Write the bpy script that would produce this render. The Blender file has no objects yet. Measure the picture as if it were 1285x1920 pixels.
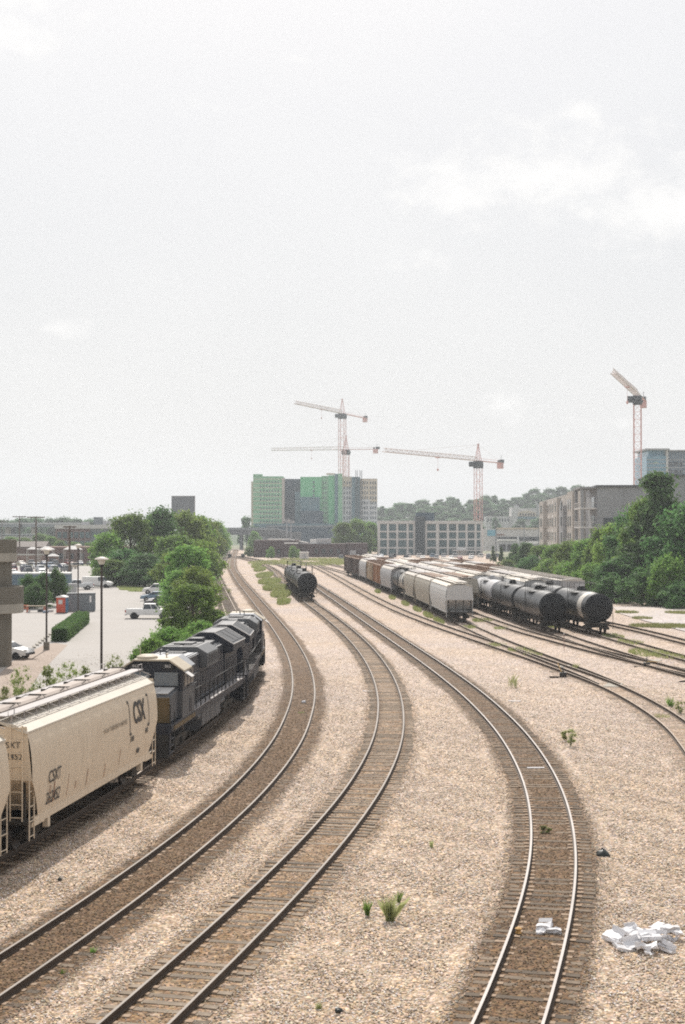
import bpy, bmesh, math, random
import numpy as np
from mathutils import Vector, Matrix
R = math.radians
random.seed(7); RNG = np.random.default_rng(7)
S = bpy.context.scene
COL = S.collection

# ------------------------------------------------------------------ camera
CAM_Z = 11.19; FPX = 2667.0; PITCH = math.atan(30 / FPX)
cd = bpy.data.cameras.new('camera'); cam = bpy.data.objects.new('camera', cd); COL.objects.link(cam)
cd.sensor_fit = 'VERTICAL'; cd.sensor_height = 36.0; cd.lens = 36.0 * FPX / 1920
cd.clip_start = 0.5; cd.clip_end = 9000
cam.location = (0, 0, CAM_Z); cam.rotation_euler = (math.pi / 2 + PITCH, 0, 0)
S.camera = cam

# ------------------------------------------------------------------ light
SUN_AZ, SUN_EL = R(-4), R(44)          # azimuth to the right of the view direction (+Y)
sd = bpy.data.lights.new('sun', 'SUN'); sun = bpy.data.objects.new('sun', sd); COL.objects.link(sun)
sd.energy = 3.4; sd.angle = R(0.55); sd.color = (1.0, 0.945, 0.87)
sv = Vector((math.sin(SUN_AZ) * math.cos(SUN_EL), math.cos(SUN_AZ) * math.cos(SUN_EL), math.sin(SUN_EL)))
sun.rotation_euler = sv.to_track_quat('Z', 'Y').to_euler(); sun.location = (60, 120, 150)
S.view_settings.view_transform = 'Standard'; S.view_settings.look = 'None'
S.view_settings.exposure = 0.5; S.view_settings.gamma = 1.0
S.cycles.use_denoising = False; S.cycles.filter_width = 1.9; S.cycles.use_adaptive_sampling = True; S.cycles.adaptive_threshold = .004
S.cycles.max_bounces = 6; S.cycles.diffuse_bounces = 4; S.cycles.glossy_bounces = 2
S.cycles.transmission_bounces = 2; S.cycles.transparent_max_bounces = 6; S.cycles.volume_bounces = 0
S.cycles.caustics_reflective = False; S.cycles.caustics_refractive = False

W = bpy.data.worlds.new("World"); S.world = W; W.use_nodes = True
nt = W.node_tree; N = nt.nodes; LK = nt.links; N.clear()
def nd(tp, **kw):
    n = N.new(tp)
    for k, v in kw.items(): setattr(n, k, v)
    return n
def wmath(op, a, b=None, c=None, clamp=False):
    n = nd('ShaderNodeMath', operation=op); n.use_clamp = clamp
    for i, v in enumerate((a, b, c)):
        if v is None: continue
        if isinstance(v, (int, float)): n.inputs[i].default_value = v
        else: LK.new(v, n.inputs[i])
    return n.outputs[0]
sky = nd('ShaderNodeTexSky', sky_type='NISHITA'); sky.sun_disc = False
sky.sun_elevation = SUN_EL; sky.sun_rotation = SUN_AZ; sky.altitude = 150; sky.air_density = 1.0; sky.dust_density = 3.0; sky.ozone_density = 1.0
tc = nd('ShaderNodeTexCoord'); sx = nd('ShaderNodeSeparateXYZ'); LK.new(tc.outputs['Generated'], sx.inputs[0])
az = wmath('ARCTAN2', sx.outputs[0], sx.outputs[1]); el = wmath('ARCSINE', sx.outputs[2])
# clouds: noise-broken cumulus banks at their bearings and elevations (degrees)
cv = nd('ShaderNodeCombineXYZ'); LK.new(az, cv.inputs[0]); LK.new(wmath('MULTIPLY', el, 1.5), cv.inputs[1])
nz = nd('ShaderNodeTexNoise'); nz.inputs['Scale'].default_value = 30; nz.inputs['Detail'].default_value = 10; nz.inputs['Roughness'].default_value = 0.62
LK.new(cv.outputs[0], nz.inputs['Vector'])
nz2 = nd('ShaderNodeTexNoise'); nz2.inputs['Scale'].default_value = 5; nz2.inputs['Detail'].default_value = 6
LK.new(cv.outputs[0], nz2.inputs['Vector'])
def blob(a0, e0, ra, rb, flat=0.0):
    dx = wmath('DIVIDE', wmath('SUBTRACT', az, R(a0)), R(ra)); dy = wmath('DIVIDE', wmath('SUBTRACT', el, R(e0)), R(rb))
    d2 = wmath('ADD', wmath('MULTIPLY', dx, dx), wmath('MULTIPLY', dy, dy))
    return wmath('SUBTRACT', 1.0, wmath('SQRT', d2))
BL = [(8.6, 14.0, 5.6, 2.5), (4.6, 13.4, 4.2, 1.9), (13.4, 12.6, 6.0, 2.4), (9.4, 16.2, 3.0, 1.9), (3.0, 10.5, 3.2, 1.2), (-14.0, 19.8, 4.2, 3.0), (-5.0, 16.4, 2.6, 1.0),
      (7.5, 21.0, 5.5, 1.4), (-1.6, 18.3, 1.6, .8), (6.2, 4.8, 3.6, 1.2), (-11.6, 7.8, 3.2, .9), (10.5, 4.2, 4.0, 1.0), (24, 10, 8, 4), (-26, 13, 9, 5), (40, 20, 10, 6), (-44, 22, 12, 7)]
m = None
for b in BL:
    v = blob(*b)
    if b[2] < 4.0 or b[3] < 1.5: v = wmath('SUBTRACT', v, 0.38)
    m = v if m is None else wmath('MAXIMUM', m, v)
dens = wmath('ADD', m, wmath('MULTIPLY', wmath('SUBTRACT', nz.outputs[0], 0.5), 2.6))
cl = nd('ShaderNodeMapRange'); cl.interpolation_type = 'SMOOTHSTEP'
cl.inputs[1].default_value = 0.02; cl.inputs[2].default_value = 1.2; LK.new(dens, cl.inputs[0])
thin = nd('ShaderNodeMapRange'); thin.inputs[1].default_value = 0.42; thin.inputs[2].default_value = 0.72; thin.inputs[4].default_value = 0.22; LK.new(nz2.outputs[0], thin.inputs[0])
# humid white veil: strongest at the horizon
veil = nd('ShaderNodeMapRange'); veil.inputs[1].default_value = R(0); veil.inputs[2].default_value = R(34); veil.inputs[3].default_value = 0.97; veil.inputs[4].default_value = 0.78; LK.new(el, veil.inputs[0])
sk = nd('ShaderNodeVectorMath', operation='SCALE'); sk.inputs['Scale'].default_value = 0.10; LK.new(sky.outputs[0], sk.inputs[0])
mx = nd('ShaderNodeMix', data_type='RGBA'); LK.new(veil.outputs[0], mx.inputs[0]); LK.new(sk.outputs[0], mx.inputs[6]); mx.inputs[7].default_value = (0.562, 0.563, 0.566, 1)
mx2 = nd('ShaderNodeMix', data_type='RGBA'); LK.new(wmath('MULTIPLY', wmath('MAXIMUM', cl.outputs[0], thin.outputs[0]), 0.92), mx2.inputs[0]); LK.new(mx.outputs[2], mx2.inputs[6]); mx2.inputs[7].default_value = (0.72, 0.712, 0.70, 1)
bg = nd('ShaderNodeBackground'); bg.inputs[1].default_value = 1.0; LK.new(mx2.outputs[2], bg.inputs[0])
wo = nd('ShaderNodeOutputWorld'); LK.new(bg.outputs[0], wo.inputs[0])

# ------------------------------------------------------------------ helpers
def gnd(px, py, z=0.0):
    """where the sight line through a photo pixel meets the height z"""
    u = (px - 642.5) / FPX; v = -(py - 960) / FPX
    fy = math.cos(PITCH) - v * math.sin(PITCH); fz = math.sin(PITCH) + v * math.cos(PITCH)
    s = (z - CAM_Z) / fz
    return (u * s, fy * s)
def xat(px, d): return (px - 642.5) / FPX * d
def zat(py, d): return CAM_Z + (990 - py) / FPX * d

def link(o, parent=None):
    COL.objects.link(o)
    if parent: o.parent = parent
    return o
def tag(o, label=None, cat=None, group=None, kind=None):
    if label: o['label'] = label
    if cat: o['category'] = cat
    if group: o['group'] = group
    if kind: o['kind'] = kind
    return o
def thing(name, label, cat, loc=(0, 0, 0), rz=0.0, group=None, scale=None):
    o = bpy.data.objects.new(name, None); link(o); o.location = loc; o.rotation_euler = (0, 0, rz); o.empty_display_size = .5
    if scale is not None: o.scale = scale if hasattr(scale, '__len__') else (scale,) * 3
    return tag(o, label, cat, group)
CHILD = {}
def kids(o): return CHILD.get(o.name, [])
def copy_tree(o, parent=None):
    c = o.copy(); link(c, parent); CHILD[c.name] = []
    for k in kids(o): CHILD[c.name].append(copy_tree(k, c))
    return c

class MB:
    """collects polygons (with a material index) into one mesh"""
    def __init__(s): s.v = []; s.f = []; s.mi = []; s.xf = None
    def add(s, vs, fs, m=0):
        b = len(s.v)
        if s.xf is not None: vs = [s.xf @ Vector(p) for p in vs]
        s.v.extend([tuple(p) for p in vs]); s.f.extend([tuple(b + i for i in f) for f in fs]); s.mi.extend([m] * len(fs)); return s
    def box(s, x0, x1, y0, y1, z0, z1, m=0):
        vs = [(x, y, z) for z in (z0, z1) for y in (y0, y1) for x in (x0, x1)]
        return s.add(vs, [(0, 2, 3, 1), (4, 5, 7, 6), (0, 1, 5, 4), (2, 6, 7, 3), (0, 4, 6, 2), (1, 3, 7, 5)], m)
    def prism(s, poly, axis, a, b, m=0):
        """poly: 2D points; axis 'x': (y,z), 'y': (x,z), 'z': (x,y)"""
        def P(p, t): return (t, p[0], p[1]) if axis == 'x' else (p[0], t, p[1]) if axis == 'y' else (p[0], p[1], t)
        n = len(poly)
        vs = [P(p, a) for p in poly] + [P(p, b) for p in poly]
        fs = [tuple(range(n))[::-1], tuple(range(n, 2 * n))] + [(i, (i + 1) % n, n + (i + 1) % n, n + i) for i in range(n)]
        return s.add(vs, fs, m)
    def tube(s, pts, r, n=6, m=0, cap=True):
        pts = [Vector(p) for p in pts]; rs = r if hasattr(r, '__len__') else [r] * len(pts)
        vs = []; fs = []
        for i, p in enumerate(pts):
            d = (pts[min(i + 1, len(pts) - 1)] - pts[max(i - 1, 0)]).normalized()
            a = d.cross(Vector((0, 0, 1)) if abs(d.z) < .9 else Vector((1, 0, 0))).normalized(); b = d.cross(a)
            for k in range(n):
                t = 2 * math.pi * k / n; vs.append(p + (a * math.cos(t) + b * math.sin(t)) * rs[i])
        for i in range(len(pts) - 1):
            for k in range(n): fs.append((i * n + k, i * n + (k + 1) % n, (i + 1) * n + (k + 1) % n, (i + 1) * n + k))
        if cap: fs += [tuple(range(n)), tuple(range((len(pts) - 1) * n, len(pts) * n))[::-1]]
        return s.add(vs, fs, m)
    def lathe(s, prof, n=16, axis='z', o=(0, 0, 0), m=0):
        """prof: list of (r, t)"""
        vs = []; fs = []
        for r, t in prof:
            for k in range(n):
                a = 2 * math.pi * k / n; c, q = r * math.cos(a), r * math.sin(a)
                p = (c, q, t) if axis == 'z' else (t, c, q) if axis == 'x' else (c, t, q)
                vs.append((p[0] + o[0], p[1] + o[1], p[2] + o[2]))
        for i in range(len(prof) - 1):
            for k in range(n): fs.append((i * n + k, i * n + (k + 1) % n, (i + 1) * n + (k + 1) % n, (i + 1) * n + k))
        fs += [tuple(range(n))[::-1], tuple(range((len(prof) - 1) * n, len(prof) * n))]
        return s.add(vs, fs, m)
    def build(s, name, mats, parent=None, smooth=False, kind=None, bevel=0.0, fix=True):
        me = bpy.data.meshes.new(name); me.from_pydata(s.v, [], s.f)
        if not isinstance(mats, (list, tuple)): mats = [mats]
        for q in mats: me.materials.append(q)
        if len(mats) > 1: me.polygons.foreach_set('material_index', s.mi)
        if fix:
            bm = bmesh.new(); bm.from_mesh(me); bmesh.ops.recalc_face_normals(bm, faces=bm.faces)
            if bevel: bmesh.ops.bevel(bm, geom=[e for e in bm.edges if len(e.link_faces) == 2 and e.calc_face_angle(0) > .5], offset=bevel, segments=2, affect='EDGES', profile=.6)
            bm.to_mesh(me); bm.free()
        if smooth:
            me.polygons.foreach_set('use_smooth', [True] * len(me.polygons))
            if smooth != 'all':
                try: me.set_sharp_from_angle(angle=R(38))
                except Exception: pass
        me.update()
        o = bpy.data.objects.new(name, me); link(o, parent)
        if parent: CHILD.setdefault(parent.name, []).append(o)
        if kind: o['kind'] = kind
        return o

# ------------------------------------------------------------------ materials
def newmat(name):
    m = bpy.data.materials.new(name); m.use_nodes = True; t = m.node_tree
    b = t.nodes['Principled BSDF']; return m, t, b
def mat(name, col, rough=.6, metal=0.0, var=.18, scale=1.5, spec=.4, streak=0.0, rnd=0.0, dirt=None, dirt_amt=.4):
    """painted / worn surface: base colour broken by two scales of noise, optional vertical streaks and dirt patches"""
    m, t, b = newmat(name); L = t.links
    b.inputs['Roughness'].default_value = rough; b.inputs['Metallic'].default_value = metal; b.inputs['Specular IOR Level'].default_value = spec
    tx = t.nodes.new('ShaderNodeTexCoord')
    n = t.nodes.new('ShaderNodeTexNoise'); n.inputs['Scale'].default_value = scale; n.inputs['Detail'].default_value = 8; n.inputs['Roughness'].default_value = .65
    L.new(tx.outputs['Object'], n.inputs['Vector'])
    fac = n.outputs[0]
    if streak:
        mp = t.nodes.new('ShaderNodeMapping'); mp.inputs['Scale'].default_value = (4.0, 4.0, .22); L.new(tx.outputs['Object'], mp.inputs[0])
        n2 = t.nodes.new('ShaderNodeTexNoise'); n2.inputs['Scale'].default_value = 1.3; n2.inputs['Detail'].default_value = 6; L.new(mp.outputs[0], n2.inputs['Vector'])
        mm = t.nodes.new('ShaderNodeMix'); mm.inputs[0].default_value = streak; L.new(n.outputs[0], mm.inputs[2]); L.new(n2.outputs[0], mm.inputs[3]); fac = mm.outputs[0]
    mr = t.nodes.new('ShaderNodeMapRange'); mr.inputs[1].default_value = .28; mr.inputs[2].default_value = .72; mr.inputs[3].default_value = 1 - var; mr.inputs[4].default_value = 1 + var; L.new(fac, mr.inputs[0])
    mul = t.nodes.new('ShaderNodeVectorMath'); mul.operation = 'SCALE'; mul.inputs[0].default_value = col; L.new(mr.outputs[0], mul.inputs['Scale'])
    out = mul.outputs[0]
    if dirt:
        d = t.nodes.new('ShaderNodeMapRange'); d.inputs[1].default_value = .5; d.inputs[2].default_value = .75; d.inputs[4].default_value = dirt_amt; L.new(fac, d.inputs[0])
        dm = t.nodes.new('ShaderNodeMix'); dm.data_type = 'RGBA'; L.new(d.outputs[0], dm.inputs[0]); L.new(out, dm.inputs[6]); dm.inputs[7].default_value = (*dirt, 1); out = dm.outputs[2]
    if rnd:
        oi = t.nodes.new('ShaderNodeObjectInfo'); hs = t.nodes.new('ShaderNodeHueSaturation')
        r2 = t.nodes.new('ShaderNodeMapRange'); r2.inputs[3].default_value = 1 - rnd; r2.inputs[4].default_value = 1 + rnd; L.new(oi.outputs['Random'], r2.inputs[0]); L.new(r2.outputs[0], hs.inputs['Value']); L.new(out, hs.inputs['Color']); out = hs.outputs[0]
    L.new(out, b.inputs['Base Color'])
    bp = t.nodes.new('ShaderNodeBump'); bp.inputs['Strength'].default_value = .12; bp.inputs['Distance'].default_value = .02; L.new(n.outputs[0], bp.inputs['Height']); L.new(bp.outputs[0], b.inputs['Normal'])
    return m
def hue_ramp(n):
    cols = [(0.0, (1.16, .98, .74)), (.25, (1.02, .98, .92)), (.45, (1.10, .95, .95)), (.68, (.95, .97, 1.10)), (.85, (.98, 1.02, .92)), (1.0, (1.12, .94, .86))]
    e = n.color_ramp.elements
    while len(e) < len(cols): e.new(.5)
    for i, (p, c) in enumerate(cols): e[i].position = p; e[i].color = (*c, 1)
def gravel(name, cols, scale, tint=(1, 1, 1), dirt=None, bump=.7, patch=.15):
    """crushed stone: every voronoi cell is a stone with a colour of its own; patches of finer and dustier stone"""
    m, t, b = newmat(name); L = t.links; nn = t.nodes
    b.inputs['Roughness'].default_value = .9; b.inputs['Specular IOR Level'].default_value = .2
    g = nn.new('ShaderNodeNewGeometry')
    wn = nn.new('ShaderNodeTexNoise'); wn.inputs['Scale'].default_value = 9; wn.inputs['Detail'].default_value = 2; L.new(g.outputs['Position'], wn.inputs['Vector'])
    wv = nn.new('ShaderNodeVectorMath'); wv.operation = 'SCALE'; wv.inputs['Scale'].default_value = .06; L.new(wn.outputs['Color'], wv.inputs[0])
    ad = nn.new('ShaderNodeVectorMath'); ad.operation = 'ADD'; L.new(g.outputs['Position'], ad.inputs[0]); L.new(wv.outputs[0], ad.inputs[1])
    v = nn.new('ShaderNodeTexVoronoi'); v.inputs['Scale'].default_value = scale; v.inputs['Randomness'].default_value = 1; L.new(ad.outputs[0], v.inputs['Vector'])
    sp = nn.new('ShaderNodeSeparateXYZ'); L.new(v.outputs['Color'], sp.inputs[0])
    cr = nn.new('ShaderNodeValToRGB'); el_ = cr.color_ramp.elements
    while len(el_) < len(cols): el_.new(.5)
    for i, (p, c) in enumerate(cols): el_[i].position = p; el_[i].color = (*c, 1)
    L.new(sp.outputs[0], cr.inputs[0])
    hr = nn.new('ShaderNodeValToRGB'); hue_ramp(hr); L.new(sp.outputs[1], hr.inputs[0])
    hm = nn.new('ShaderNodeVectorMath'); hm.operation = 'MULTIPLY'; L.new(cr.outputs[0], hm.inputs[0]); L.new(hr.outputs[0], hm.inputs[1])
    v2 = nn.new('ShaderNodeTexVoronoi'); v2.inputs['Scale'].default_value = scale * .37; L.new(ad.outputs[0], v2.inputs['Vector'])
    s2 = nn.new('ShaderNodeSeparateXYZ'); L.new(v2.outputs['Color'], s2.inputs[0])
    n = nn.new('ShaderNodeTexNoise'); n.inputs['Scale'].default_value = .16; n.inputs['Detail'].default_value = 9; n.inputs['Roughness'].default_value = .62; L.new(g.outputs['Position'], n.inputs['Vector'])
    nm_ = nn.new('ShaderNodeTexNoise'); nm_.inputs['Scale'].default_value = 1.4; nm_.inputs['Detail'].default_value = 7; nm_.inputs['Roughness'].default_value = .7; L.new(g.outputs['Position'], nm_.inputs['Vector'])
    av = nn.new('ShaderNodeMix'); av.inputs[0].default_value = .4; L.new(n.outputs[0], av.inputs[2]); L.new(nm_.outputs[0], av.inputs[3])
    mr = nn.new('ShaderNodeMapRange'); mr.inputs[1].default_value = .3; mr.inputs[2].default_value = .7; mr.inputs[3].default_value = 1 - patch; mr.inputs[4].default_value = 1 + patch; L.new(av.outputs[0], mr.inputs[0])
    k2 = nn.new('ShaderNodeMapRange'); k2.inputs[3].default_value = .78; k2.inputs[4].default_value = 1.18; L.new(s2.outputs[1], k2.inputs[0])
    mm = nn.new('ShaderNodeMath'); mm.operation = 'MULTIPLY'; L.new(mr.outputs[0], mm.inputs[0]); L.new(k2.outputs[0], mm.inputs[1])
    sc = nn.new('ShaderNodeVectorMath'); sc.operation = 'SCALE'; L.new(hm.outputs[0], sc.inputs[0]); L.new(mm.outputs[0], sc.inputs['Scale'])
    # slow colour drift between warm tan and cool grey stone
    n3 = nn.new('ShaderNodeTexNoise'); n3.inputs['Scale'].default_value = .09; n3.inputs['Detail'].default_value = 5; L.new(g.outputs['Position'], n3.inputs['Vector'])
    tm = nn.new('ShaderNodeMix'); tm.data_type = 'RGBA'; L.new(n3.outputs[0], tm.inputs[0]); tm.inputs[6].default_value = (tint[0] * .90, tint[1] * .97, tint[2] * 1.14, 1); tm.inputs[7].default_value = (tint[0] * 1.07, tint[1] * 1.0, tint[2] * .84, 1)
    tv = nn.new('ShaderNodeVectorMath'); tv.operation = 'MULTIPLY'; L.new(sc.outputs[0], tv.inputs[0]); L.new(tm.outputs[2], tv.inputs[1])
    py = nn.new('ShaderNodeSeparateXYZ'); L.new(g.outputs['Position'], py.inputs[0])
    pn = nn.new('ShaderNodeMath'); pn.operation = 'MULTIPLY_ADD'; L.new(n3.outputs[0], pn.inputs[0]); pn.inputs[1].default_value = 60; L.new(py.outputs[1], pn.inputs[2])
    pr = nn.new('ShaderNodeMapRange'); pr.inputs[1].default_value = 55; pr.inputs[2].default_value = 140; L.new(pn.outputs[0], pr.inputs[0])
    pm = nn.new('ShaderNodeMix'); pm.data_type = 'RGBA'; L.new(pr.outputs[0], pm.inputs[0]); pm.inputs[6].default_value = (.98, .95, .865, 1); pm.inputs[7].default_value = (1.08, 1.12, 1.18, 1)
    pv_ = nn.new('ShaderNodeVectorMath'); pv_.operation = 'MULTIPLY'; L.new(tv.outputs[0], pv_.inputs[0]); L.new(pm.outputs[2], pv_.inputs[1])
    out = pv_.outputs[0]
    if dirt:
        at = nn.new('ShaderNodeAttribute'); at.attribute_name = 'dirt'
        n4 = nn.new('ShaderNodeTexNoise'); n4.inputs['Scale'].default_value = 1.1; n4.inputs['Detail'].default_value = 8; L.new(g.outputs['Position'], n4.inputs['Vector'])
        a2 = nn.new('ShaderNodeMath'); a2.operation = 'MULTIPLY_ADD'; L.new(n4.outputs[0], a2.inputs[0]); a2.inputs[1].default_value = 1.0; a2.inputs[2].default_value = -.5
        a3 = nn.new('ShaderNodeMath'); a3.operation = 'ADD'; L.new(a2.outputs[0], a3.inputs[0]); L.new(at.outputs['Fac'], a3.inputs[1])
        a4 = nn.new('ShaderNodeMapRange'); a4.interpolation_type = 'SMOOTHSTEP'; a4.inputs[1].default_value = .05; a4.inputs[2].default_value = .95; L.new(a3.outputs[0], a4.inputs[0])
        dv = nn.new('ShaderNodeVectorMath'); dv.operation = 'MULTIPLY'; L.new(out, dv.inputs[0]); dv.inputs[1].default_value = dirt
        dm = nn.new('ShaderNodeMix'); dm.data_type = 'RGBA'; L.new(a4.outputs[0], dm.inputs[0]); L.new(out, dm.inputs[6]); L.new(dv.outputs[0], dm.inputs[7]); out = dm.outputs[2]
    L.new(out, b.inputs['Base Color'])
    bp = nn.new('ShaderNodeBump'); bp.invert = True; bp.inputs['Strength'].default_value = bump; bp.inputs['Distance'].default_value = .035; L.new(v.outputs['Distance'], bp.inputs['Height']); L.new(bp.outputs[0], b.inputs['Normal'])
    return m
def leafmat(name, c1, c2, rnd=.25, trans=.35):
    m, t, b = newmat(name); L = t.links; nn = t.nodes
    tx = nn.new('ShaderNodeTexCoord'); n = nn.new('ShaderNodeTexNoise'); n.inputs['Scale'].default_value = .9; n.inputs['Detail'].default_value = 6; n.inputs['Roughness'].default_value = .7; L.new(tx.outputs['Object'], n.inputs['Vector'])
    mr = nn.new('ShaderNodeMapRange'); mr.inputs[1].default_value = .33; mr.inputs[2].default_value = .67; L.new(n.outputs[0], mr.inputs[0])
    mx = nn.new('ShaderNodeMix'); mx.data_type = 'RGBA'; L.new(mr.outputs[0], mx.inputs[0]); mx.inputs[6].default_value = (*c1, 1); mx.inputs[7].default_value = (*c2, 1)
    oi = nn.new('ShaderNodeObjectInfo'); hs = nn.new('ShaderNodeHueSaturation')
    r1 = nn.new('ShaderNodeMapRange'); r1.inputs[3].default_value = .485; r1.inputs[4].default_value = .515; L.new(oi.outputs['Random'], r1.inputs[0]); L.new(r1.outputs[0], hs.inputs['Hue'])
    r2 = nn.new('ShaderNodeMapRange'); r2.inputs[3].default_value = 1 - rnd; r2.inputs[4].default_value = 1 + rnd; L.new(oi.outputs['Random'], r2.inputs[0]); L.new(r2.outputs[0], hs.inputs['Value']); L.new(mx.outputs[2], hs.inputs['Color'])
    L.new(hs.outputs[0], b.inputs['Base Color']); b.inputs['Roughness'].default_value = .6; b.inputs['Specular IOR Level'].default_value = .12
    tr = nn.new('ShaderNodeBsdfTranslucent'); L.new(hs.outputs[0], tr.inputs[0]); ms = nn.new('ShaderNodeMixShader'); ms.inputs[0].default_value = trans
    L.new(b.outputs[0], ms.inputs[1]); L.new(tr.outputs[0], ms.inputs[2]); L.new(ms.outputs[0], nn['Material Output'].inputs[0])
    return m

STONES = [(0.0, (.10, .082, .065)), (.12, (.20, .165, .13)), (.38, (.355, .298, .245)), (.7, (.46, .40, .342)), (1.0, (.68, .62, .56))]
M = {}
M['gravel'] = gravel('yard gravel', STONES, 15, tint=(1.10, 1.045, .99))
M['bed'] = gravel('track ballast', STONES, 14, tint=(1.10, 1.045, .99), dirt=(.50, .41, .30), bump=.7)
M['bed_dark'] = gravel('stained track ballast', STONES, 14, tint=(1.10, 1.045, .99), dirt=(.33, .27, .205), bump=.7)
M['bed_oil'] = gravel('shade-darkened track ballast', STONES, 14, tint=(1.10, 1.045, .99), dirt=(.13, .11, .09), bump=.7)  # coloured well past the stained ballast to deepen the shade under the train
M['dirt_road'] = gravel('dusty track', [(0, (.36, .31, .27)), (.5, (.46, .42, .38)), (1, (.56, .52, .48))], 9, bump=.3)
M['land'] = mat('dull land', (.20, .20, .13), .95, var=.35, scale=.03)
M['lot'] = mat('sun bleached asphalt', (.385, .36, .335), .9, var=.10, scale=.12, dirt=(.31, .28, .255), dirt_amt=.7)
M['walk'] = mat('brown walkway', (.34, .27, .22), .9, var=.12, scale=.5)
M['conc'] = mat('weathered concrete', (.17, .152, .122), .9, var=.25, scale=.8, streak=.6, dirt=(.08, .07, .055), dirt_amt=.6)
M['concl'] = mat('pale concrete', (.36, .33, .28), .9, var=.15, scale=.8, streak=.5)
M['tie'] = mat('old sleeper wood', (.145, .11, .078), .9, var=.4, scale=2.5, rnd=.45)
M['tieg'] = mat('grey sleeper wood', (.205, .162, .12), .9, var=.4, scale=2.5, rnd=.4)
M['rail'] = mat('rusty rail side', (.075, .052, .036), .8, var=.3, scale=2)
M['railtop'] = mat('polished rail head', (.40, .365, .34), .5, .1, var=.15, scale=.4, spec=.3)
M['railtopm'] = mat('worn rail head', (.25, .215, .185), .6, .05, var=.25, scale=.4, spec=.25)
M['railtopd'] = mat('dull rail head', (.30, .24, .19), .6, .3, var=.25, scale=.4)
M['plate'] = mat('rusty tie plate', (.30, .21, .14), .8, var=.3, scale=4)
M['cream'] = mat('dusty cream car paint', (.71, .595, .455), .6, var=.2, scale=.7, streak=.7, dirt=(.36, .28, .20), dirt_amt=.8)
M['creamroof'] = mat('cream roof paint', (.62, .57, .49), .6, var=.1, scale=.8, dirt=(.36, .30, .24), dirt_amt=.4)
M['greyroof'] = mat('dusty grey roof', (.42, .39, .38), .7, var=.15, scale=.9, dirt=(.25, .2, .15), dirt_amt=.5)
M['hatch'] = mat('brown grey hatch', (.36, .30, .26), .7, var=.2, scale=.9)
M['under'] = mat('grimy underframe', (.045, .038, .03), .85, var=.3, scale=1.5)
M['steelw'] = mat('wheel steel', (.06, .05, .045), .6, .3, var=.3, scale=3)
M['ink'] = mat('black lettering', (.065, .062, .06), .7, var=.2, scale=2)
M['inkf'] = mat('faded lettering', (.30, .255, .20), .7, var=.25, scale=3)
M['rust'] = mat('rust streak', (.30, .13, .06), .85, var=.3, scale=2)
M['yel'] = mat('dirty yellow nose', (.115, .078, .032), .6, var=.25, scale=1.0, streak=.6, dirt=(.16, .10, .04), dirt_amt=.6)
M['lgrey'] = mat('grey locomotive side', (.085, .088, .096), .55, var=.22, scale=.9, streak=.7, dirt=(.09, .08, .07), dirt_amt=.6)
M['lblue'] = mat('dark blue locomotive', (.016, .020, .032), .5, var=.35, scale=1.0, streak=.6, dirt=(.05, .04, .032), dirt_amt=.6)
M['lroofl'] = mat('sun-lightened grey locomotive roof', (.34, .35, .37), .6, var=.25, scale=.8, dirt=(.10, .10, .10), dirt_amt=.5)  # light grey paint, lightened further to suggest sunlit roof panels
M['lroof'] = mat('grey locomotive roof', (.105, .109, .115), .6, var=.25, scale=.8, dirt=(.10, .10, .10), dirt_amt=.5)
M['lcream'] = mat('cream cab roof', (.44, .38, .29), .6, var=.12, scale=1.2)
M['ldark'] = mat('sooty hood', (.035, .038, .045), .6, var=.4, scale=1.2)
M['tank'] = mat('black tank paint', (.04, .042, .045), .42, var=.3, scale=1.0, streak=.5, dirt=(.10, .085, .07), dirt_amt=.5)
M['tankend'] = mat('black tank end', (.010, .011, .013), .6, var=.3, scale=1.2, spec=.25)
M['band'] = mat('white tank band', (.62, .58, .52), .6, var=.12, scale=1, dirt=(.3, .25, .2), dirt_amt=.4)
M['glass'] = mat('dark window glass', (.03, .04, .048), .12, var=.2, scale=2, spec=.6)
M['teal'] = mat('teal window wall', (.055, .105, .115), .25, var=.35, scale=.35, spec=.5, rnd=.25)
M['white'] = mat('white paint', (.78, .77, .75), .55, var=.06, scale=1.2)
M['offw'] = mat('off white wall', (.58, .56, .54), .8, var=.1, scale=.3)
M['black'] = mat('black steel', (.028, .027, .026), .6, var=.2, scale=2)
M['tire'] = mat('tyre rubber', (.02, .02, .02), .85, var=.2, scale=4)
M['bark'] = mat('bark', (.11, .085, .065), .9, var=.35, scale=2)
M['leaf'] = leafmat('mid green leaves', (.13, .26, .055), (.265, .38, .098), trans=.55)
M['leafd'] = leafmat('dark green leaves', (.075, .165, .06), (.15, .255, .08), trans=.52)
M['leafy'] = leafmat('yellow green leaves', (.165, .275, .055), (.30, .385, .10), trans=.55)
M['sap'] = leafmat('pale sapling leaves', (.20, .27, .08), (.34, .38, .14), trans=.5)
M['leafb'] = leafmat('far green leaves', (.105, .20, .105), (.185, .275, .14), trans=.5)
M['grass'] = leafmat('grass blades', (.20, .25, .08), (.36, .36, .17), trans=.5)
M['weedg'] = leafmat('weed blades', (.32, .37, .15), (.46, .45, .25), trans=.55)
M['crane'] = mat('haze-paled red steel', (.70, .43, .40), .6, var=.1, scale=.2)  # red paint lightened so distance haze is in the colour
M['cranew'] = mat('haze-paled light steel', (.76, .68, .66), .6, var=.1, scale=.2)  # jib paint lightened the same way for haze
M['craned'] = mat('crane machinery', (.07, .08, .09), .6, var=.2, scale=.3)
def gravel_xy(*a): return gnd(*a)

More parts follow.
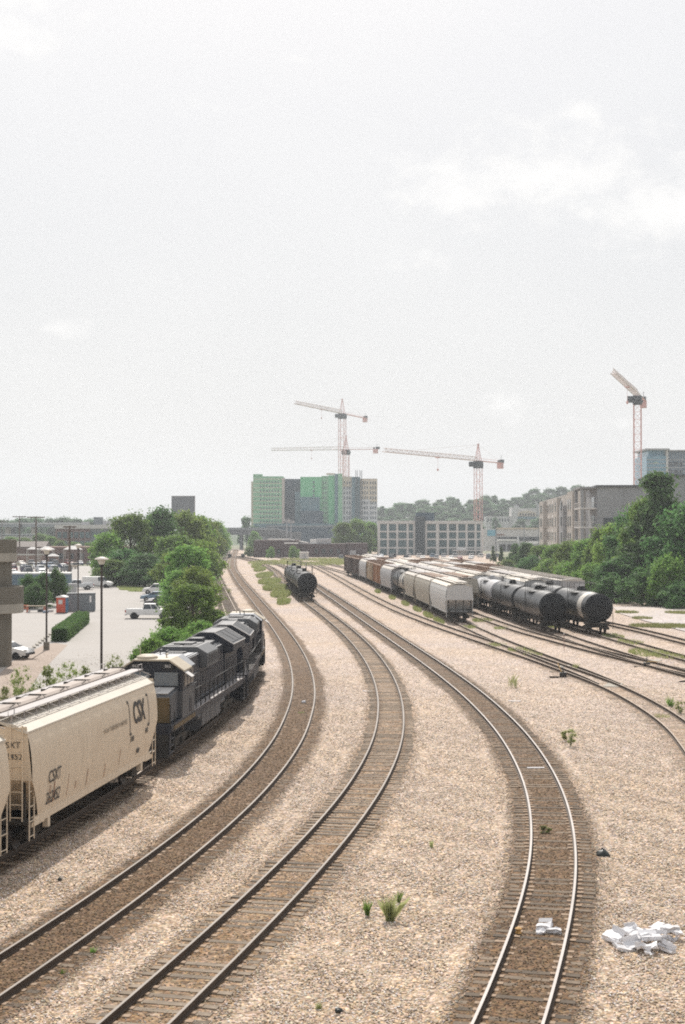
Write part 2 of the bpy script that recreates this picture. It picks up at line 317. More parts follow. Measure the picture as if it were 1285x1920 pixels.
# ------------------------------------------------------------------ ground
def sheet(name, poly, z, m, kind='structure'):
    mb = MB(); mb.add([(x, y, z) for x, y in poly], [tuple(range(len(poly)))]); o = mb.build(name, m, fix=False); o['kind'] = kind; return o
def grid_sheet(name, x0, x1, y0, y1, nx, ny, zf, m):
    mb = MB(); xs = np.linspace(x0, x1, nx); ys = np.linspace(y0, y1, ny)
    vs = [(x, y, zf(x, y)) for y in ys for x in xs]
    fs = [(j * nx + i, j * nx + i + 1, (j + 1) * nx + i + 1, (j + 1) * nx + i) for j in range(ny - 1) for i in range(nx - 1)]
    mb.add(vs, fs); o = mb.build(name, m, smooth='all', fix=False); o['kind'] = 'structure'; return o
sheet('ground', [(-3200, -300), (3200, -300), (3200, 3600), (-3200, 3600)], -.30, M['land'])
def rough(x, y):
    return .045 * math.sin(x * .9 + y * .31) * math.sin(y * .53 - x * .2) + .03 * math.sin(x * 2.1 + 1.3 * y)
gy = grid_sheet('gravel_yard', 0, 1, 8, 760, 130, 700, lambda x, y: 0, M['gravel'])
def yard_left(y): return float(np.interp(y, [0, 45, 60, 75, 90, 120, 150, 185, 245, 760], [-26, -19.5, -15.6, -13.9, -13.2, -13.6, -15.8, -19.6, -24, -24]))
for v in gy.data.vertices:
    x = yard_left(v.co.y); x += (62 - x) * v.co.x; v.co = (x, v.co.y, rough(x, v.co.y) * (.7 if v.co.y < 150 else .3) * min(1, (x - yard_left(v.co.y)) / 3) - .02)
# the yard's far left apron follows the curving main line
sheet('gravel_apron', [(-24, 200), (-24, 760), (-75, 760), (-58, 600), (-46, 480), (-40, 380), (-33, 300), (-28, 240)], -.03, M['gravel'])
LOT = [(-26.5, 20), (-26.5, 45), (-20, 45), (-16.1, 60), (-14.4, 75), (-13.7, 90), (-14.1, 120), (-16.3, 150), (-20.1, 185), (-24.4, 245), (-33, 330), (-42, 400), (-60, 420), (-130, 420), (-130, 20)]
sheet('parking_lot', LOT, -.026, M['lot'])
wk = [gnd(0, 1335), gnd(0, 1262), gnd(28, 1236), gnd(82, 1209), gnd(104, 1205), gnd(127, 1209), gnd(75, 1262), gnd(30, 1330)]
sheet('walkway', wk, -.022, M['walk'])
rd = [gnd(1148, 1138), gnd(1290, 1139), gnd(1400, 1139), gnd(1400, 1187), gnd(1290, 1186), gnd(1215, 1166), gnd(1165, 1152)]
sheet('service_road', rd, .055, M['dirt_road'])
# hills
def hillz(x, y):
    a = 0.0
    for cx, cy, rx, ry, h in ((330, 1270, 330, 190, 24), (110, 1200, 150, 150, 9), (640, 1330, 330, 250, 28), (-560, 1500, 560, 300, 7), (200, 1000, 90, 110, 7)):
        a += h * math.exp(-((x - cx) / rx) ** 2 - ((y - cy) / ry) ** 2)
    return a - .9
M['hill'] = mat('hill ground', (.07, .10, .05), .95, var=.4, scale=.02)
grid_sheet('hills', -1500, 1500, 700, 2300, 90, 60, hillz, M['hill'])

# ------------------------------------------------------------------ railway tracks
def smooth_path(pts, step=1.0):
    P = np.array(pts, float)
    d = np.r_[0, np.cumsum(np.hypot(*np.diff(P, axis=0).T))]
    t = np.arange(0, d[-1], step); out = []
    # Catmull-Rom through the points (chord-length)
    for q in t:
        i = min(max(np.searchsorted(d, q, 'right') - 1, 0), len(P) - 2)
        p0, p1, p2, p3 = P[max(i - 1, 0)], P[i], P[i + 1], P[min(i + 2, len(P) - 1)]
        h = d[i + 1] - d[i]; u = (q - d[i]) / h
        m1 = (p2 - p0) / (d[i + 1] - d[max(i - 1, 0)]) * h; m2 = (p3 - p1) / (d[min(i + 2, len(P) - 1)] - d[i]) * h
        out.append((2 * u**3 - 3 * u**2 + 1) * p1 + (u**3 - 2 * u**2 + u) * m1 + (-2 * u**3 + 3 * u**2) * p2 + (u**3 - u**2) * m2)
    A = np.array(out); k = np.ones(9) / 9           # light smoothing keeps the curve fair
    B = A.copy()
    for c in (0, 1): B[4:-4, c] = np.convolve(A[:, c], k, 'valid')
    return B
class Path:
    def __init__(s, pts):
        s.p = smooth_path(pts); s.d = np.r_[0, np.cumsum(np.hypot(*np.diff(s.p, axis=0).T))]; s.L = s.d[-1]
    def at(s, q):
        x = np.interp(q, s.d, s.p[:, 0]); y = np.interp(q, s.d, s.p[:, 1]); return np.array((x, y))
    def dirn(s, q):
        v = s.at(min(q + .8, s.L)) - s.at(max(q - .8, 0)); return v / np.hypot(*v)
    def atY(s, Y): return float(np.interp(Y, s.p[:, 1], s.d))
T1P = [(-12.6, 18), (-11.3, 23), (-10.2, 27.5), (-9.01, 32.3), (-7.82, 37.3), (-6.73, 42.3), (-5.77, 47.3), (-4.93, 52.3), (-4.22, 57.3), (-3.65, 62.3), (-3.21, 67.3), (-2.88, 72.3), (-2.67, 77.3), (-2.52, 90), (-2.74, 100), (-3.19, 110), (-3.82, 120), (-4.59, 130), (-5.45, 140), (-6.38, 150), (-7.36, 160), (-9.89, 185), (-12.46, 210), (-15.04, 235), (-17.63, 260), (-20.24, 285), (-24.6, 330), (-30.6, 395), (-40.6, 528), (-54.5, 727)]
T2P = [(-8.9, 15), (-7.5, 20), (-6.1, 25), (-4.81, 30.5), (-3.64, 35.5), (-2.53, 40.5), (-1.49, 45.5), (-.55, 50.5), (.28, 55.5), (1.0, 60.5), (1.59, 65.5), (2.08, 70.5), (2.45, 75.5), (2.7, 80), (3.01, 90), (3.04, 100), (2.85, 110), (2.48, 120), (1.96, 130), (1.32, 140), (.59, 150), (-.21, 160), (-2.42, 185), (-4.81, 210), (-8.2, 250), (-12.4, 300), (-18.6, 380), (-26.5, 452), (-33.5, 495), (-41.4, 545)]
T3P = [(-1.3, 15), (.45, 20), (2.05, 25.5), (3.43, 30.5), (4.62, 35.5), (5.74, 40.5), (6.7, 45.5), (7.47, 50.5), (8.06, 55.5), (8.49, 60.5), (8.78, 65.5), (8.95, 70.5), (9.02, 75.5), (9.0, 80), (8.73, 90), (8.23, 100), (7.59, 110), (6.86, 120), (6.09, 130), (5.31, 140), (4.51, 150), (3.73, 160), (1.8, 185), (-.13, 210), (-2.11, 235), (-4.12, 260), (-6.19, 285), (-11, 345), (-18, 420), (-27, 480), (-34.5, 522), (-41.6, 560)]
T4P = [(7.2, 12), (8.4, 18), (9.9, 27), (11.2, 34), (12.5, 41), (13.9, 48), (15.2, 54), (16.4, 61), (17.45, 69.4), (18.15, 74.4), (18.6, 79.4), (18.85, 86), (18.8, 94.4), (18.35, 102), (17.4, 110), (16.2, 120), (14.85, 130), (13.45, 140), (12.08, 150), (10.77, 160), (8.03, 185), (5.91, 210), (4.1, 235), (2.43, 260), (.81, 285), (-.81, 310), (-2.48, 335), (-4.21, 360), (-6.07, 385), (-8.07, 410), (-10.5, 437), (-17, 490), (-29, 550), (-44, 610)]
T5P = [(18.75, 100), (18.4, 106), (17.55, 115), (16.6, 125), (15.5, 137), (14.6, 150), (13.8, 164), (12.3, 194), (10.2, 225), (8.2, 250), (5.6, 294), (2.9, 325), (.2, 352), (-4, 390), (-10, 440), (-16, 480)]
TAP = [(29.5, 88), (28.2, 97), (26.2, 108), (24.6, 116), (22.8, 126), (21.0, 138), (19.2, 151), (17.4, 171), (15.9, 191), (14.0, 220), (11.0, 275), (8.0, 318), (4.3, 360), (0, 400), (-7, 455)]
T6P = [(26.3, 104), (25.2, 112), (24.1, 123), (23.15, 134), (22.1, 151), (20.95, 170), (20.0, 190), (18.0, 220), (14.9, 280), (12.0, 320), (8.4, 362), (4, 405)]
T7P = [(30.4, 104), (29.5, 113), (28.65, 121), (27.6, 134), (26.35, 150), (24.8, 173), (23.6, 200), (21.6, 235), (18.9, 285), (16.0, 325), (12.5, 365), (9, 400)]
T8P = [(35.6, 112), (34.4, 122), (33.1, 135), (32.0, 150), (30.3, 165), (28.9, 178), (27.3, 205), (25.9, 238), (23.2, 288), (20.2, 330), (17, 368), (14, 400)]
def t0off(Y): return float(np.interp(Y, [0, 66, 92, 105, 130, 180, 260], [6.25, 6.25, 4.85, 4.4, 4.45, 4.6, 4.7]))
pp = Path(T1P); T0P = []
for q in np.arange(0, pp.L, 5.0):
    c = pp.at(q); d = pp.dirn(q)
    if c[1] > 300: break
    o = t0off(c[1]); T0P.append((c[0] - d[1] * o, c[1] + d[0] * o))
T0P += [(-33.0, 365), (-37.6, 440), (-47, 575), (-58.5, 727)]
PATHS = {}
RAILTOP = .29
TRACKS = []
def tie_mesh(m, name):
    mb = MB(); mb.box(-1.3, 1.3, -.115, .115, -.06, .085)
    for sgn in (-1, 1): mb.box(sgn * .7525 - .19, sgn * .7525 + .19, -.09, .09, .085, .105, 1)
    return mb
def make_track(label, pts, zoff, bed, top, dirt, tie='tie', width=2.35, n_ind=0, y_first=0.0, sink=0.0):
    P = Path(pts); root = thing('railway_track', label, 'railway track', (0, 0, zoff))
    A = P.p; n = len(A); D = np.gradient(A, axis=0); D /= np.hypot(*D.T)[:, None]; NR = np.stack([D[:, 1], -D[:, 0]], 1)   # right normal
    # ballast: a low rounded shoulder, stained where oil and brake dust fall, coloured darker still for shade under the train
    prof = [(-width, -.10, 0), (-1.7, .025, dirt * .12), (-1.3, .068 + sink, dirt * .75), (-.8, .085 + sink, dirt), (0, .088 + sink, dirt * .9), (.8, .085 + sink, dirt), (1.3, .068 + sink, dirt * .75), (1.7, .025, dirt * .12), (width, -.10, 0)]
    mb = MB(); k = len(prof); vs = []; dv = []
    for i in range(n):
        w = 1 + .10 * math.sin(i * .37) + .06 * math.sin(i * 1.13)
        for j, (o, z, dd) in enumerate(prof):
            oo = o * (w if abs(o) > 1.5 else 1); vs.append((A[i, 0] + NR[i, 0] * oo, A[i, 1] + NR[i, 1] * oo, z)); dv.append(dd)
    fs = [(i * k + j, i * k + j + 1, (i + 1) * k + j + 1, (i + 1) * k + j) for i in range(n - 1) for j in range(k - 1)]
    TRACKS.append((P, zoff, sink, dirt, bed)); mb.add(vs, fs); b = mb.build('ballast_bed', bed, root, smooth='all', fix=False)
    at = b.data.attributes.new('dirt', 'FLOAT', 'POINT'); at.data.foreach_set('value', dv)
    # rails
    rp = [(-.036, .29), (.036, .29), (.036, .255), (.010, .24), (.010, .135), (.07, .12), (.07, .10), (-.07, .10), (-.07, .12), (-.010, .135), (-.010, .24), (-.036, .255)]
    for s in (-1, 1):
        mb = MB(); q = len(rp); vs = []
        for i in range(n):
            for o, z in rp: vs.append((A[i, 0] + NR[i, 0] * (s * .7525 + o), A[i, 1] + NR[i, 1] * (s * .7525 + o), z))
        for i in range(n - 1):
            for j in range(q):
                mb.f.append((i * q + j, i * q + (j + 1) % q, (i + 1) * q + (j + 1) % q, (i + 1) * q + j)); mb.mi.append(1 if j == 0 else 0)
        mb.v = vs; mb.build('rail', [M['rail'], top], root, fix=False)
    # sleepers: the nearest hundred are parts of their own, the rest of the line is one mass
    base = None; rest = MB(); cnt = 0; rr = random.Random(len(pts) * 31 + int(zoff * 1e4))
    for q in np.arange(.3, P.L - .5, .505):
        c = P.at(q); d = P.dirn(q); ang = math.atan2(d[1], d[0]) - math.pi / 2 + rr.gauss(0, .012)
        if c[1] > 420: break
        off = rr.gauss(0, .05); dz = rr.uniform(-.022, .008) + sink * .25
        if c[1] >= y_first and cnt < n_ind:
            if base is None: base = tie_mesh(None, 'sleeper').build('sleeper', [M[tie], M['plate']], root); o = base
            else: o = base.copy(); link(o, root); CHILD[root.name].append(o)
            o.location = (c[0] + d[1] * off, c[1] - d[0] * off, dz); o.rotation_euler = (0, 0, ang); cnt += 1
        else:
            t = tie_mesh(None, '') ; ca, sa = math.cos(ang), math.sin(ang)
            rest.add([(c[0] + d[1] * off + x * ca - y * sa, c[1] - d[0] * off + x * sa + y * ca, z + dz) for x, y, z in t.v], t.f)
            rest.mi[-len(t.f):] = t.mi
    rest.build('sleepers', [M[tie], M['plate']], root, kind='stuff', fix=False)
    return P
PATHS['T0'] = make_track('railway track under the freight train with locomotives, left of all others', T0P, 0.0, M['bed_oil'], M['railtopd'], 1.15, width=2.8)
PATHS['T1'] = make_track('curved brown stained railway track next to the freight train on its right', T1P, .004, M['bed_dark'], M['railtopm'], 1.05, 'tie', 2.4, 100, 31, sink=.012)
PATHS['T2'] = make_track('curved railway track that the lone black tank car stands on', T2P, .008, M['bed'], M['railtopm'], .75, 'tieg', 2.3, 100, 28, sink=-.02)
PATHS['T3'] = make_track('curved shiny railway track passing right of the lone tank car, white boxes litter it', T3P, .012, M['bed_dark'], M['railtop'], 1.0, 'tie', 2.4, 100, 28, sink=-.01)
PATHS['T4'] = make_track('empty rusty track in front of the row headed by the white hopper', T4P, .016, M['bed'], M['railtopd'], .45, 'tieg', 2.1)
PATHS['T5'] = make_track('track under the row of freight cars headed by the white hopper', T5P, .020, M['bed'], M['railtopd'], .3, 'tieg', 2.0)
PATHS['TA'] = make_track('empty curved siding between the white hopper and the nearer black tank cars', TAP, .024, M['bed'], M['railtopd'], .4, 'tieg', 2.0)
PATHS['T6'] = make_track('siding under the plain black tank cars beside the white hopper', T6P, .028, M['bed'], M['railtopd'], .35, 'tieg', 2.0)
PATHS['T7'] = make_track('siding under the black tank car with a white band', T7P, .032, M['bed'], M['railtopd'], .35, 'tieg', 2.0)
PATHS['T8'] = make_track('rightmost rusty siding along the trees, under the long roofed boxcars', T8P, .036, M['bed'], M['railtopd'], .4, 'tieg', 2.0)

# ------------------------------------------------------------------ loose stones lying on the near yard
def loose_stones(n, x0, x1, y0, y1):
    rg = np.random.default_rng(9); Y = y0 + (y1 - y0) * rg.random(n) ** 1.25; X = rg.uniform(-1, 1, n) * (Y * .30 + 4); ok = rg.random(n) < np.minimum(1, Y / 42) * np.clip((132 - Y) / 62, 0, 1)
    X, Y = X[ok], Y[ok]; Z = np.array([rough(a, b) * .7 for a, b in zip(X, Y)]) - .02; dirt = np.zeros(len(X)); keep = np.ones(len(X), bool); r = rg.uniform(.016, .042, len(X))
    for (P, zo, sink, dr, bed), (pin, pout) in zip(TRACKS[:5], ((.3, .4), (.55, .45), (.35, .28), (.4, .3), (.4, .4))):
        p = P.p; o = np.argsort(p[:, 1]); xt = np.interp(Y, p[o, 1], p[o, 0]); sl = np.interp(Y, p[o, 1], np.gradient(p[o, 0], p[o, 1])); off = (X - xt) / np.sqrt(1 + sl * sl); a = np.abs(off)
        zp = np.interp(a, [0, .8, 1.3, 1.7, 2.35, 2.5], [.088 + sink, .085 + sink, .068 + sink, .03, -.09, -.3]) + zo; Z = np.where(a < 2.5, np.maximum(Z, zp), Z)
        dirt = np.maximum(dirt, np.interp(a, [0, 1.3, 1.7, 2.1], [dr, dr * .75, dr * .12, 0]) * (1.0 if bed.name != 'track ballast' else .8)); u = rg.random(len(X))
        keep &= ~((a < .67) & (u > pin)) & ~((a > .83) & (a < 1.3) & (u > pout)) & ~((a >= .67) & (a <= .83)); r = np.where(a < 1.35, np.minimum(r, .03), r)
    X, Y, Z, dirt, r = X[keep], Y[keep], Z[keep], dirt[keep], r[keep]; m = len(X)
    base = np.array([(1, 0, 0), (-1, 0, 0), (0, 1, 0), (0, -1, 0), (0, 0, 1), (0, 0, -1)], float); tri = np.array([(0, 2, 4), (2, 1, 4), (1, 3, 4), (3, 0, 4), (2, 0, 5), (1, 2, 5), (3, 1, 5), (0, 3, 5)])
    V = base[None] * rg.uniform(.65, 1.35, (m, 6, 1)) + rg.normal(0, .16, (m, 6, 3)); a = rg.uniform(0, 6.28, m); c, s_ = np.cos(a)[:, None], np.sin(a)[:, None]
    tl = rg.normal(0, .32, m); ct, st = np.cos(tl)[:, None], np.sin(tl)[:, None]; x, y, z = V[..., 0], V[..., 1], V[..., 2] * .55; y, z = y * ct - z * st, y * st + z * ct; x, y = x * c - y * s_, x * s_ + y * c
    V = np.stack([x, y, z], -1) * r[:, None, None] + np.stack([X, Y, Z + r * .35], 1)[:, None]
    me = bpy.data.meshes.new('gravel'); V = V.reshape(-1, 3); F = (tri[None] + (np.arange(m) * 6)[:, None, None]).reshape(-1, 3)
    me.vertices.add(len(V)); me.vertices.foreach_set('co', V.astype(np.float32).ravel()); me.loops.add(F.size); me.loops.foreach_set('vertex_index', F.astype(np.int32).ravel()); me.polygons.add(len(F)); me.polygons.foreach_set('loop_start', np.arange(0, F.size, 3, dtype=np.int32)); me.polygons.foreach_set('loop_total', np.full(len(F), 3, np.int32))
    for nm, arr in (('tone', rg.random(m)), ('hue', rg.random(m)), ('dirt', dirt)): at = me.attributes.new(nm, 'FLOAT', 'POINT'); at.data.foreach_set('value', np.repeat(arr, 6).astype(np.float32))
    mt, t, b = newmat('ballast stone'); nn = t.nodes; L = t.links; b.inputs['Roughness'].default_value = .85; b.inputs['Specular IOR Level'].default_value = .2
    A = {k: nn.new('ShaderNodeAttribute') for k in ('tone', 'hue', 'dirt')}
    for k in A: A[k].attribute_name = k
    cr = nn.new('ShaderNodeValToRGB'); e = cr.color_ramp.elements
    S2 = [(0, (.17, .145, .115)), (.1, (.37, .325, .26)), (.35, (.60, .54, .455)), (.7, (.74, .69, .60)), (1, (.90, .86, .80))]
    while len(e) < len(S2): e.new(.5)
    for i, (p, cc) in enumerate(S2): e[i].position = p; e[i].color = (*cc, 1)
    L.new(A['tone'].outputs['Fac'], cr.inputs[0]); hr = nn.new('ShaderNodeValToRGB'); hue_ramp(hr); L.new(A['hue'].outputs['Fac'], hr.inputs[0])
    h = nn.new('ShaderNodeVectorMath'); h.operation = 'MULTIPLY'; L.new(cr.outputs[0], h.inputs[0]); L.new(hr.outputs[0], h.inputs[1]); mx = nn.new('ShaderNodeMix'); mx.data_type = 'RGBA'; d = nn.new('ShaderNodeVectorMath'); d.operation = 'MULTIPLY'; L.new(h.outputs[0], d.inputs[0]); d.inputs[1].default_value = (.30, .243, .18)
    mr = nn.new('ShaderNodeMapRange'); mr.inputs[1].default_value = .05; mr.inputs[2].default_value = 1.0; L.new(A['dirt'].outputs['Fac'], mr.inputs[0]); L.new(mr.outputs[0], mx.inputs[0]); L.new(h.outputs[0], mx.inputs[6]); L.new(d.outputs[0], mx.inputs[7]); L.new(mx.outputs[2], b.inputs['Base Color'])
    me.materials.append(mt); me.update(); o = bpy.data.objects.new('gravel', me); link(o); return tag(o, 'loose ballast stones strewn over the near part of the yard', 'gravel', kind='stuff')
loose_stones(470000, -16, 16, 25, 130)

# ------------------------------------------------------------------ rail vehicle parts
def arc_len(prof):
    P = np.array(prof); return np.r_[0, np.cumsum(np.hypot(*np.diff(P, axis=0).T))]
def bogie(parent, x, axles=2, wheels=True, base=1.78, m=None):
    m = m or M['under']; mb = MB(); h = base / 2 * (axles - 1)
    for s in (-1, 1):
        y = s * 1.0
        mb.prism([(x - h - .35, .42), (x - h - .3, .62), (x - .3, .78), (x + .3, .78), (x + h + .3, .62), (x + h + .35, .42), (x + .35, .28), (x - .35, .28)], 'y', y - .09, y + .09)
        for k in range(axles): xx = x - h + base * k; mb.lathe([(.14, y - .02 * s), (.13, y + .22 * s)], 10, 'y', (xx, 0, .46))
        for dx in (-.16, 0, .16): mb.lathe([(.075, .40), (.075, .70)], 8, 'z', (x + dx, y, 0))
    mb.box(x - .25, x + .25, -1.0, 1.0, .5, .82)
    b = mb.build('bogie', m, parent)
    if wheels:
        proto = None
        for k in range(axles):
            xx = x - h + base * k
            for s in (-1, 1):
                w = MB(); w.lathe([(.10, .68 * s), (.40, .69 * s), (.42, .71 * s), (.49, .71 * s), (.47, .74 * s), (.455, .83 * s), (.40, .83 * s), (.34, .79 * s), (.16, .80 * s), (.13, .86 * s)], 20, 'y', (xx, 0, .46)); w.build('wheel', M['steelw'], b, smooth=True)
    else:
        for k in range(axles):
            w = MB(); xx = x - h + base * k
            w.lathe([(.44, -.84), (.44, -.70), (.1, -.69), (.1, .69), (.44, .70), (.44, .84)], 12, 'y', (xx, 0, .46)); w.build('wheelset', M['steelw'], b)
    return b
def coupler(parent, x, s):
    mb = MB(); mb.box(min(x, x + s * .75), max(x, x + s * .75), -.09, .09, .72, .92); mb.box(min(x + s * .6, x + s * .95), max(x + s * .6, x + s * .95), -.17, .17, .66, .98); mb.tube([(x, .3, .75), (x + s * .35, .32, .4), (x + s * .7, .25, .5)], .03, 5)
    return mb.build('coupler', M['under'], parent, bevel=.02)
def ladder(parent, x, y, z0, z1, axis='x', m=None, w=.42, nr=None):
    mb = MB(); nr = nr or max(2, int((z1 - z0) / .38))
    for s in (-1, 1):
        p = (x + s * w / 2, y) if axis == 'x' else (x, y + s * w / 2); mb.tube([(*p, z0), (*p, z1)], .025, 5)
    for k in range(nr):
        z = z0 + .12 + k * (z1 - z0 - .2) / max(1, nr - 1); a = (x - w / 2, y, z) if axis == 'x' else (x, y - w / 2, z); b = (x + w / 2, y, z) if axis == 'x' else (x, y + w / 2, z); mb.tube([a, b], .018, 5)
    return mb.build('ladder', m or M['cream'], parent)
def text_geo(txt, size, bold=.0, sx=1.0):
    cu = bpy.data.curves.new('lettering', 'FONT'); cu.body = txt; cu.size = size; cu.offset = bold; cu.align_x = 'CENTER'; cu.align_y = 'CENTER'; cu.resolution_u = 3
    o = bpy.data.objects.new('lettering', cu); COL.objects.link(o); bpy.context.view_layer.update()
    me = o.to_mesh(); bm = bmesh.new(); bm.from_mesh(me); o.to_mesh_clear(); bpy.data.objects.remove(o); bpy.data.curves.remove(cu)
    for v in bm.verts: v.co.x *= sx
    if size > .25:
        h = size
        for k in range(-5, 6): bmesh.ops.bisect_plane(bm, geom=bm.verts[:] + bm.edges[:] + bm.faces[:], plane_co=(0, k * h / 10, 0), plane_no=(0, 1, 0))
    vs = [tuple(v.co) for v in bm.verts]; bm.verts.index_update(); fs = [tuple(v.index for v in f.verts) for f in bm.faces]; bm.free(); return vs, fs
"""
local axes of a rail vehicle: +X along the track away from the viewer, -Y its right side, z = 0 at rail top
"""
def place_on(root, P, q, half, zoff=0.0, flip=False):
    a = P.at(q - half * .7); b = P.at(q + half * .7); c = (a + b) / 2; ang = math.atan2(b[1] - a[1], b[0] - a[0]) + (math.pi if flip else 0)
    root.location = (c[0], c[1], RAILTOP + zoff); root.rotation_euler = (0, 0, ang); return root

# side profile of the big covered hopper, from eave to sill: (half width, z)
HPROF = [(1.44, 4.02), (1.50, 3.85), (1.575, 3.5), (1.62, 3.05), (1.635, 2.6), (1.62, 2.15), (1.575, 1.7), (1.51, 1.3), (1.47, 1.12)]
def hprof(z): return float(np.interp(z, [p[1] for p in HPROF][::-1], [p[0] for p in HPROF][::-1]))
def covered_hopper(label, mats, half=7.75, panels=12, bulge=.028, fancy=True, group=None, name='covered_hopper', zscale=1.0, wheels=True, cut_z=2.45, cut_x=.95, roofmat=None, arch=False):
    body, roof, hatch, trim = mats
    t = thing(name, label, 'hopper car', group=group); H = half
    zs = [p[1] for p in HPROF]
    # shell: bulging side panels; the lower corners are cut away over the bogies
    mb = MB(); nx = panels * (6 if fancy else 2) + 1; zz = np.linspace(4.02, 1.12, 14 if fancy else 7)
    for s in (-1, 1):
        vs = []
        for z in zz:
            e = H - max(0, (cut_z - z)) / (cut_z - 1.12) * cut_x
            for i in range(nx):
                u = i / (nx - 1); x = -e + 2 * e * u; ph = (u * panels) % 1.0
                bl = bulge * math.sin(math.pi * ph) ** .5 * min(1, (4.02 - z) * 2.2) if bulge else 0
                vs.append((x, s * (hprof(z) + bl), z))
        fs = [(r * nx + i, r * nx + i + 1, (r + 1) * nx + i + 1, (r + 1) * nx + i) for r in range(len(zz) - 1) for i in range(nx - 1)]
        mb.add(vs, fs)
    for s in (-1, 1):   # end sheets and slope sheets
        rec = .45 if arch else .0
        up = [(s * (H - rec), y, z) for z in (4.25, cut_z) for y in (-hprof(min(z, 4.0)) + .01, hprof(min(z, 4.0)) - .01)]
        mb.add([up[0], up[1], up[3], up[2]], [(0, 1, 2, 3)])
        w2 = hprof(1.12) - .02; w1 = hprof(cut_z) - .01
        mb.add([(s * (H - rec), -w1, cut_z), (s * (H - rec), w1, cut_z), (s * (H - cut_x - .6), w2, 1.15), (s * (H - cut_x - .6), -w2, 1.15)], [(0, 1, 2, 3)])
    b = mb.build('body', body, t, smooth=fancy, fix=True)
    # roof
    rp = [(-1.46, 4.0), (-1.47, 4.08), (-1.05, 4.32), (-.5, 4.42), (.5, 4.42), (1.05, 4.32), (1.47, 4.08), (1.46, 4.0), (.5, 4.34), (-.5, 4.34)] if not arch else [(-1.46, 4.0), (-1.3, 4.2), (-.9, 4.4), (-.4, 4.5), (.4, 4.5), (.9, 4.4), (1.3, 4.2), (1.46, 4.0), (.4, 4.42), (-.4, 4.42)]
    MB().prism(rp, 'x', -H - .06, H + .06).build('roof', roof, t, bevel=.012 if fancy else 0)
    if fancy:
        # running boards on brackets along both sides of the hatch, the hatch cover with its hold-down bars
        for s in (-1, 1):
            rb = MB()
            y0, y1 = (s * .38, s * .86); ya, yb = min(y0, y1), max(y0, y1)
            rb.box(-H - .25, H + .25, ya, yb, 4.60, 4.635)
            for k in range(14):
                x = -H + .1 + k * (2 * H - .2) / 13
                rb.box(x - .02, x + .02, min(s * .84, s * .88), max(s * .84, s * .88), 4.30, 4.62); rb.tube([(x, s * .86, 4.61), (x + .75, s * 1.14, 4.33)], .014, 4); rb.box(x - .02, x + .02, s * .4 if s > 0 else s * .86, s * .86 if s > 0 else s * .4, 4.585, 4.60)
            rb.tube([(-H - .25, s * .9, 4.63), (H + .25, s * .9, 4.63)], .02, 5); rb.tube([(-H - .2, s * 1.12, 4.345), (H + .2, s * 1.12, 4.345)], .016, 5)
            for sx in (-1, 1): rb.tube([(sx * (H + .2), s * .86, 4.63), (sx * (H + .2), s * .86, 4.86), (sx * (H - .35), s * .86, 4.86), (sx * (H - .35), s * .86, 4.63)], .018, 5)
            rb.build('running_board', M['greyroof'], t)
        hb = MB(); hb.prism([(-.32, 4.4), (-.32, 4.66), (-.2, 4.74), (.2, 4.74), (.32, 4.66), (.32, 4.4)], 'x', -H + .5, H - .5); h = hb.build('hatch_cover', hatch, t, bevel=.01)
        for k in range(6):
            bars = MB(); x = -H + 1.3 + k * (2 * H - 2.6) / 5; bars.tube([(x - .2, .31, 4.70), (x + .6, .3, 4.77), (x + .6, -.3, 4.77), (x, -.33, 4.70)], .018, 5); bars.box(x - .28, x - .14, .2, .34, 4.7, 4.79)
            bars.box(x + 1.0, x + 1.06, -.33, .33, 4.735, 4.76)
            bars.build('hatch_bar', M['under'], h)
        # side sill, jacking pads, steps
        for s in (-1, 1):
            sl = MB(); y = s * 1.5
            sl.box(-H + .55, H - .55, min(y, y - s * .14), max(y, y - s * .14), .86, 1.12); sl.box(-H + .35, -H + 1.5, min(y, y - s * .14) - .01, max(y, y - s * .14) + .01, .82, 1.0); sl.box(H - 1.5, H - .35, min(y, y - s * .14) - .01, max(y, y - s * .14) + .01, .82, 1.0)
            for sx in (-1, 1): sl.box(sx * (H - 2.0) - .12, sx * (H - 2.0) + .12, min(y, y - s * .2), max(y, y - s * .2), .52, .86)
            sl.build('side_sill', trim, t, bevel=.01)
    else:
        hb = MB(); hb.box(-H + .4, H - .4, -.3, .3, 4.4, 4.6)
        for s in (-1, 1): hb.box(-H - .2, H + .2, s * .72 - .22, s * .72 + .22, 4.55, 4.58)
        hb.build('hatch_cover', hatch, t)
        sl = MB(); sl.box(-H + .6, H - .6, -1.48, 1.48, .92, 1.14); sl.build('side_sill', trim, t)
    # discharge chutes under the belly
    ch = MB(); nb = 3
    for k in range(nb):
        x = (k - (nb - 1) / 2) * (2 * H - 2 * cut_x - 1.6) / nb
        w = (2 * H - 2 * cut_x - 1.9) / nb / 2
        vs = [(x - w, -1.4, 1.14), (x + w, -1.4, 1.14), (x + w, 1.4, 1.14), (x - w, 1.4, 1.14), (x - .35, -.5, .4), (x + .35, -.5, .4), (x + .35, .5, .4), (x - .35, .5, .4)]
        ch.add(vs, [(0, 1, 5, 4), (1, 2, 6, 5), (2, 3, 7, 6), (3, 0, 4, 7), (4, 5, 6, 7)]); ch.box(x - .5, x + .5, -.62, .62, .3, .4)
    ch.build('discharge_chute', M['under'], t)
    uf = MB(); uf.box(-H - .1, H + .1, -.22, .22, .8, 1.1)
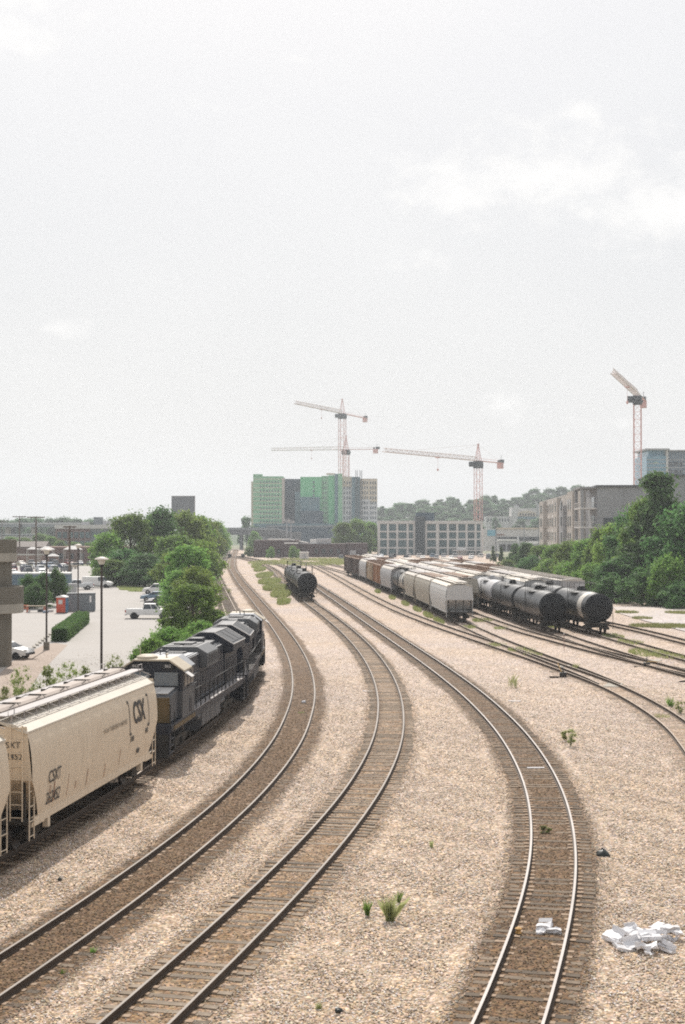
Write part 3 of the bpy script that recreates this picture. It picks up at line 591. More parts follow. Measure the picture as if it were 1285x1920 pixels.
    for s in (-1, 1):
        uf.box(min(s * (H - .7), s * (H + .12)), max(s * (H - .7), s * (H + .12)), -1.5, 1.5, .98, 1.08)
        for y in (-1.3, -.45, .45, 1.3): uf.box(s * (H - .12) - .05, s * (H - .12) + .05, y - .05, y + .05, 1.08, cut_z + .1)
        for y in (-1.15, 1.15): uf.tube([(s * (H - .1), y, 1.08), (s * (H - cut_x - .2), y, 1.3)], .06, 5)
    uf.build('underframe', M['under'] if not arch else trim, t)
    for s in (-1, 1):
        for sy in (-1, 1):
            ladder(t, s * (H - .22), sy * 1.53, .45, cut_z + (.2 if fancy else 0), 'x', trim, .45)
        if fancy: ladder(t, s * (H + .08), s * 1.1, 1.1, 4.3, 'y', trim, .42)
        coupler(t, s * (H + .1), s); bogie(t, s * (H - 1.55), 2, wheels)
    return t
def side_text(t, txt, x, z, size, m, bold=0.0, sx=1.0, name='lettering', prof=hprof, out=.05, bulge=.03):
    """lettering wrapped on the right-hand (-Y) side, following its curve"""
    vs, fs = text_geo(txt, size, bold, sx); mb = MB()
    mb.add([(x + a, -(prof(z + b) + out), z + b) for a, b, _ in vs], fs); return mb.build(name, m, t, fix=False)
def side_rects(t, rects, m, name, prof=hprof, out=.05):
    mb = MB()
    for x0, x1, z0, z1 in rects:
        n = max(1, int((z1 - z0) / .15)); zz = np.linspace(z0, z1, n + 1)
        vs = [(x, -(prof(z) + out), z) for z in zz for x in (x0, x1)]; mb.add(vs, [(2 * i, 2 * i + 1, 2 * i + 3, 2 * i + 2) for i in range(n)])
    return mb.build(name, m, t, fix=False)
def letter_hopper(t):
    side_text(t, 'CSX', 4.85, 3.13, 1.25, M['ink'], .03, .72, 'railway_logo')
    side_rects(t, [(3.42, 3.48, 2.35, 3.72), (3.28, 3.45, 3.66, 3.78), (3.47, 3.66, 2.34, 2.43), (6.25, 6.31, 2.42, 3.72), (6.08, 6.28, 3.66, 3.76), (6.04, 6.27, 2.38, 2.5)], M['ink'], 'logo_bracket')
    for rc in ((3.6, 3.74, 2.05, 2.28), (3.88, 4.02, 2.05, 2.28), (5.75, 5.87, 2.12, 2.34), (5.98, 6.1, 2.12, 2.34), (4.7, 5.05, 1.42, 1.62)): side_rects(t, [rc], M['ink'], 'data_panel')
    side_text(t, 'HOW TOMORROW MOVES', 1.55, 2.98, .26, M['inkf'], .004, .95, 'slogan')
    side_text(t, 'CSXT', -5.6, 2.28, .60, M['ink'], .006, .85, 'reporting_mark')
    side_text(t, '262452', -5.6, 1.55, .60, M['ink'], .006, .8, 'car_number')
    rr = random.Random(5)
    side_rects(t, [(x, x + rr.uniform(.03, .06), 1.2 + rr.uniform(0, .2), rr.uniform(1.6, 2.1)) for x in (-6.0, -5.6, -4.1, -3.2, -1.9, .3, 2.2)], M['rust'], 'rust_streak', out=.046)
    # end number
    vs, fs = text_geo('CSXT', .3); mb = MB(); mb.add([(-7.775, -a - .85, 3.62 + b) for a, b, _ in vs], fs); mb.build('end_mark', M['ink'], t, fix=False); vs, fs = text_geo('262452', .3); mb = MB(); mb.add([(-7.775, -a - .85, 3.24 + b) for a, b, _ in vs], fs); mb.build('end_number', M['ink'], t, fix=False)

def tank_car(label, group=None, half=7.6, r=1.48, body=None, end=None, bands=(), wheels=True, name='tank_car', tall=True):
    body = body or M['tank']; end = end or M['tankend']; t = thing(name, label, 'tank car', group=group); H = half; zc = 2.62
    MB().lathe([(r, -H + .25), (r, H - .25)], 40, 'x', (0, 0, zc)).build('barrel', body, t, smooth=True)
    for s in (-1, 1):
        e = MB(); e.lathe([(r, s * (H - .25)), (r * .97, s * (H - .12)), (r * .85, s * (H + .06)), (r * .6, s * (H + .2)), (r * .3, s * (H + .27)), (.01, s * (H + .29))], 40, 'x', (0, 0, zc)); e.build('end_cap', end, t, smooth='all')
        rim = MB(); rim.lathe([(r + .003, s * (H - .3)), (r + .025, s * (H - .3)), (r + .025, s * (H - .2)), (r + .003, s * (H - .2))], 40, 'x', (0, 0, zc)); rim.build('end_rim', body, t)
    for x0, x1, bm_ in bands: MB().lathe([(r + .004, x0), (r + .01, x0), (r + .01, x1), (r + .004, x1)], 40, 'x', (0, 0, zc)).build('painted_band', bm_, t, smooth=True)
    for x in np.linspace(-H + 2.4, H - 2.4, 4):
        seam = MB(); seam.lathe([(r + .003, x - .03), (r + .012, x - .02), (r + .012, x + .02), (r + .003, x + .03)], 40, 'x', (0, 0, zc))
        seam.build('weld_seam', body, t)
    # top fittings: manway dome, platform with railings
    dm = MB(); dm.lathe([(.33, zc + r - .1), (.33, zc + r + .42), (.3, zc + r + .5), (.05, zc + r + .55)], 16, 'z'); dm.lathe([(.12, zc + r - .05), (.12, zc + r + .35)], 10, 'z', (.75, .2, 0)); dm.lathe([(.1, zc + r - .05), (.1, zc + r + .3)], 10, 'z', (-.75, -.2, 0)); dm.build('manway_dome', end, t, smooth=True)
    pf = MB()
    for y in (-.95, .95): pf.box(-1.5, 1.5, y - .28, y + .28, zc + r - .18, zc + r - .14)
    for x in (-1.35, 1.35): pf.box(x - .14, x + .14, -.95, .95, zc + r + .02, zc + r + .06)
    p = pf.build('platform', M['black'], t)
    rl = MB(); zt = zc + r + .85
    for y in (-1.2, 1.2):
        for x in (-1.5, -.5, .5, 1.5): rl.tube([(x, y, zc + r - .45), (x, y, zt)], .022, 5)
        rl.tube([(-1.5, y, zt), (1.5, y, zt)], .022, 5); rl.tube([(-1.5, y, zt - .4), (1.5, y, zt - .4)], .018, 5)
    for x in (-1.5, 1.5): rl.tube([(x, -1.2, zt), (x, 1.2, zt)], .022, 5)
    rl.build('railing', M['black'], p)
    for sy in (-1, 1): ladder(t, 0, sy * (r + .04), .7, zc + r - .2, 'x', M['black'], .45)
    uf = MB(); uf.box(-H - .1, H + .1, -.25, .25, .75, 1.08)
    for s in (-1, 1):
        uf.box(min(s * (H - .9), s * (H + .15)), max(s * (H - .9), s * (H + .15)), -1.45, 1.45, .95, 1.06)
        x = s * (H - 1.7); uf.prism([(-1.3, 2.0), (-1.1, 1.05), (1.1, 1.05), (1.3, 2.0), (.8, 1.45), (-.8, 1.45)], 'x', x - .2, x + .2)
        for y in (-1.4, 1.4): uf.tube([(s * (H + .12), y, .45), (s * (H + .12), y, 2.1)], .03, 5)
        uf.tube([(s * (H + .12), -1.4, 2.05), (s * (H + .12), 1.4, 2.05)], .03, 5); uf.tube([(s * (H - .4), -1.46, 1.75), (-s * (H - .4), -1.46, 1.75)], .02, 4)
    uf.build('underframe', M['under'], t)
    for s in (-1, 1): coupler(t, s * (H + .1), s); bogie(t, s * (H - 1.6), 2, wheels)
    return t
def boxcar(label, body, roof, group=None, half=8.0, wheels=True, ribs=16, name='boxcar', ht=4.55):
    t = thing(name, label, 'boxcar', group=group); H = half; hz = ht - .28
    b = MB(); b.box(-H, H, -1.46, 1.46, 1.0, hz)
    for s in (-1, 1):
        for k in range(ribs):
            x = -H + .15 + k * (2 * H - .3) / (ribs - 1)
            if abs(x) < 1.6: continue
            b.box(x - .06, x + .06, s * 1.46 - .05, s * 1.46 + .05, 1.05, hz - .05)
        for y in (-.9, -.3, .3, .9): b.box(s * H - .04, s * H + .04, y - .07, y + .07, 1.1, hz - .1)
    b.build('body', body, t)
    r = MB(); r.prism([(-1.52, hz - .02), (-1.5, hz + .06), (-.7, ht - .06), (0, ht), (.7, ht - .06), (1.5, hz + .06), (1.52, hz - .02)], 'x', -H - .04, H + .04)
    for k in range(14): x = -H + .6 + k * (2 * H - 1.2) / 13; r.box(x - .04, x + .04, -1.3, 1.3, hz + .1, ht + .03)
    r.build('roof', roof, t)
    for s in (-1, 1):
        d = MB(); d.box(-1.5, 1.5, s * 1.5 - .05, s * 1.5 + .05, 1.08, hz - .12)
        for z in (1.6, 2.3, 3.0, 3.7): d.box(-1.45, 1.45, s * 1.56 - .03, s * 1.56 + .03, z, z + .08)
        d.build('sliding_door', body, t)
        sl = MB(); sl.box(-H, H, s * 1.4 - .06, s * 1.4 + .06, .82, 1.0); sl.build('side_sill', M['under'], t)
        ladder(t, s * (H - .35), s * 1.56, .6, hz - .3, 'x', M['under'], .42)
    uf = MB(); uf.box(-H, H, -.25, .25, .75, .99); uf.build('underframe', M['under'], t)
    for s in (-1, 1): coupler(t, s * H, s); bogie(t, s * (H - 1.7), 2, wheels)
    return t

def locomotive(label):
    t = thing('diesel_locomotive', label, 'locomotive', group='diesel locomotives at the head of the freight train')
    # nose end is -X
    fr = MB(); fr.box(-10.9, 10.9, -1.5, 1.5, 1.35, 1.72)
    for s in (-1, 1): fr.box(s * 10.95 - .12, s * 10.95 + .12, -1.45, 1.45, .35, 1.72)
    fr.build('frame', M['lblue'], t, bevel=.02)
    st = MB()
    for s in (-1, 1): st.box(-10.4, -5.2, s * 1.505 - .01, s * 1.505 + .01, 1.42, 1.62)
    st.build('sill_stripe', M['yel'], t)
    wk = MB()
    for s in (-1, 1): wk.box(-5.4, 10.6, min(s * 1.08, s * 1.52), max(s * 1.08, s * 1.52), 1.723, 1.75)
    wk.box(10.2, 10.95, -1.45, 1.45, 1.724, 1.752); wk.build('walkway', M['greyroof'], t)
    ft = MB(); ft.prism([(-1.1, .32), (-1.42, .6), (-1.42, 1.34), (1.42, 1.34), (1.42, .6), (1.1, .32)], 'x', -2.9, 2.6)
    for x in (-1.8, -.5, .8): ft.box(x - .03, x + .03, -1.44, 1.44, .62, 1.30)
    ft.build('fuel_tank', M['lgrey'], t, bevel=.03)
    for e in (-1, 1): slab(t, 'pilot', M['black'], (e * 11.02 - .06, e * 11.02 + .06, -1.4, 1.4, .2, 1.3))
    an = MB(); an.lathe([(.2, -3.9), (.2, -3.0)], 10, 'x', (0, -1.2, 1.15)); an.lathe([(.2, 2.8), (.2, 4.2)], 10, 'x', (0, -1.2, 1.15)); an.lathe([(.2, 2.8), (.2, 4.2)], 10, 'x', (0, 1.2, 1.15)); an.build('air_tank', M['lgrey'], t, smooth=True)
    # nose
    n = MB(); n.prism([(-10.25, 1.72), (-10.2, 2.6), (-10.0, 3.02), (-8.3, 3.16), (-8.3, 1.72)], 'y', -1.28, 1.28); no = n.build('nose', M['lgrey'], t, bevel=.08)
    nf = MB(); nf.box(-10.285, -10.255, -1.27, 1.27, 1.74, 2.92); nf.build('nose_front', M['yel'], no)
    nt_ = MB(); nt_.prism([(-9.96, 3.055), (-8.35, 3.17), (-8.35, 3.2), (-9.96, 3.085)], 'y', -1.12, 1.12); nt_.tube([(-9.7, -.5, 3.1), (-9.7, -.5, 3.22), (-9.0, -.5, 3.26)], .03, 5); nt_.tube([(-9.5, .2, 3.1), (-9.5, .2, 3.25)], .06, 6); nt_.build('nose_top', M['offw'], no)
    for y in (-.3, .3): MB().lathe([(.1, -10.30), (.11, -10.26)], 12, 'x', (0, y, 2.35)).build('headlight', M['white'], no)
    nd_ = MB(); nd_.box(-10.29, -10.257, .5, 1.0, 1.82, 2.75); nd_.build('nose_door', M['yel'], no)
    # cab
    c = MB(); cab = [(-1.5, 1.72), (-1.52, 4.05), (-.85, 4.5), (.85, 4.5), (1.52, 4.05), (1.5, 1.72)]
    c.prism([(-1.5, 1.72), (-1.52, 3.02), (1.52, 3.02), (1.5, 1.72)], 'x', -8.38, -5.4); c.prism([(-1.5, 3.02), (-1.5, 4.03), (-.84, 4.47), (.84, 4.47), (1.5, 4.03), (1.5, 3.02)], 'x', -8.3, -5.42, 1)
    c.build('cab', [M['lgrey'], M['lblue']], t)
    rf = MB(); rf.prism([(-1.62, 3.98), (-1.62, 4.05), (-.88, 4.55), (.88, 4.55), (1.62, 4.05), (1.62, 3.98), (.86, 4.47), (-.86, 4.47)], 'x', -8.55, -6.6)
    rf.lathe([(.55, 4.5), (.5, 4.66), (.3, 4.74), (.02, 4.76)], 14, 'z', (-7.9, .35, 0)); rf.tube([(-7.4, -.5, 4.5), (-7.4, -.5, 4.7), (-7.1, -.5, 4.7)], .05, 6); rf.tube([(-7.0, .9, 4.5), (-7.0, .9, 5.0)], .02, 4)
    rf.build('cab_roof', M['lcream'], t)
    rb = MB(); rb.prism([(-1.5, 4.04), (-.88, 4.53), (.88, 4.53), (1.5, 4.04), (.86, 4.46), (-.86, 4.46)], 'x', -6.59, -5.2); rb.build('rear_roof', M['lroofl'], t)
    for s in (-1, 1):
        nb = MB(); nb.box(-8.47, -8.40, min(s * .55, s * 1.05), max(s * .55, s * 1.05), 4.10, 4.34); q = nb.build('number_board', M['black'], t)
        vs, fs = text_geo('862', .2); mb = MB(); mb.add([(-8.475, -a - (-s) * 0 + s * .8, 4.22 + b) for a, b, _ in vs], fs); mb.build('number', M['offw'], q, fix=False)
        w = MB(); w.box(-8.42, -8.39, min(s * .12, s * 1.28), max(s * .12, s * 1.28), 3.28, 3.92); w.build('windscreen', M['winsh'], t)
        ww = MB()
        for x0, x1 in ((-8.0, -7.35), (-7.2, -6.55), (-6.4, -5.8)): ww.box(x0, x1, s * 1.505 - .02, s * 1.505 + .02, 3.2, 3.92)
        ww.build('side_window', M['glass'], t)
        aw = MB(); aw.add([(-8.3, s * 1.54, 3.98), (-7.6, s * 1.54, 3.98), (-7.7, s * 1.95, 3.72), (-8.35, s * 1.95, 3.72), (-8.3, s * 1.54, 3.95), (-7.6, s * 1.54, 3.95), (-7.7, s * 1.95, 3.69), (-8.35, s * 1.95, 3.69)], [(0, 1, 2, 3), (7, 6, 5, 4), (0, 4, 5, 1), (1, 5, 6, 2), (2, 6, 7, 3), (3, 7, 4, 0)]); aw.build('window_awning', M['offw'], t)
        mr = MB(); mr.tube([(-7.2, s * 1.6, 3.62), (-5.4, s * 1.6, 3.62)], .025, 5); mr.tube([(-7.2, s * 1.6, 3.15), (-5.4, s * 1.6, 3.15)], .025, 5); mr.build('window_rail', M['lroof'], t)
        dr = MB(); dr.box(-6.7, -6.2, s * 1.51 - .02, s * 1.51 + .02, 1.85, 2.5); dr.build('battery_door', M['lblue'], t)
    # long hood
    h = MB(); h.box(-5.2, -2.0, -1.12, 1.12, 1.75, 4.28); h.box(-2.0, 6.0, -1.0, 1.0, 1.75, 4.15); h.box(6.0, 10.2, -1.08, 1.08, 1.75, 3.7)
    for s in (-1, 1):
        for x in np.arange(-4.9, 9.9, .72): h.box(x, x + .6, s * (1.14 if x < -2.2 else 1.02 if x < 5.9 else 1.10) - .015, s * (1.14 if x < -2.2 else 1.02 if x < 5.9 else 1.10) + .015, 1.95, 3.2)
        for x in np.arange(-1.6, 5.6, .95): h.box(x, x + .5, s * .99 - .04, s * .99 + .04, 3.35, 3.95)
        h.tube([(-5.0, s * 1.16, 3.4), (-2.2, s * 1.16, 3.4)], .03, 5); h.tube([(-2.0, s * 1.05, 1.95), (5.8, s * 1.05, 1.95)], .05, 5)
    h.build('hood', M['lblue'], t)
    vt = MB()
    for x in (-4.6, -3.7, -2.8): vt.box(x, x + .5, -.5, .5, 4.34, 4.42)
    vt.tube([(-5.6, .2, 4.5), (-5.6, .2, 4.72), (-5.2, .2, 4.74)], .05, 6); vt.tube([(-5.6, -.1, 4.5), (-5.6, -.1, 4.68), (-5.1, -.1, 4.70)], .05, 6); vt.box(-.9, .4, -.5, .5, 4.63, 4.72); vt.box(4.4, 5.6, -.4, .4, 4.2, 4.34)
    for s in (-1, 1): vt.tube([(-5.1, s * .95, 4.36), (5.9, s * .8, 4.24)], .03, 5)
    vt.build('roof_vent', M['ldark'], t)
    hr = MB(); hr.box(-5.15, -2.1, -1.05, 1.05, 4.285, 4.34); hr.box(-1.9, 5.9, -.85, .85, 4.155, 4.2); hr.build('hood_roof', M['lroofl'], t)
    ib = MB(); ib.prism([(-1.2, 3.5), (-1.52, 3.55), (-1.52, 4.28), (-.95, 4.62), (.95, 4.62), (1.52, 4.28), (1.52, 3.55), (1.2, 3.5)], 'x', -1.9, 1.3); ib.build('brake_grid_box', M['lroof'], t, bevel=.03)
    gr = MB()
    for s in (-1, 1):
        gr.box(-1.6, 1.0, s * 1.53 - .01, s * 1.53 + .01, 3.7, 4.2)
        for k in range(2): gr.box(-1.5 + k * 1.35, -.4 + k * 1.35, min(s * .1, s * .8), max(s * .1, s * .8), 4.625, 4.645)
    gr.build('brake_grille', M['ldark'], t)
    mz = MB(); mz.box(2.2, 4.0, -.75, .75, 4.2, 4.45); mz.box(2.6, 3.6, -.35, .35, 4.45, 4.72); mz.box(4.5, 5.4, -.6, .6, 4.2, 4.4); mz.build('exhaust_silencer', M['ldark'], t, bevel=.04)
    rw = MB(); rw.prism([(-1.1, 3.55), (-1.58, 3.72), (-1.58, 4.12), (-.42, 4.78), (.42, 4.78), (1.58, 4.12), (1.58, 3.72), (1.1, 3.55)], 'x', 6.0, 10.3); rwo = rw.build('radiator_wings', M['lblue'], t, bevel=.02)
    for s in (-1, 1):
        for k in range(3):
            x0 = 6.25 + k * 1.35; g = MB(); a = (s * .55, 4.725); b = (s * 1.45, 4.213); g.add([(x0, a[0], a[1]), (x0 + 1.2, a[0], a[1]), (x0 + 1.2, b[0], b[1]), (x0, b[0], b[1])] , [(0, 1, 2, 3)])
            g.v = [(x, y, z + .012) for x, y, z in g.v]; g.build('radiator_grille', M['ldark'], rwo)
        e = MB(); e.tube([(6.0, s * 1.58, 4.13), (10.3, s * 1.58, 4.13)], .03, 5); e.tube([(6.02, s * 1.58, 4.13), (6.02, s * .42, 4.8), (6.02, 0, 4.8)], .035, 5); e.tube([(6.0, s * .45, 4.79), (10.3, s * .45, 4.79)], .03, 5); e.tube([(10.28, s * 1.58, 4.13), (10.28, s * .42, 4.8), (10.28, 0, 4.8)], .035, 5); e.build('roof_edge', M['offw'], rwo)
    # handrails
    for s in (-1, 1):
        hd = MB(); y = s * 1.5
        for x in np.arange(-4.9, 10.4, 1.25): hd.tube([(x, y, 1.74), (x, y, 2.78)], .032, 5)
        hd.tube([(-5.2, y, 2.78), (10.1, y, 2.78), (10.8, y * .98, 2.0)], .03, 5)
        for e in (-10.85, 10.85): hd.tube([(e, y * .95, .5), (e, y * .95, 2.7)], .035, 5); hd.tube([(e - .6 * (1 if e > 0 else -1), y, .5), (e - .6 * (1 if e > 0 else -1), y, 2.3)], .03, 5)
        hd.tube([(10.85, y * .95, 2.7), (10.85, y * .3, 2.7), (10.85, y * .3, 1.75)], .03, 5); hd.build('handrail', M['black'], t)
        for e in (-1, 1):
            sp = MB()
            for k in range(4): sp.box(e * 10.55 - .3, e * 10.55 + .3, min(y * .82, y), max(y * .82, y), .42 + k * .32, .46 + k * .32)
            sp.build('step', M['lgrey'], t)
    for s in (-1, 1): coupler(t, s * 11.0, s); bogie(t, s * 6.9, 3, True, 1.85, M['under'])
    return t
M['winsh'] = mat('windscreen glass', (.10, .125, .15), .15, var=.15, scale=1, spec=.6)

# ------------------------------------------------------------------ road vehicles
CARP = {}
PAINT = {}
def paint(c, name):
    if name not in PAINT: PAINT[name] = mat(name + ' car paint', c, .45, var=.05, scale=1.0, spec=.6)
    return PAINT[name]
M['taill'] = mat('red tail light', (.45, .03, .02), .3); M['hub'] = mat('alloy hub', (.45, .45, .46), .35, .6); M['trimd'] = mat('dark car trim', (.03, .03, .032), .5); M['headl'] = mat('clear headlight', (.7, .7, .68), .2)
KIND = {  # lower-body profile (x,z) ; greenhouse (x0,x1 at belt, x0,x1 at roof, belt z, roof z); wheels
 'sedan': ([(-2.3, .45), (-2.3, .85), (-2.15, .98), (-1.4, 1.02), (1.05, 1.0), (2.1, .82), (2.28, .6), (2.28, .35), (-2.2, .35)], (-1.75, 1.15, -1.0, .35, .98, 1.45), 1.38, .33, .88),
 'suv': ([(-2.35, .5), (-2.35, 1.0), (-2.28, 1.15), (1.1, 1.12), (2.1, 1.0), (2.32, .75), (2.32, .4), (-2.3, .4)], (-2.26, 1.2, -2.0, .45, 1.1, 1.76), 1.42, .38, .92),
 'van': ([(-2.8, .5), (-2.82, 1.3), (1.75, 1.25), (2.6, 1.05), (2.8, .8), (2.8, .42), (-2.75, .42)], (-2.8, 1.8, -2.72, 1.05, 1.25, 2.1), 1.7, .38, .98),
 'pickup': ([(-2.85, .62), (-2.88, 1.18), (-.62, 1.2), (1.35, 1.2), (2.6, 1.1), (2.85, .95), (2.85, .5), (2.6, .45), (-2.7, .5)], (-.75, 1.45, -.6, .75, 1.18, 1.85), 1.78, .42, .98)}
def car_mesh(kind, pm, full):
    prof, (b0, b1, r0, r1, bz, rz), wb, wr, hw = KIND[kind]
    t = thing({'sedan': 'parked_car', 'suv': 'parked_car', 'van': 'parked_van', 'pickup': 'pickup_truck'}[kind], None, None)
    b = MB(); n = len(prof)
    # body: three slices across, tucked at the sides
    ys = [-hw, -hw * .94, hw * .94, hw]; sc = [.965, 1, 1, .965]
    xm = sum(p[0] for p in prof) / n; zm = .65
    vs = [(xm + (x - xm) * k, y, zm + (z - zm) * (k if z > zm else 1)) for y, k in zip(ys, sc) for x, z in prof]
    fs = [tuple(range(n)), tuple(range(3 * n, 4 * n))[::-1]] + [(j * n + i, j * n + (i + 1) % n, (j + 1) * n + (i + 1) % n, (j + 1) * n + i) for j in range(3) for i in range(n)]
    b.add(vs, fs)
    # pillars and roof
    def gh(m, ins, z0, z1, mi=0):
        w0, w1 = hw * .93 - ins, hw * .78 - ins
        f = lambda a, c, z: a + (c - a) * (z - bz) / (rz - bz)
        vs = []
        for z in (z0, z1):
            x0, x1 = f(b0, r0, z) + ins, f(b1, r1, z) - ins; w = w0 + (w1 - w0) * (z - bz) / (rz - bz); vs += [(x0, -w, z), (x1, -w, z), (x1, w, z), (x0, w, z)]
        m.add(vs, [(0, 1, 2, 3), (4, 5, 6, 7), (0, 1, 5, 4), (1, 2, 6, 5), (2, 3, 7, 6), (3, 0, 4, 7)], mi)
    gh(b, 0, rz - .09, rz)
    if kind == 'van':      # panelled load space
        b.box(-2.78, .25, -hw * .93, hw * .93, 1.2, rz - .02)
    else:
        for sx, (a, c) in ((0, (b0, r0)), (1, (b1, r1)), (2, ((b0 * .45 + b1 * .55), (r0 * .45 + r1 * .55)))):
            for s in (-1, 1): b.tube([(a + (.05 if sx == 0 else -.05 if sx == 1 else 0), s * hw * .915, bz - .04), (c + (.05 if sx == 0 else -.05 if sx == 1 else 0), s * hw * .765, rz - .04)], .05, 5)
    if kind == 'pickup': # open bed
        b.box(-2.8, -.8, -hw + .1, hw - .1, 1.205, 1.215, 0)
    bo = b.build('body', pm, t, smooth=True, bevel=.05 if full else 0)
    g = MB(); gh(g, .025, bz - .03, rz - .06); g.build('window_glass', M['glass'], t)
    if full:
        lo = MB(); x0 = min(p[0] for p in prof); x1 = max(p[0] for p in prof); lo.box(x0 - .05, x0 + .12, -hw * .9, hw * .9, .42, .62); lo.box(x1 - .12, x1 + .05, -hw * .9, hw * .9, .38, .58); lo.build('bumper', M['hub'] if kind == 'pickup' else M['trimd'], t, bevel=.03)
        for s in (-1, 1):
            q = MB(); q.box(x0 - .02, x0 + .1, min(s * hw * .8, s * hw * .99), max(s * hw * .8, s * hw * .99), .8, 1.1 if kind != 'sedan' else .95); q.build('tail_light', M['taill'], t)
            q = MB(); q.box(x1 - .16, x1 - .02, min(s * hw * .62, s * hw * .93), max(s * hw * .62, s * hw * .93), .68, .86); q.build('headlight', M['headl'], t)
            q = MB(); q.box(b1 - .35, b1 - .2, min(s * hw * .95, s * (hw + .16)), max(s * hw * .95, s * (hw + .16)), bz + .02, bz + .18); q.build('mirror', pm, t)
    for sx in (-1, 1):
        for s in (-1, 1):
            w = MB(); o = (sx * wb, s * (hw - .1), wr); w.lathe([(wr * .6, -.12), (wr * .96, -.12), (wr, -.08), (wr, .08), (wr * .96, .12), (wr * .6, .12)], 18 if full else 10, 'y', o); wo = w.build('wheel', M['tire'], t, smooth=True)
            if full: h = MB(); h.lathe([(wr * .6, -.1), (wr * .6, .1), (.02, .1 + .015 * s)], 14, 'y', (o[0], o[1] + s * .015, o[2])); h.build('hub', M['hub'], wo)
            if full: ac = MB(); ac.lathe([(wr * 1.22, .0), (wr * 1.22, .03)], 18, 'y', (o[0], s * (hw - .028) - .015, o[2] + .03)); ac.build('wheel_arch', M['trimd'], t)
    return t
def put_car(kind, col, colname, x, y, rz, label, group=None, full=True, z=0.0):
    key = (kind, colname, full); first = key not in CARP
    o = car_mesh(kind, paint(col, colname), full) if first else copy_tree(CARP[key])
    if first: CARP[key] = o
    o.location = (x, y, z - .022); o.rotation_euler = (0, 0, rz)
    cat = {'sedan': 'car', 'suv': 'car', 'van': 'van', 'pickup': 'pickup truck'}[kind]
    for k in ('group',):
        if k in o: del o[k]
    return tag(o, label, cat, group)

# ------------------------------------------------------------------ trees and plants
def leaf_geo(clumps, nleaf, size, rng, flat=.35, squash=.8):
    """many small bent leaf sprays spread through the volume of the clumps; clumps: (x,y,z,r)"""
    C = np.array(clumps); w = C[:, 3] ** 2; w /= w.sum(); idx = rng.choice(len(C), nleaf, p=w)
    d = rng.normal(size=(nleaf, 3)); d /= np.linalg.norm(d, axis=1)[:, None]
    r = np.abs(rng.normal(0, .72, nleaf))
    pos = C[idx, :3] + d * (C[idx, 3] * r)[:, None] * np.array([1, 1, squash])
    nrm = d * .75 + rng.normal(size=(nleaf, 3)) * .55 + np.array([0, 0, flat]); nrm /= np.linalg.norm(nrm, axis=1)[:, None]
    a = np.cross(nrm, rng.normal(size=(nleaf, 3))); a /= np.linalg.norm(a, axis=1)[:, None]; b = np.cross(nrm, a)
    s = size * rng.uniform(.4, 1.45, nleaf)[:, None]
    V = np.stack([pos - a * s, pos + b * s * .55 + nrm * s * .18, pos + a * s, pos - b * s * .55 + nrm * s * .18], 1).reshape(-1, 3)
    F = np.arange(nleaf * 4).reshape(-1, 4)
    return V, F
def np_mesh(name, V, F, m):
    me = bpy.data.meshes.new(name); me.vertices.add(len(V)); me.vertices.foreach_set('co', V.astype(np.float32).ravel())
    me.loops.add(F.size); me.loops.foreach_set('vertex_index', F.astype(np.int32).ravel()); me.polygons.add(len(F)); me.polygons.foreach_set('loop_start', np.arange(0, F.size, F.shape[1], dtype=np.int32)); me.polygons.foreach_set('loop_total', np.full(len(F), F.shape[1], np.int32))
    me.materials.append(m); me.update(); me.validate(); return me
TREEP = {}
def tree_proto(kind, seed, m, h=10.0, rad=4.2, base=.16, nleaf=9000, leaf=.30, nclump=26, trunk=.28):
    """mesh pair (crown, trunk) of a tree of height h"""
    rng = np.random.default_rng(seed); cl = []
    for i in range(nclump):
        if kind == 'broad':
            u = rng.random(); z = h * (base + (1 - base) * (.08 + .86 * u)); rr = rad * (math.sin(math.pi * min(.97, .2 + .78 * u)) ** .6) * rng.uniform(.35, 1.0); s = rad * rng.uniform(.13, .29)
        elif kind == 'tall':
            u = rng.random(); z = h * (base + (1 - base) * (.05 + .92 * u)); rr = rad * (1 - .72 * u) * rng.uniform(.15, 1.0); s = rad * rng.uniform(.16, .34) * (1.05 - .45 * u)
        elif kind == 'bush':
            u = rng.random() ** 1.3; z = h * (.1 + .78 * u); rr = rad * math.sqrt(max(.05, 1 - u * u)) * rng.uniform(.3, .98); s = rad * rng.uniform(.14, .28)
        else:              # open crown with gaps
            u = rng.random(); z = h * (.38 + .58 * u); rr = rad * (math.sin(math.pi * min(.97, .15 + .8 * u)) ** .6) * rng.uniform(.4, 1.0); s = rad * rng.uniform(.17, .27)
        a = rng.uniform(0, 2 * math.pi); cl.append((rr * math.cos(a), rr * math.sin(a), z, s))
    V, F = leaf_geo(cl, nleaf, leaf, rng); V[:, 2] = np.maximum(V[:, 2], .05)
    cm = np_mesh('crown', V, F, m)
    tb = MB(); top = h * .72; tb.tube([(0, 0, -.3), (.05, .02, h * .25), (-.08, .1, h * .5), (0, 0, top)], [trunk, trunk * .8, trunk * .5, trunk * .15], 8)
    for x, y, z, s in cl[::2]:
        z0 = min(z * .75, top * .95); tb.tube([(0, 0, z0 * .8), (x * .5, y * .5, (z0 + z) * .48), (x * .95, y * .95, z)], [trunk * .35, trunk * .2, trunk * .06], 5)
    to = tb.build('trunk', M['bark'], None, smooth='all', fix=False); tm = to.data; bpy.data.objects.remove(to)
    TREEP.setdefault(kind + '_' + m.name.split()[0], []).append((cm, tm, h, rad))
    return (cm, tm, h, rad)
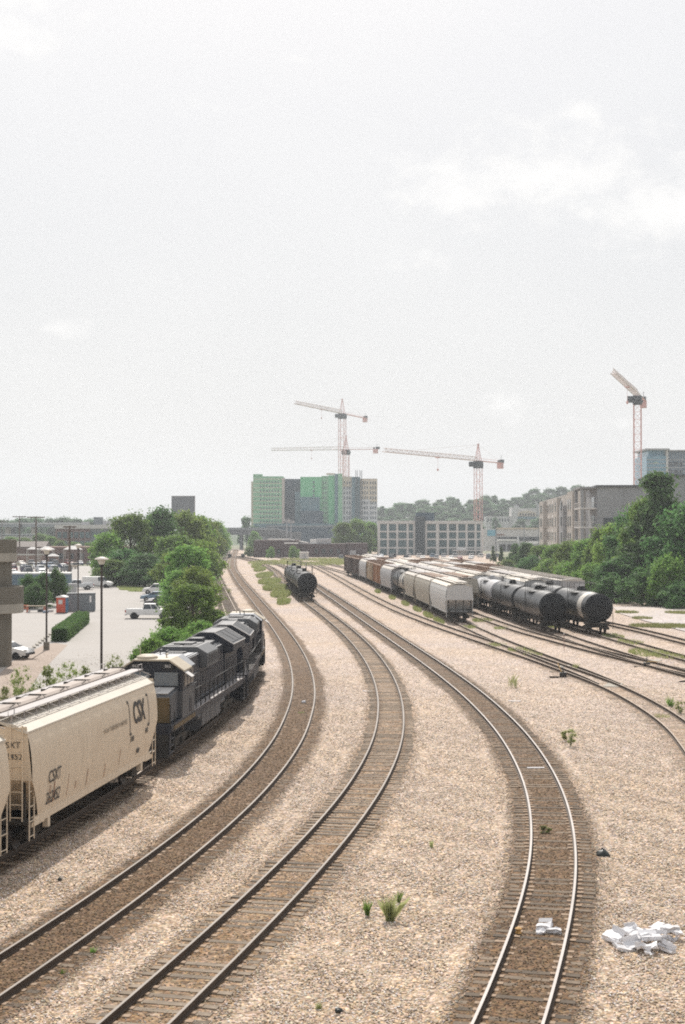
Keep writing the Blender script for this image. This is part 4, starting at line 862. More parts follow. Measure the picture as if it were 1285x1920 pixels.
def put_tree(proto, label, x, y, h, rz=None, w=None, group=None, z=0.0, cat='tree', name='tree', part=('crown', 'trunk')):
    cm, tm, ph, pr = proto; s = h / ph; sw = (w / 2 / pr) if w else s
    t = thing(name, label, cat, (x, y, z - .05), random.uniform(0, 6.28) if rz is None else rz, group, (sw, sw, s))
    for me, nm in ((cm, part[0]), (tm, part[1])):
        o = bpy.data.objects.new(nm, me); link(o, t)
    return t
def blades(name, spots, n, h, m, rng, lean=.35, wd=.012, per=None):
    """grass or weed blades: spots (x,y,rx,ry)"""
    V = []; F = []
    P = np.array([s[2] * s[3] for s in spots]); P = P / P.sum()
    idx = rng.choice(len(spots), n, p=P)
    for i in idx:
        x, y, rx, ry = spots[i][:4]; a = rng.uniform(0, 6.28); q = math.sqrt(rng.random()); bx, by = x + rx * q * math.cos(a), y + ry * q * math.sin(a)
        hh = h * rng.uniform(.45, 1.2); t = rng.uniform(0, 6.28); l = rng.normal(0, lean) * hh; dx, dy = math.cos(t) * wd, math.sin(t) * wd; ex, ey = bx - math.sin(t) * l, by + math.cos(t) * l
        k = len(V); V += [(bx - dx, by - dy, -.02), (bx + dx, by + dy, -.02), ((bx + ex * .6 + bx * .0) / 1.6 + dx * .7, (by + ey * .6) / 1.6 + dy * .7, hh * .6), (ex, ey, hh)]
        F.append((k, k + 1, k + 2, k + 3))
    return np.array(V), np.array(F)

# ------------------------------------------------------------------ lattice cranes
def lattice(mb, a, b, w0, w1, nseg, rl, rb, tri=False, up=Vector((0, 0, 1))):
    a = Vector(a); b = Vector(b); d = (b - a).normalized(); s = d.cross(up)
    s = s.normalized() if s.length > .01 else Vector((1, 0, 0)); u = s.cross(d).normalized()
    offs = [(-.5, -.5), (.5, -.5), (.5, .5), (-.5, .5)] if not tri else [(-.5, 0), (.5, 0), (0, .9)]
    def pt(k, t): w = w0 + (w1 - w0) * t; return a + (b - a) * t + s * offs[k][0] * w + u * offs[k][1] * w
    n = len(offs)
    for k in range(n): mb.tube([pt(k, 0), pt(k, 1)], rl, 4)
    for i in range(nseg):
        t0, t1 = i / nseg, (i + 1) / nseg
        for k in range(n):
            k2 = (k + 1) % n
            mb.tube([pt(k, t0), pt(k2, t0)], rb, 3, cap=False); mb.tube([pt(k, t0), pt(k2, t1)] if i % 2 else [pt(k2, t0), pt(k, t1)], rb, 3, cap=False)
def tower_crane(label, x, y, zj, jv, cl, apex=None, mw=2.2, jw=1.5, jm=None, lean=0.0):
    """zj jib height, jv horizontal jib vector, cl counter-jib length, apex height above the jib"""
    t = thing('tower_crane', label, 'crane', (x, y, 0), math.atan2(jv[1], jv[0])); jl = math.hypot(*jv)
    m = MB(); lattice(m, (0, 0, -.5), (0, 0, zj - 3.2), mw, mw, int(zj / mw / 1.1), .115 * mw / 2.2, .05 * mw / 2.2); m.build('mast', M['crane'], t, fix=False)
    sl = MB(); sl.prism([(-mw * .6, zj - 3.3), (-mw * .75, zj - 1.6), (-mw * .6, zj - .2), (mw * .6, zj - .2), (mw * .75, zj - 1.6), (mw * .6, zj - 3.3)], 'y', -mw * .6, mw * .6); sl.lathe([(mw * .8, zj - 2.6), (mw * .8, zj - 2.0)], 12, 'z'); sl.build('slewing_unit', M['craned'], t)
    cb = MB(); cb.prism([(0.3, zj - 2.6), (2.2, zj - 2.6), (2.6, zj - 1.6), (2.3, zj - .4), (.3, zj - .4)], 'y', -mw * .6 - 1.8, -mw * .6); cb.build('operator_cab', M['craned'], t, bevel=.05)
    j = MB(); lattice(j, (mw * .4, 0, zj), (jl, 0, zj), jw, jw * .75, int(jl / 2.2), .08 * jw, .035 * jw, True); j.build('jib', jm or M['cranew'], t, fix=False)
    tr = MB(); tx = jl * .46; tr.box(tx - .8, tx + .8, -.7, .7, zj - .5, zj - .15); tr.tube([(tx, 0, zj - .4), (tx, 0, zj - 5.0)], .05, 4); tr.lathe([(.1, zj - 6.0), (.4, zj - 5.6), (.4, zj - 5.1), (.1, zj - 4.8)], 8, 'z', (tx, 0, 0)); tr.build('trolley', M['crane'], t)
    cj = MB()
    for s in (-1, 1): cj.tube([(0, s * jw * .45, zj), (-cl, s * jw * .45, zj)], .16, 4); cj.tube([(0, s * jw * .45, zj + 1.1), (-cl * .9, s * jw * .45, zj + 1.1)], .04, 4)
    for k in range(int(cl / 1.6)): xx = -k * 1.6; cj.tube([(xx, -jw * .45, zj), (xx - 1.6, jw * .45, zj)], .06, 3)
    cj.build('counter_jib', M['crane'], t, fix=False)
    cw = MB()
    for k in range(3): cw.box(-cl + .4 + k * 1.0, -cl + 1.3 + k * 1.0, -jw * .5, jw * .5, zj - 2.6, zj - .15)
    cw.build('counterweight', M['crane'], t)
    wi = MB(); wi.box(-cl - .8, -cl + 1.6, -.8, .8, zj + .2, zj + 1.6); wi.lathe([(.6, -.7), (.6, .7)], 10, 'y', (-cl + 2.8, 0, zj + .8)); wi.tube([(-cl + 1.5, 0, zj), (-cl + .8, 0, zj + 3.4), (-cl - .6, 0, zj + 3.2)], .08, 4); wi.build('hoist_winch', M['craned'], t)
    if apex:
        ap = MB(); za = zj + apex
        for sx, sy in ((-1, -1), (1, -1), (1, 1), (-1, 1)): ap.tube([(sx * mw * .42, sy * mw * .42, zj - .2), (sx * .12, sy * .12, za)], .12, 4)
        for k in range(6):
            f = k / 6; w = mw * .42 * (1 - f) + .12 * f; z = zj + apex * f; f2 = (k + 1) / 6; w2 = mw * .42 * (1 - f2) + .12 * f2; z2 = zj + apex * f2
            for p, q in (((-w, -w, z), (w2, -w2, z2)), ((w, -w, z), (w2, w2, z2)), ((w, w, z), (-w2, w2, z2)), ((-w, w, z), (-w2, -w2, z2)), ((-w, -w, z), (w, -w, z)), ((-w, w, z), (w, w, z))): ap.tube([p, q], .05, 3, cap=False)
        ap.box(-.5, .5, -.3, .3, za - .3, za + .4); ap.build('apex_tower', M['crane'], t, fix=False)
        ti = MB(); ti.tube([(0, 0, za), (jl * .33, 0, zj + jw)], .045, 4); ti.tube([(0, 0, za), (jl * .68, 0, zj + jw)], .045, 4); ti.tube([(0, 0, za), (-cl + 1, 0, zj + .3)], .045, 4); ti.build('tie_bar', M['cranew'], t)
    return t

# ------------------------------------------------------------------ buildings
def slab(t, name, m, *boxes, **kw):
    mb = MB()
    for b in boxes: mb.box(*b)
    return mb.build(name, m, t, **kw)
M['lotline'] = mat('faded white line', (.60, .585, .56), .9, var=.25, scale=3)

# ================================================================== the freight train
H = covered_hopper
LH = H('cream covered hopper with black CSX lettering and number 262452, coupled to the locomotive', (M['cream'], M['creamroof'], M['hatch'], M['cream']), group='cream hoppers of the freight train')
letter_hopper(LH); P0 = PATHS['T0']; qA = P0.atY(55.5); place_on(LH, P0, qA, 7.75)
LH2 = H('cream covered hopper cut off by the left edge, behind the lettered one', (M['cream'], M['creamroof'], M['hatch'], M['cream']), group='cream hoppers of the freight train'); place_on(LH2, P0, qA - 17.15, 7.75)
LO = locomotive('grey and dark blue locomotive with dirty yellow nose, coupled to the cream hopper'); place_on(LO, P0, qA + 21.9, 11)
LO2 = copy_tree(LO); LO2['label'] = 'dark leading locomotive turned nose away, half hidden behind the grey one'; place_on(LO2, P0, qA + 44.6, 11, flip=True)

# ================================================================== cars in the yard
M['hwhite'] = mat('chalky white hopper', (.56, .56, .55), .6, var=.10, scale=.8, streak=.7, dirt=(.36, .33, .28), dirt_amt=.4)
M['hbeige'] = mat('beige grey hopper', (.40, .37, .31), .6, var=.2, scale=.8, streak=.7, dirt=(.25, .21, .16), dirt_amt=.5)
M['hgrey'] = mat('light grey hopper', (.44, .44, .45), .6, var=.2, scale=.8, streak=.7, dirt=(.24, .19, .15), dirt_amt=.7)
M['hrust'] = mat('orange brown boxcar', (.36, .19, .10), .7, var=.15, scale=.8, streak=.7, dirt=(.16, .10, .07), dirt_amt=.4)
M['htan'] = mat('tan boxcar', (.44, .35, .25), .7, var=.15, scale=.8, streak=.7, dirt=(.22, .16, .1), dirt_amt=.4)
M['hbrown'] = mat('dark brown boxcar', (.085, .055, .045), .7, var=.2, scale=.8, streak=.7, dirt=(.05, .04, .03), dirt_amt=.5)
M['rfw'] = mat('pale dusty roof', (.54, .50, .45), .7, var=.2, scale=.7, dirt=(.28, .2, .14), dirt_amt=.8)
M['rfr'] = mat('rusty brown roof', (.25, .16, .11), .8, var=.25, scale=.7, dirt=(.40, .33, .27), dirt_amt=.4)
PROTO = {}
MK = {
 'hw': lambda: H('x', (M['hwhite'], M['creamroof'], M['rfw'], M['hwhite']), half=8.6, fancy=False, bulge=.0, wheels=True, cut_z=2.5, cut_x=1.3),
 'hb': lambda: H('x', (M['hbeige'], M['rfw'], M['rfr'], M['hbeige']), half=8.6, fancy=False, bulge=.015, wheels=True),
 'hg': lambda: H('x', (M['hgrey'], M['rfw'], M['greyroof'], M['hgrey']), half=8.2, fancy=False, bulge=.0, wheels=False, arch=True),
 'hs': lambda: H('x', (M['hbeige'], M['rfw'], M['greyroof'], M['hbeige']), half=6.6, fancy=False, bulge=.0, wheels=False, cut_z=2.9, cut_x=2.2),
 'bo': lambda: boxcar('x', M['hrust'], M['rfr'], wheels=False), 'bt': lambda: boxcar('x', M['htan'], M['rfr'], wheels=False),
 'bb': lambda: boxcar('x', M['hbrown'], M['rfr'], wheels=False), 'bl': lambda: boxcar('x', M['hgrey'], M['rfw'], half=9.5, wheels=False),
 'tk': lambda: tank_car('x'), 'tw': lambda: tank_car('x', bands=((-5.7, -3.9, M['band']),)), 'ts': lambda: tank_car('x', bands=((-5.2, -3.8, M['band']), (-2.6, -1.6, M['band']))),
 'tg': lambda: tank_car('x', end=M['hgrey'], body=M['hgrey'])}
DESC = {'hw': ('white hopper', 'hopper car', 8.6), 'hb': ('beige grey hopper', 'hopper car', 8.6), 'hg': ('light grey hopper', 'hopper car', 8.2), 'hs': ('short drab hopper', 'hopper car', 6.6),
        'bo': ('orange brown boxcar', 'boxcar', 8.0), 'bt': ('tan boxcar', 'boxcar', 8.0), 'bb': ('dark brown boxcar', 'boxcar', 8.0), 'bl': ('long grey boxcar', 'boxcar', 9.5),
        'tk': ('black tank car', 'tank car', 7.6), 'tw': ('black tank car with one white band', 'tank car', 7.6), 'ts': ('dark tank car with white stripes', 'tank car', 7.6), 'tg': ('light grey tank car', 'tank car', 7.6)}
ORD = ['first', 'second', 'third', 'fourth', 'fifth', 'sixth', 'seventh', 'eighth', 'ninth', 'tenth', 'eleventh', 'twelfth', 'thirteenth', 'fourteenth']
def consist(path, Y0, kinds, row, group, labels=None):
    P = PATHS[path]; q = P.atY(Y0); labels = labels or {}
    for i, k in enumerate(kinds):
        d, cat, half = DESC[k]
        if k in PROTO: o = copy_tree(PROTO[k])
        else: o = PROTO[k] = MK[k]()
        lab = labels.get(i) or (d + ', ' + ORD[i] + ' car from near end of ' + row)
        tag(o, lab, cat, group); q += half; place_on(o, P, q + .2, half); q += half + 1.1
consist('T2', 215.5, ['tk', 'tk', 'tk'], 'the middle track pair', 'black tank cars alone on the middle track', {0: 'foremost black tank car alone on the middle track, round end facing', 1: 'black tank car in the middle of the three on the middle track', 2: 'rearmost of the three black tank cars on the middle track'})
consist('T5', 166, ['hw', 'hb', 'hs', 'ts', 'hg', 'bo', 'bt', 'hg', 'bb', 'bb'], "the first row", "freight cars in the white hopper's row",
        {0: 'boxy white covered hopper heading its row, ladders on its near end', 1: 'beige grey covered hopper coupled right behind the white one', 2: 'short drab hopper with cut away ends behind the beige one', 3: 'dark striped tank car with curved end in front of grey hopper', 5: 'orange brown boxcar between a grey hopper and a tan boxcar', 6: 'tan boxcar between the orange one and a grey hopper', 9: "dark brown boxcar at the far end of the white hopper's row"})
consist('TA', 186, ['hb', 'hg', 'hg', 'hg', 'hw', 'hg', 'bo', 'hg', 'hw'], "the row behind the white hopper's", "freight cars in the row behind the white hopper's")
consist('T6', 149.5, ['tk', 'tk', 'tg', 'hw', 'hg', 'hb', 'hg', 'bb', 'hw'], 'the plain black tank row', 'freight cars in the plain black tank row', {0: 'plain black tank car heading its row, dull round end facing', 1: 'black tank car coupled behind the plain black one with dark rim', 2: 'light grey tank car behind the two black ones'})
consist('T7', 147, ['tw', 'tk', 'hw', 'hg', 'bb', 'bb', 'hg', 'hb', 'bb'], "the banded tank row", "freight cars in the white banded tank's row", {0: 'black tank car with a broad white band, rightmost by the trees', 1: 'black tank car coupled behind the white banded one'})
consist('T8', 178, ['bl', 'bl', 'bl', 'bb', 'hg', 'bb', 'hw'], 'the row along the trees', 'freight cars in the row along the trees', {0: 'long grey boxcar with pale ribbed roof, nearest in the row along trees'})

# ================================================================== left side: the car park
# concrete tower with two round planters
t = thing('concrete_tower', 'round weathered concrete column with two drum collars at the left edge', 'tower', (-28.6, 116, 0))
c = MB(); c.lathe([(1.62, -.1), (1.62, 4.3)], 40); c.lathe([(1.62, 6.2), (1.62, 8.45)], 40); c.build('shaft', M['conc'], t, smooth=True)
for (z0, z1, zb, r, nm) in ((4.3, 6.45, 5.05, 2.55, 'drum_collar'), (8.45, 10.25, 9.15, 2.0, 'drum_collar')):
    c = MB(); c.lathe([(1.5, z0), (r - .05, z0), (r, z0 + .06), (r, zb)], 48); c.lathe([(r, zb), (r + .004, zb), (r + .004, z1 - .04), (r - .03, z1), (r - .22, z1), (r - .24, z1 - .7), (1.5, z1 - .7)], 48, m=1); c.build(nm, [M['concl'], M['conc']], t, smooth=True)
def lamp_post(label, x, y, h, block=False):
    t = thing('street_lamp', label, 'street lamp', (x, y, 0), 0, 'saucer lamps in the car park')
    p = MB(); p.tube([(0, 0, -.05), (0, 0, h - .55)], [.095, .075], 10); p.lathe([(.13, -.05), (.13, .35), (.1, .4)], 10); p.build('pole', M['pole'], t, smooth=True)
    n = MB(); n.lathe([(.1, h - .62), (.14, h - .55), (.14, h - .42)], 12); n.build('collar', M['black'], t, smooth=True)
    d = MB(); d.lathe([(.18, h - .42), (.30, h - .1), (.31, h - .06), (.05, h - .05)], 20); d.build('lamp_glass', M['lampg'], t, smooth=True)
    s = MB(); s.lathe([(.50, h - .09), (.51, h - .06), (.42, h + .02), (.2, h + .10), (.02, h + .13)], 28); s.build('saucer_shade', M['shade'], t, smooth=True)
    if block: b = MB(); b.box(-.24, .24, -.24, .24, -.05, .72); b.build('footing', M['conc'], t, bevel=.03)
M['pole'] = mat('brown lamp pole', (.05, .036, .03), .5, var=.15); M['lampg'] = mat('frosted lamp glass', (.62, .58, .50), .4, var=.05); M['shade'] = mat('faded lamp shade', (.50, .45, .40), .6, var=.1)
lamp_post('nearest saucer lamp, tall brown pole rising from behind the cream hopper', xat(191, 100), 100, 9.05)
lamp_post('saucer lamp on a square concrete footing beside the dark bushes', xat(88, 131), 131, 9.2, True)
lamp_post('saucer lamp standing at the far end of the clipped hedge', xat(147, 176), 176, 9.1)
M['wood'] = mat('weathered pole wood', (.12, .085, .065), .9, var=.25, scale=2)
def utility_pole(label, x, y, h, arm, rz=0.0, extra=True):
    t = thing('utility_pole', label, 'utility pole', (x, y, 0), rz, 'wooden utility poles')
    p = MB(); p.tube([(0, 0, -.3), (0, 0, h)], [.26, .17], 10); p.build('pole', M['wood'], t, smooth=True)
    a = MB(); a.box(-arm / 2, arm / 2, -.22, -.02, h - .35, h - .08); a.tube([(-arm * .3, -.12, h - .3), (0, -.2, h - 1.2), (arm * .3, -.12, h - .3)], .03, 4); a.build('crossarm', M['wood'], t)
    i = MB()
    for k in (-.46, -.2, .2, .46): i.lathe([(.06, h - .08), (.09, h + .02), (.05, h + .12)], 8, 'z', (arm * k, -.12, 0))
    i.build('insulator', M['white'], t)
    if extra: q = MB(); q.lathe([(.3, h - 3.6), (.3, h - 2.5)], 12, 'z', (.5, 0, 0)); q.build('transformer', M['lgrey'], t, smooth=True)
utility_pole('thick utility pole with a wide crossarm behind the white roofed trailer', xat(68, 372), 372, 14.2, 4.6, .05, False)
utility_pole('utility pole with a transformer and pinkish crossarm, left of the thick pole', xat(37, 455), 455, 15.0, 4.4, -.05)
utility_pole('shorter utility pole rising behind the grey metal box and pickup', xat(131, 262), 262, 11.6, 2.4, .3, False)
utility_pole('distant utility pole at the left edge above the concrete tower', xat(4, 620), 620, 14.5, 3.0, .2, False)
# clipped hedge
def hedge_mesh(L_, w, h, n, leaf, seed):
    rng = np.random.default_rng(seed); p = np.stack([rng.uniform(-L_ / 2, L_ / 2, n), rng.uniform(-w / 2, w / 2, n), rng.uniform(0.05, h, n)], 1)
    f = rng.integers(0, 3, n); p[f == 0, 2] = h + rng.normal(0, .07, (f == 0).sum()); s = rng.choice([-1, 1], n); p[f == 1, 1] = s[f == 1] * w / 2 + rng.normal(0, .05, (f == 1).sum()); k = (f == 2) & (rng.random(n) < .5); p[k, 0] = s[k] * L_ / 2 + rng.normal(0, .05, k.sum())
    d = rng.normal(size=(n, 3)) + np.array([0, 0, .6]); d /= np.linalg.norm(d, axis=1)[:, None]; a = np.cross(d, rng.normal(size=(n, 3))); a /= np.linalg.norm(a, axis=1)[:, None]; b = np.cross(d, a); sz = leaf * rng.uniform(.6, 1.3, n)[:, None]
    return np.stack([p - a * sz, p + b * sz * .6, p + a * sz, p - b * sz * .6], 1).reshape(-1, 3), np.arange(n * 4).reshape(-1, 4)
h0 = np.array(gnd(112, 1203)); h1 = np.array(gnd(155, 1168)); hc = (h0 + h1) / 2; hl = float(np.hypot(*(h1 - h0)))
t = thing('hedge', 'long clipped green hedge along the walkway in the car park', 'hedge', (hc[0], hc[1], 0), math.atan2(h1[1] - h0[1], h1[0] - h0[0]))
V, F = hedge_mesh(hl, 1.5, 1.25, 9000, .12, 3); link(bpy.data.objects.new('foliage', np_mesh('foliage', V, F, M['leafd'])), t)
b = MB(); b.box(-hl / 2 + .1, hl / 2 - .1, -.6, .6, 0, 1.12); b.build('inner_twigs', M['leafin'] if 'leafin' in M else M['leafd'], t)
# wheel stops along the walkway edge
a0 = np.array(gnd(40, 1233)); a1 = np.array(gnd(103, 1183)); n = 13
for i in range(n):
    c = a0 + (a1 - a0) * (i / (n - 1)); tt = thing('wheel_stop', 'worn concrete wheel stop in the line between walkway and car park', 'wheel stop', (c[0], c[1], -.02), math.atan2(a1[1] - a0[1], a1[0] - a0[0]) + .15, 'wheel stops along the walkway')
    if i == 0: mb = MB(); mb.prism([(-.14, 0), (-.11, .14), (.11, .14), (.14, 0)], 'x', -.8, .8); o = mb.build('curb_block', M['concl'], tt); ws = o.data
    else: link(bpy.data.objects.new('curb_block', ws), tt)
for i in range(7):
    c = gnd(262 + i * 1.5, 1150 - i * 6.2); sheet('bay_line', [(c[0] - 3.2, c[1]), (c[0] + 2.0, c[1] + .25), (c[0] + 2.0, c[1] + .37), (c[0] - 3.2, c[1] + .12)], -.02, M['lotline'])
# portable toilet
x, y = gnd(117, 1149); t = thing('portable_toilet', 'red portable toilet with pale roof beside the grey metal box', 'portable toilet', (x, y, -.02), R(-8))
M['ptred'] = mat('red plastic', (.50, .085, .045), .5, var=.1); M['ptblue'] = mat('blue plastic side', (.06, .16, .26), .5)
b = MB(); b.box(-.62, .62, -.6, .6, .08, 2.05); b.build('cabin', M['ptred'], t, bevel=.03)
b = MB(); b.box(-.5, .5, -.64, -.605, .15, 1.95); dr = b.build('door', M['ptred'], t, bevel=.01)
b = MB(); b.box(-.3, .25, -.66, -.645, 1.2, 1.75); b.build('door_sign', M['offw'], dr)
b = MB(); b.box(.625, .64, -.55, .55, .1, 2.0); b.build('side_panel', M['ptblue'], t)
b = MB(); b.prism([(-.7, 2.06), (-.6, 2.2), (0, 2.34), (.6, 2.2), (.7, 2.06)], 'y', -.68, .68); b.build('roof', M['white'], t)
b = MB(); b.box(-.6, .6, -.58, .58, 0, .08); b.build('skid', M['black'], t)
# grey corrugated storage container
x, y = gnd(150, 1146); t = thing('storage_container', 'grey corrugated metal container with a white notice behind the red toilet', 'container', (x, y + 1.1, -.02), R(12))
M['cont'] = mat('grey corrugated metal', (.20, .225, .24), .6, var=.12, scale=1.2, streak=.5)
b = MB(); b.box(-1.9, 1.8, -1.15, 1.15, .05, 2.42)
for k in range(26): xx = -1.85 + k * .145; b.box(xx, xx + .07, -1.19, -1.15, .15, 2.3)
for k in range(15): yy = -1.1 + k * .155; b.box(1.8, 1.84, yy, yy + .07, .15, 2.3)
b.build('body', M['cont'], t)
slab(t, 'notice', M['white'], (1.05, 1.3, -1.205, -1.192, 1.2, 2.1)); slab(t, 'top_rail', M['lgrey'], (-1.95, 1.86, -1.21, -1.1, 2.3, 2.45))
x, y = gnd(129, 1132); t = thing('utility_cabinet', 'pale grey utility cabinet standing behind the container', 'cabinet', (x, y + 3, -.02), .1); slab(t, 'body', M['hgrey'], (-.6, .6, -.5, .5, 0, 2.9), bevel=.04); slab(t, 'door', M['hgrey'], (-.5, .5, -.53, -.505, .2, 2.6)); slab(t, 'plinth', M['conc'], (-.7, .7, -.6, .6, -.03, .06))
# dark shrubs
P_bushd = tree_proto('bush', 31, M['leafd'], 5.5, 3.2, nleaf=16000, leaf=.17, nclump=60, trunk=.14)
P_bush = tree_proto('bush', 32, M['leaf'], 5.5, 3.2, nleaf=16000, leaf=.17, nclump=60, trunk=.14)
P_br1 = tree_proto('broad', 41, M['leaf'], 12, 5.0, base=.02, nleaf=24000, leaf=.27, nclump=80)
P_br2 = tree_proto('broad', 42, M['leafd'], 12, 5.0, base=.02, nleaf=24000, leaf=.27, nclump=80)
P_br3 = tree_proto('broad', 43, M['leafy'], 12, 5.0, base=.02, nleaf=22000, leaf=.27, nclump=76)
P_tall = tree_proto('tall', 44, M['leafd'], 16, 4.4, nleaf=24000, leaf=.28, nclump=70)
P_open = tree_proto('open', 45, M['leafb'], 13, 5.0, nleaf=6500, leaf=.42, nclump=20)
P_far = tree_proto('broad', 46, M['leafb'], 12, 5.5, nleaf=6500, leaf=.55, nclump=26)
P_far2 = tree_proto('tall', 47, M['leafb'], 14, 4.0, nleaf=5000, leaf=.5, nclump=22)
def tr(p, label, px, d, top, wpx, group=None, cat='tree', z=0.0, name='tree'):
    h = zat(top, d) - z; part = ('foliage', 'stem') if cat == 'shrub' else ('crown', 'trunk')
    return put_tree(p, label, xat(px, d), d, h, w=wpx * d / FPX, group=group, cat=cat, z=z, name=name, part=part)
G = 'dark bushes in front of the white roofed trailer'
tr(P_bushd, 'round dark bush behind the concrete tower, left of its row', 52, 203, 1074, 44, G, 'shrub', name='shrub')
tr(P_bushd, 'dark bush in the middle of the bushes before the trailer', 80, 206, 1070, 46, G, 'shrub', name='shrub')
tr(P_bushd, 'tallest dark bush, next to the red portable toilet', 107, 204, 1062, 44, G, 'shrub', name='shrub')
tr(P_bushd, 'low dark bush filling below between the taller dark ones', 66, 198, 1092, 60, G, 'shrub', name='shrub')
# white-roofed trailer
x, y = xat(50, 232), 232; t = thing('semi_trailer', 'long parked trailer with a bright white roof behind the dark bushes', 'trailer', (x, y, -.02), R(4))
slab(t, 'body', M['lblue2'] if 'lblue2' in M else mat('blue grey trailer side', (.12, .17, .21), .6, streak=.5), (-7.6, 7.2, -1.3, 1.3, 1.0, 3.7)); slab(t, 'roof', M['white'], (-7.65, 7.25, -1.34, 1.34, 3.702, 3.98), bevel=.08); slab(t, 'underframe', M['under'], (-7.4, 7.0, -1.1, 1.1, .75, .998))
for xx in (-6.2, -5.0):
    for s in (-1, 1): MB().lathe([(.3, s * 1.0), (.5, s * 1.0), (.5, s * 1.25), (.3, s * 1.25)], 16, 'y', (xx, 0, .5)).build('wheel', M['tire'], t, smooth=True)
slab(t, 'landing_leg', M['under'], (5.0, 5.2, -.9, -.7, 0, .8), (5.0, 5.2, .7, .9, 0, .8))
# picnic table with boxes and junk beside it
x, y = gnd(68, 1148); t = thing('trestle_table', 'wooden trestle table standing before the dark bushes', 'table', (x, y, -.02), R(-3)); slab(t, 'tabletop', M['tabw'] if 'tabw' in M else mat('raw timber', (.42, .34, .25), .8), (-1.3, 1.3, -.4, .4, .82, .9))
for xx in (-1.15, 1.15):
    for yy in (-.32, .32): slab(t, 'leg', mat('orange trestle', (.45, .12, .06), .6), (xx - .05, xx + .05, yy - .05, yy + .05, 0, .82))
for i, (px, lab, cm, kind) in enumerate(((44, 'orange striped barricade left of the trestle table', (.50, .14, .06), 'barricade'), (55, 'white bucket left of the trestle table', (.6, .58, .55), 'bucket'), (76, 'dark crate under the right end of the trestle table', (.05, .06, .07), 'crate'), (86, 'blue grey sack right of the trestle table', (.25, .32, .40), 'sack'), (95, 'pale folded tarp near the red portable toilet', (.55, .55, .55), 'tarp'))):
    x, y = gnd(px, 1147 + (i % 2) * 2); t = thing(kind, lab, kind, (x, y, -.02), .2 * i); m_ = mat(kind + ' surface', cm, .7)
    if kind == 'barricade':
        slab(t, 'board', m_, (-.7, .7, -.03, .03, .75, .95), (-.7, .7, -.03, .03, .4, .55)); slab(t, 'leg', m_, (-.62, -.56, -.25, .25, 0, .74), (.56, .62, -.25, .25, 0, .74))
    elif kind == 'bucket': MB().lathe([(.14, 0), (.18, .38), (.19, .4), (.17, .38), (.13, .05)], 14).build('pail', m_, t, smooth=True); MB().tube([(-.18, 0, .38), (0, -.1, .5), (.18, 0, .38)], .012, 5).build('handle', M['black'], t)
    else:
        b = MB(); b.box(-.35, .35, -.25, .25, 0, .32); o = b.build('body', m_, t, bevel=.1 if kind != 'crate' else .02)
        if kind == 'crate': slab(t, 'lid', M['black'], (-.38, .38, -.28, .28, .322, .36))
# vehicles near
WH = (.74, .73, .71)
x, y = gnd(275, 1160); put_car('pickup', WH, 'white', x + .2, y + .9, R(3), 'white extended cab pickup nearest in the car park, tailgate facing left')
x, y = gnd(292, 1140); put_car('suv', (.045, .04, .045), 'black', x + .6, y + .8, R(184), 'dark suv with red tail light right behind the white pickup')
x, y = gnd(296, 1134); put_car('sedan', (.66, .63, .62), 'pearl', x + .7, y + 1.2, R(184), 'pale sedan with dark windows between the black suv and the blue car')
x, y = gnd(290, 1127); put_car('sedan', (.16, .24, .34), 'steel blue', x, y + 1.2, R(184), 'steel blue car between the pale sedan and the white van')
x, y = gnd(298, 1114); put_car('suv', WH, 'white', x - .6, y + 1.5, R(185), 'white van like suv farthest in the row by the trees', full=True)
x, y = gnd(182, 1102); put_car('van', WH, 'white', x, y + 1, R(-4), 'white panel van parked beside the dark trees')
x, y = gnd(143, 1106); put_car('pickup', (.60, .61, .62), 'silver', x, y + 1, R(200), 'silver pickup partly hidden behind the container')
x, y = gnd(20, 1236); put_car('sedan', WH, 'white', x - .6, y + 1, R(-16), 'white sedan half hidden by the concrete tower')
# rows of parked cars
PAL = [('white', WH), ('silver', (.48, .49, .50)), ('black', (.03, .03, .035)), ('grey', (.18, .19, .20)), ('dark red', (.25, .03, .03)), ('steel blue', (.16, .24, .34)), ('dark blue', (.03, .05, .12)), ('beige', (.45, .38, .30))]
rr = random.Random(12); rows = [(338, 24, 100, 'front'), (362, 22, 186, 'second'), (392, 24, 190, 'third'), (424, 40, 190, 'back')]
for d, p0, p1, rn in rows:
    k = 0; x = xat(p0, d)
    while x < xat(p1, d):
        cn, cc = PAL[rr.choice([0, 1, 1, 2, 2, 2, 3, 3, 4, 5, 6, 6, 7])]; kd = rr.choice(['sedan', 'sedan', 'suv'])
        put_car(kd, cc, cn, x, d + rr.uniform(-1.2, 1.2), R(112 + rr.uniform(-9, 9) + (180 if rr.random() < .4 else 0)), f'{cn} {"suv" if kd == "suv" else "car"}, {ORD[k] if k < 14 else "last"} from left in the {rn} row, far car park', f'cars in the {rn} row of the far car park', False)
        x += rr.uniform(3.0, 4.0) if rr.random() < .8 else 8.0; k += 1
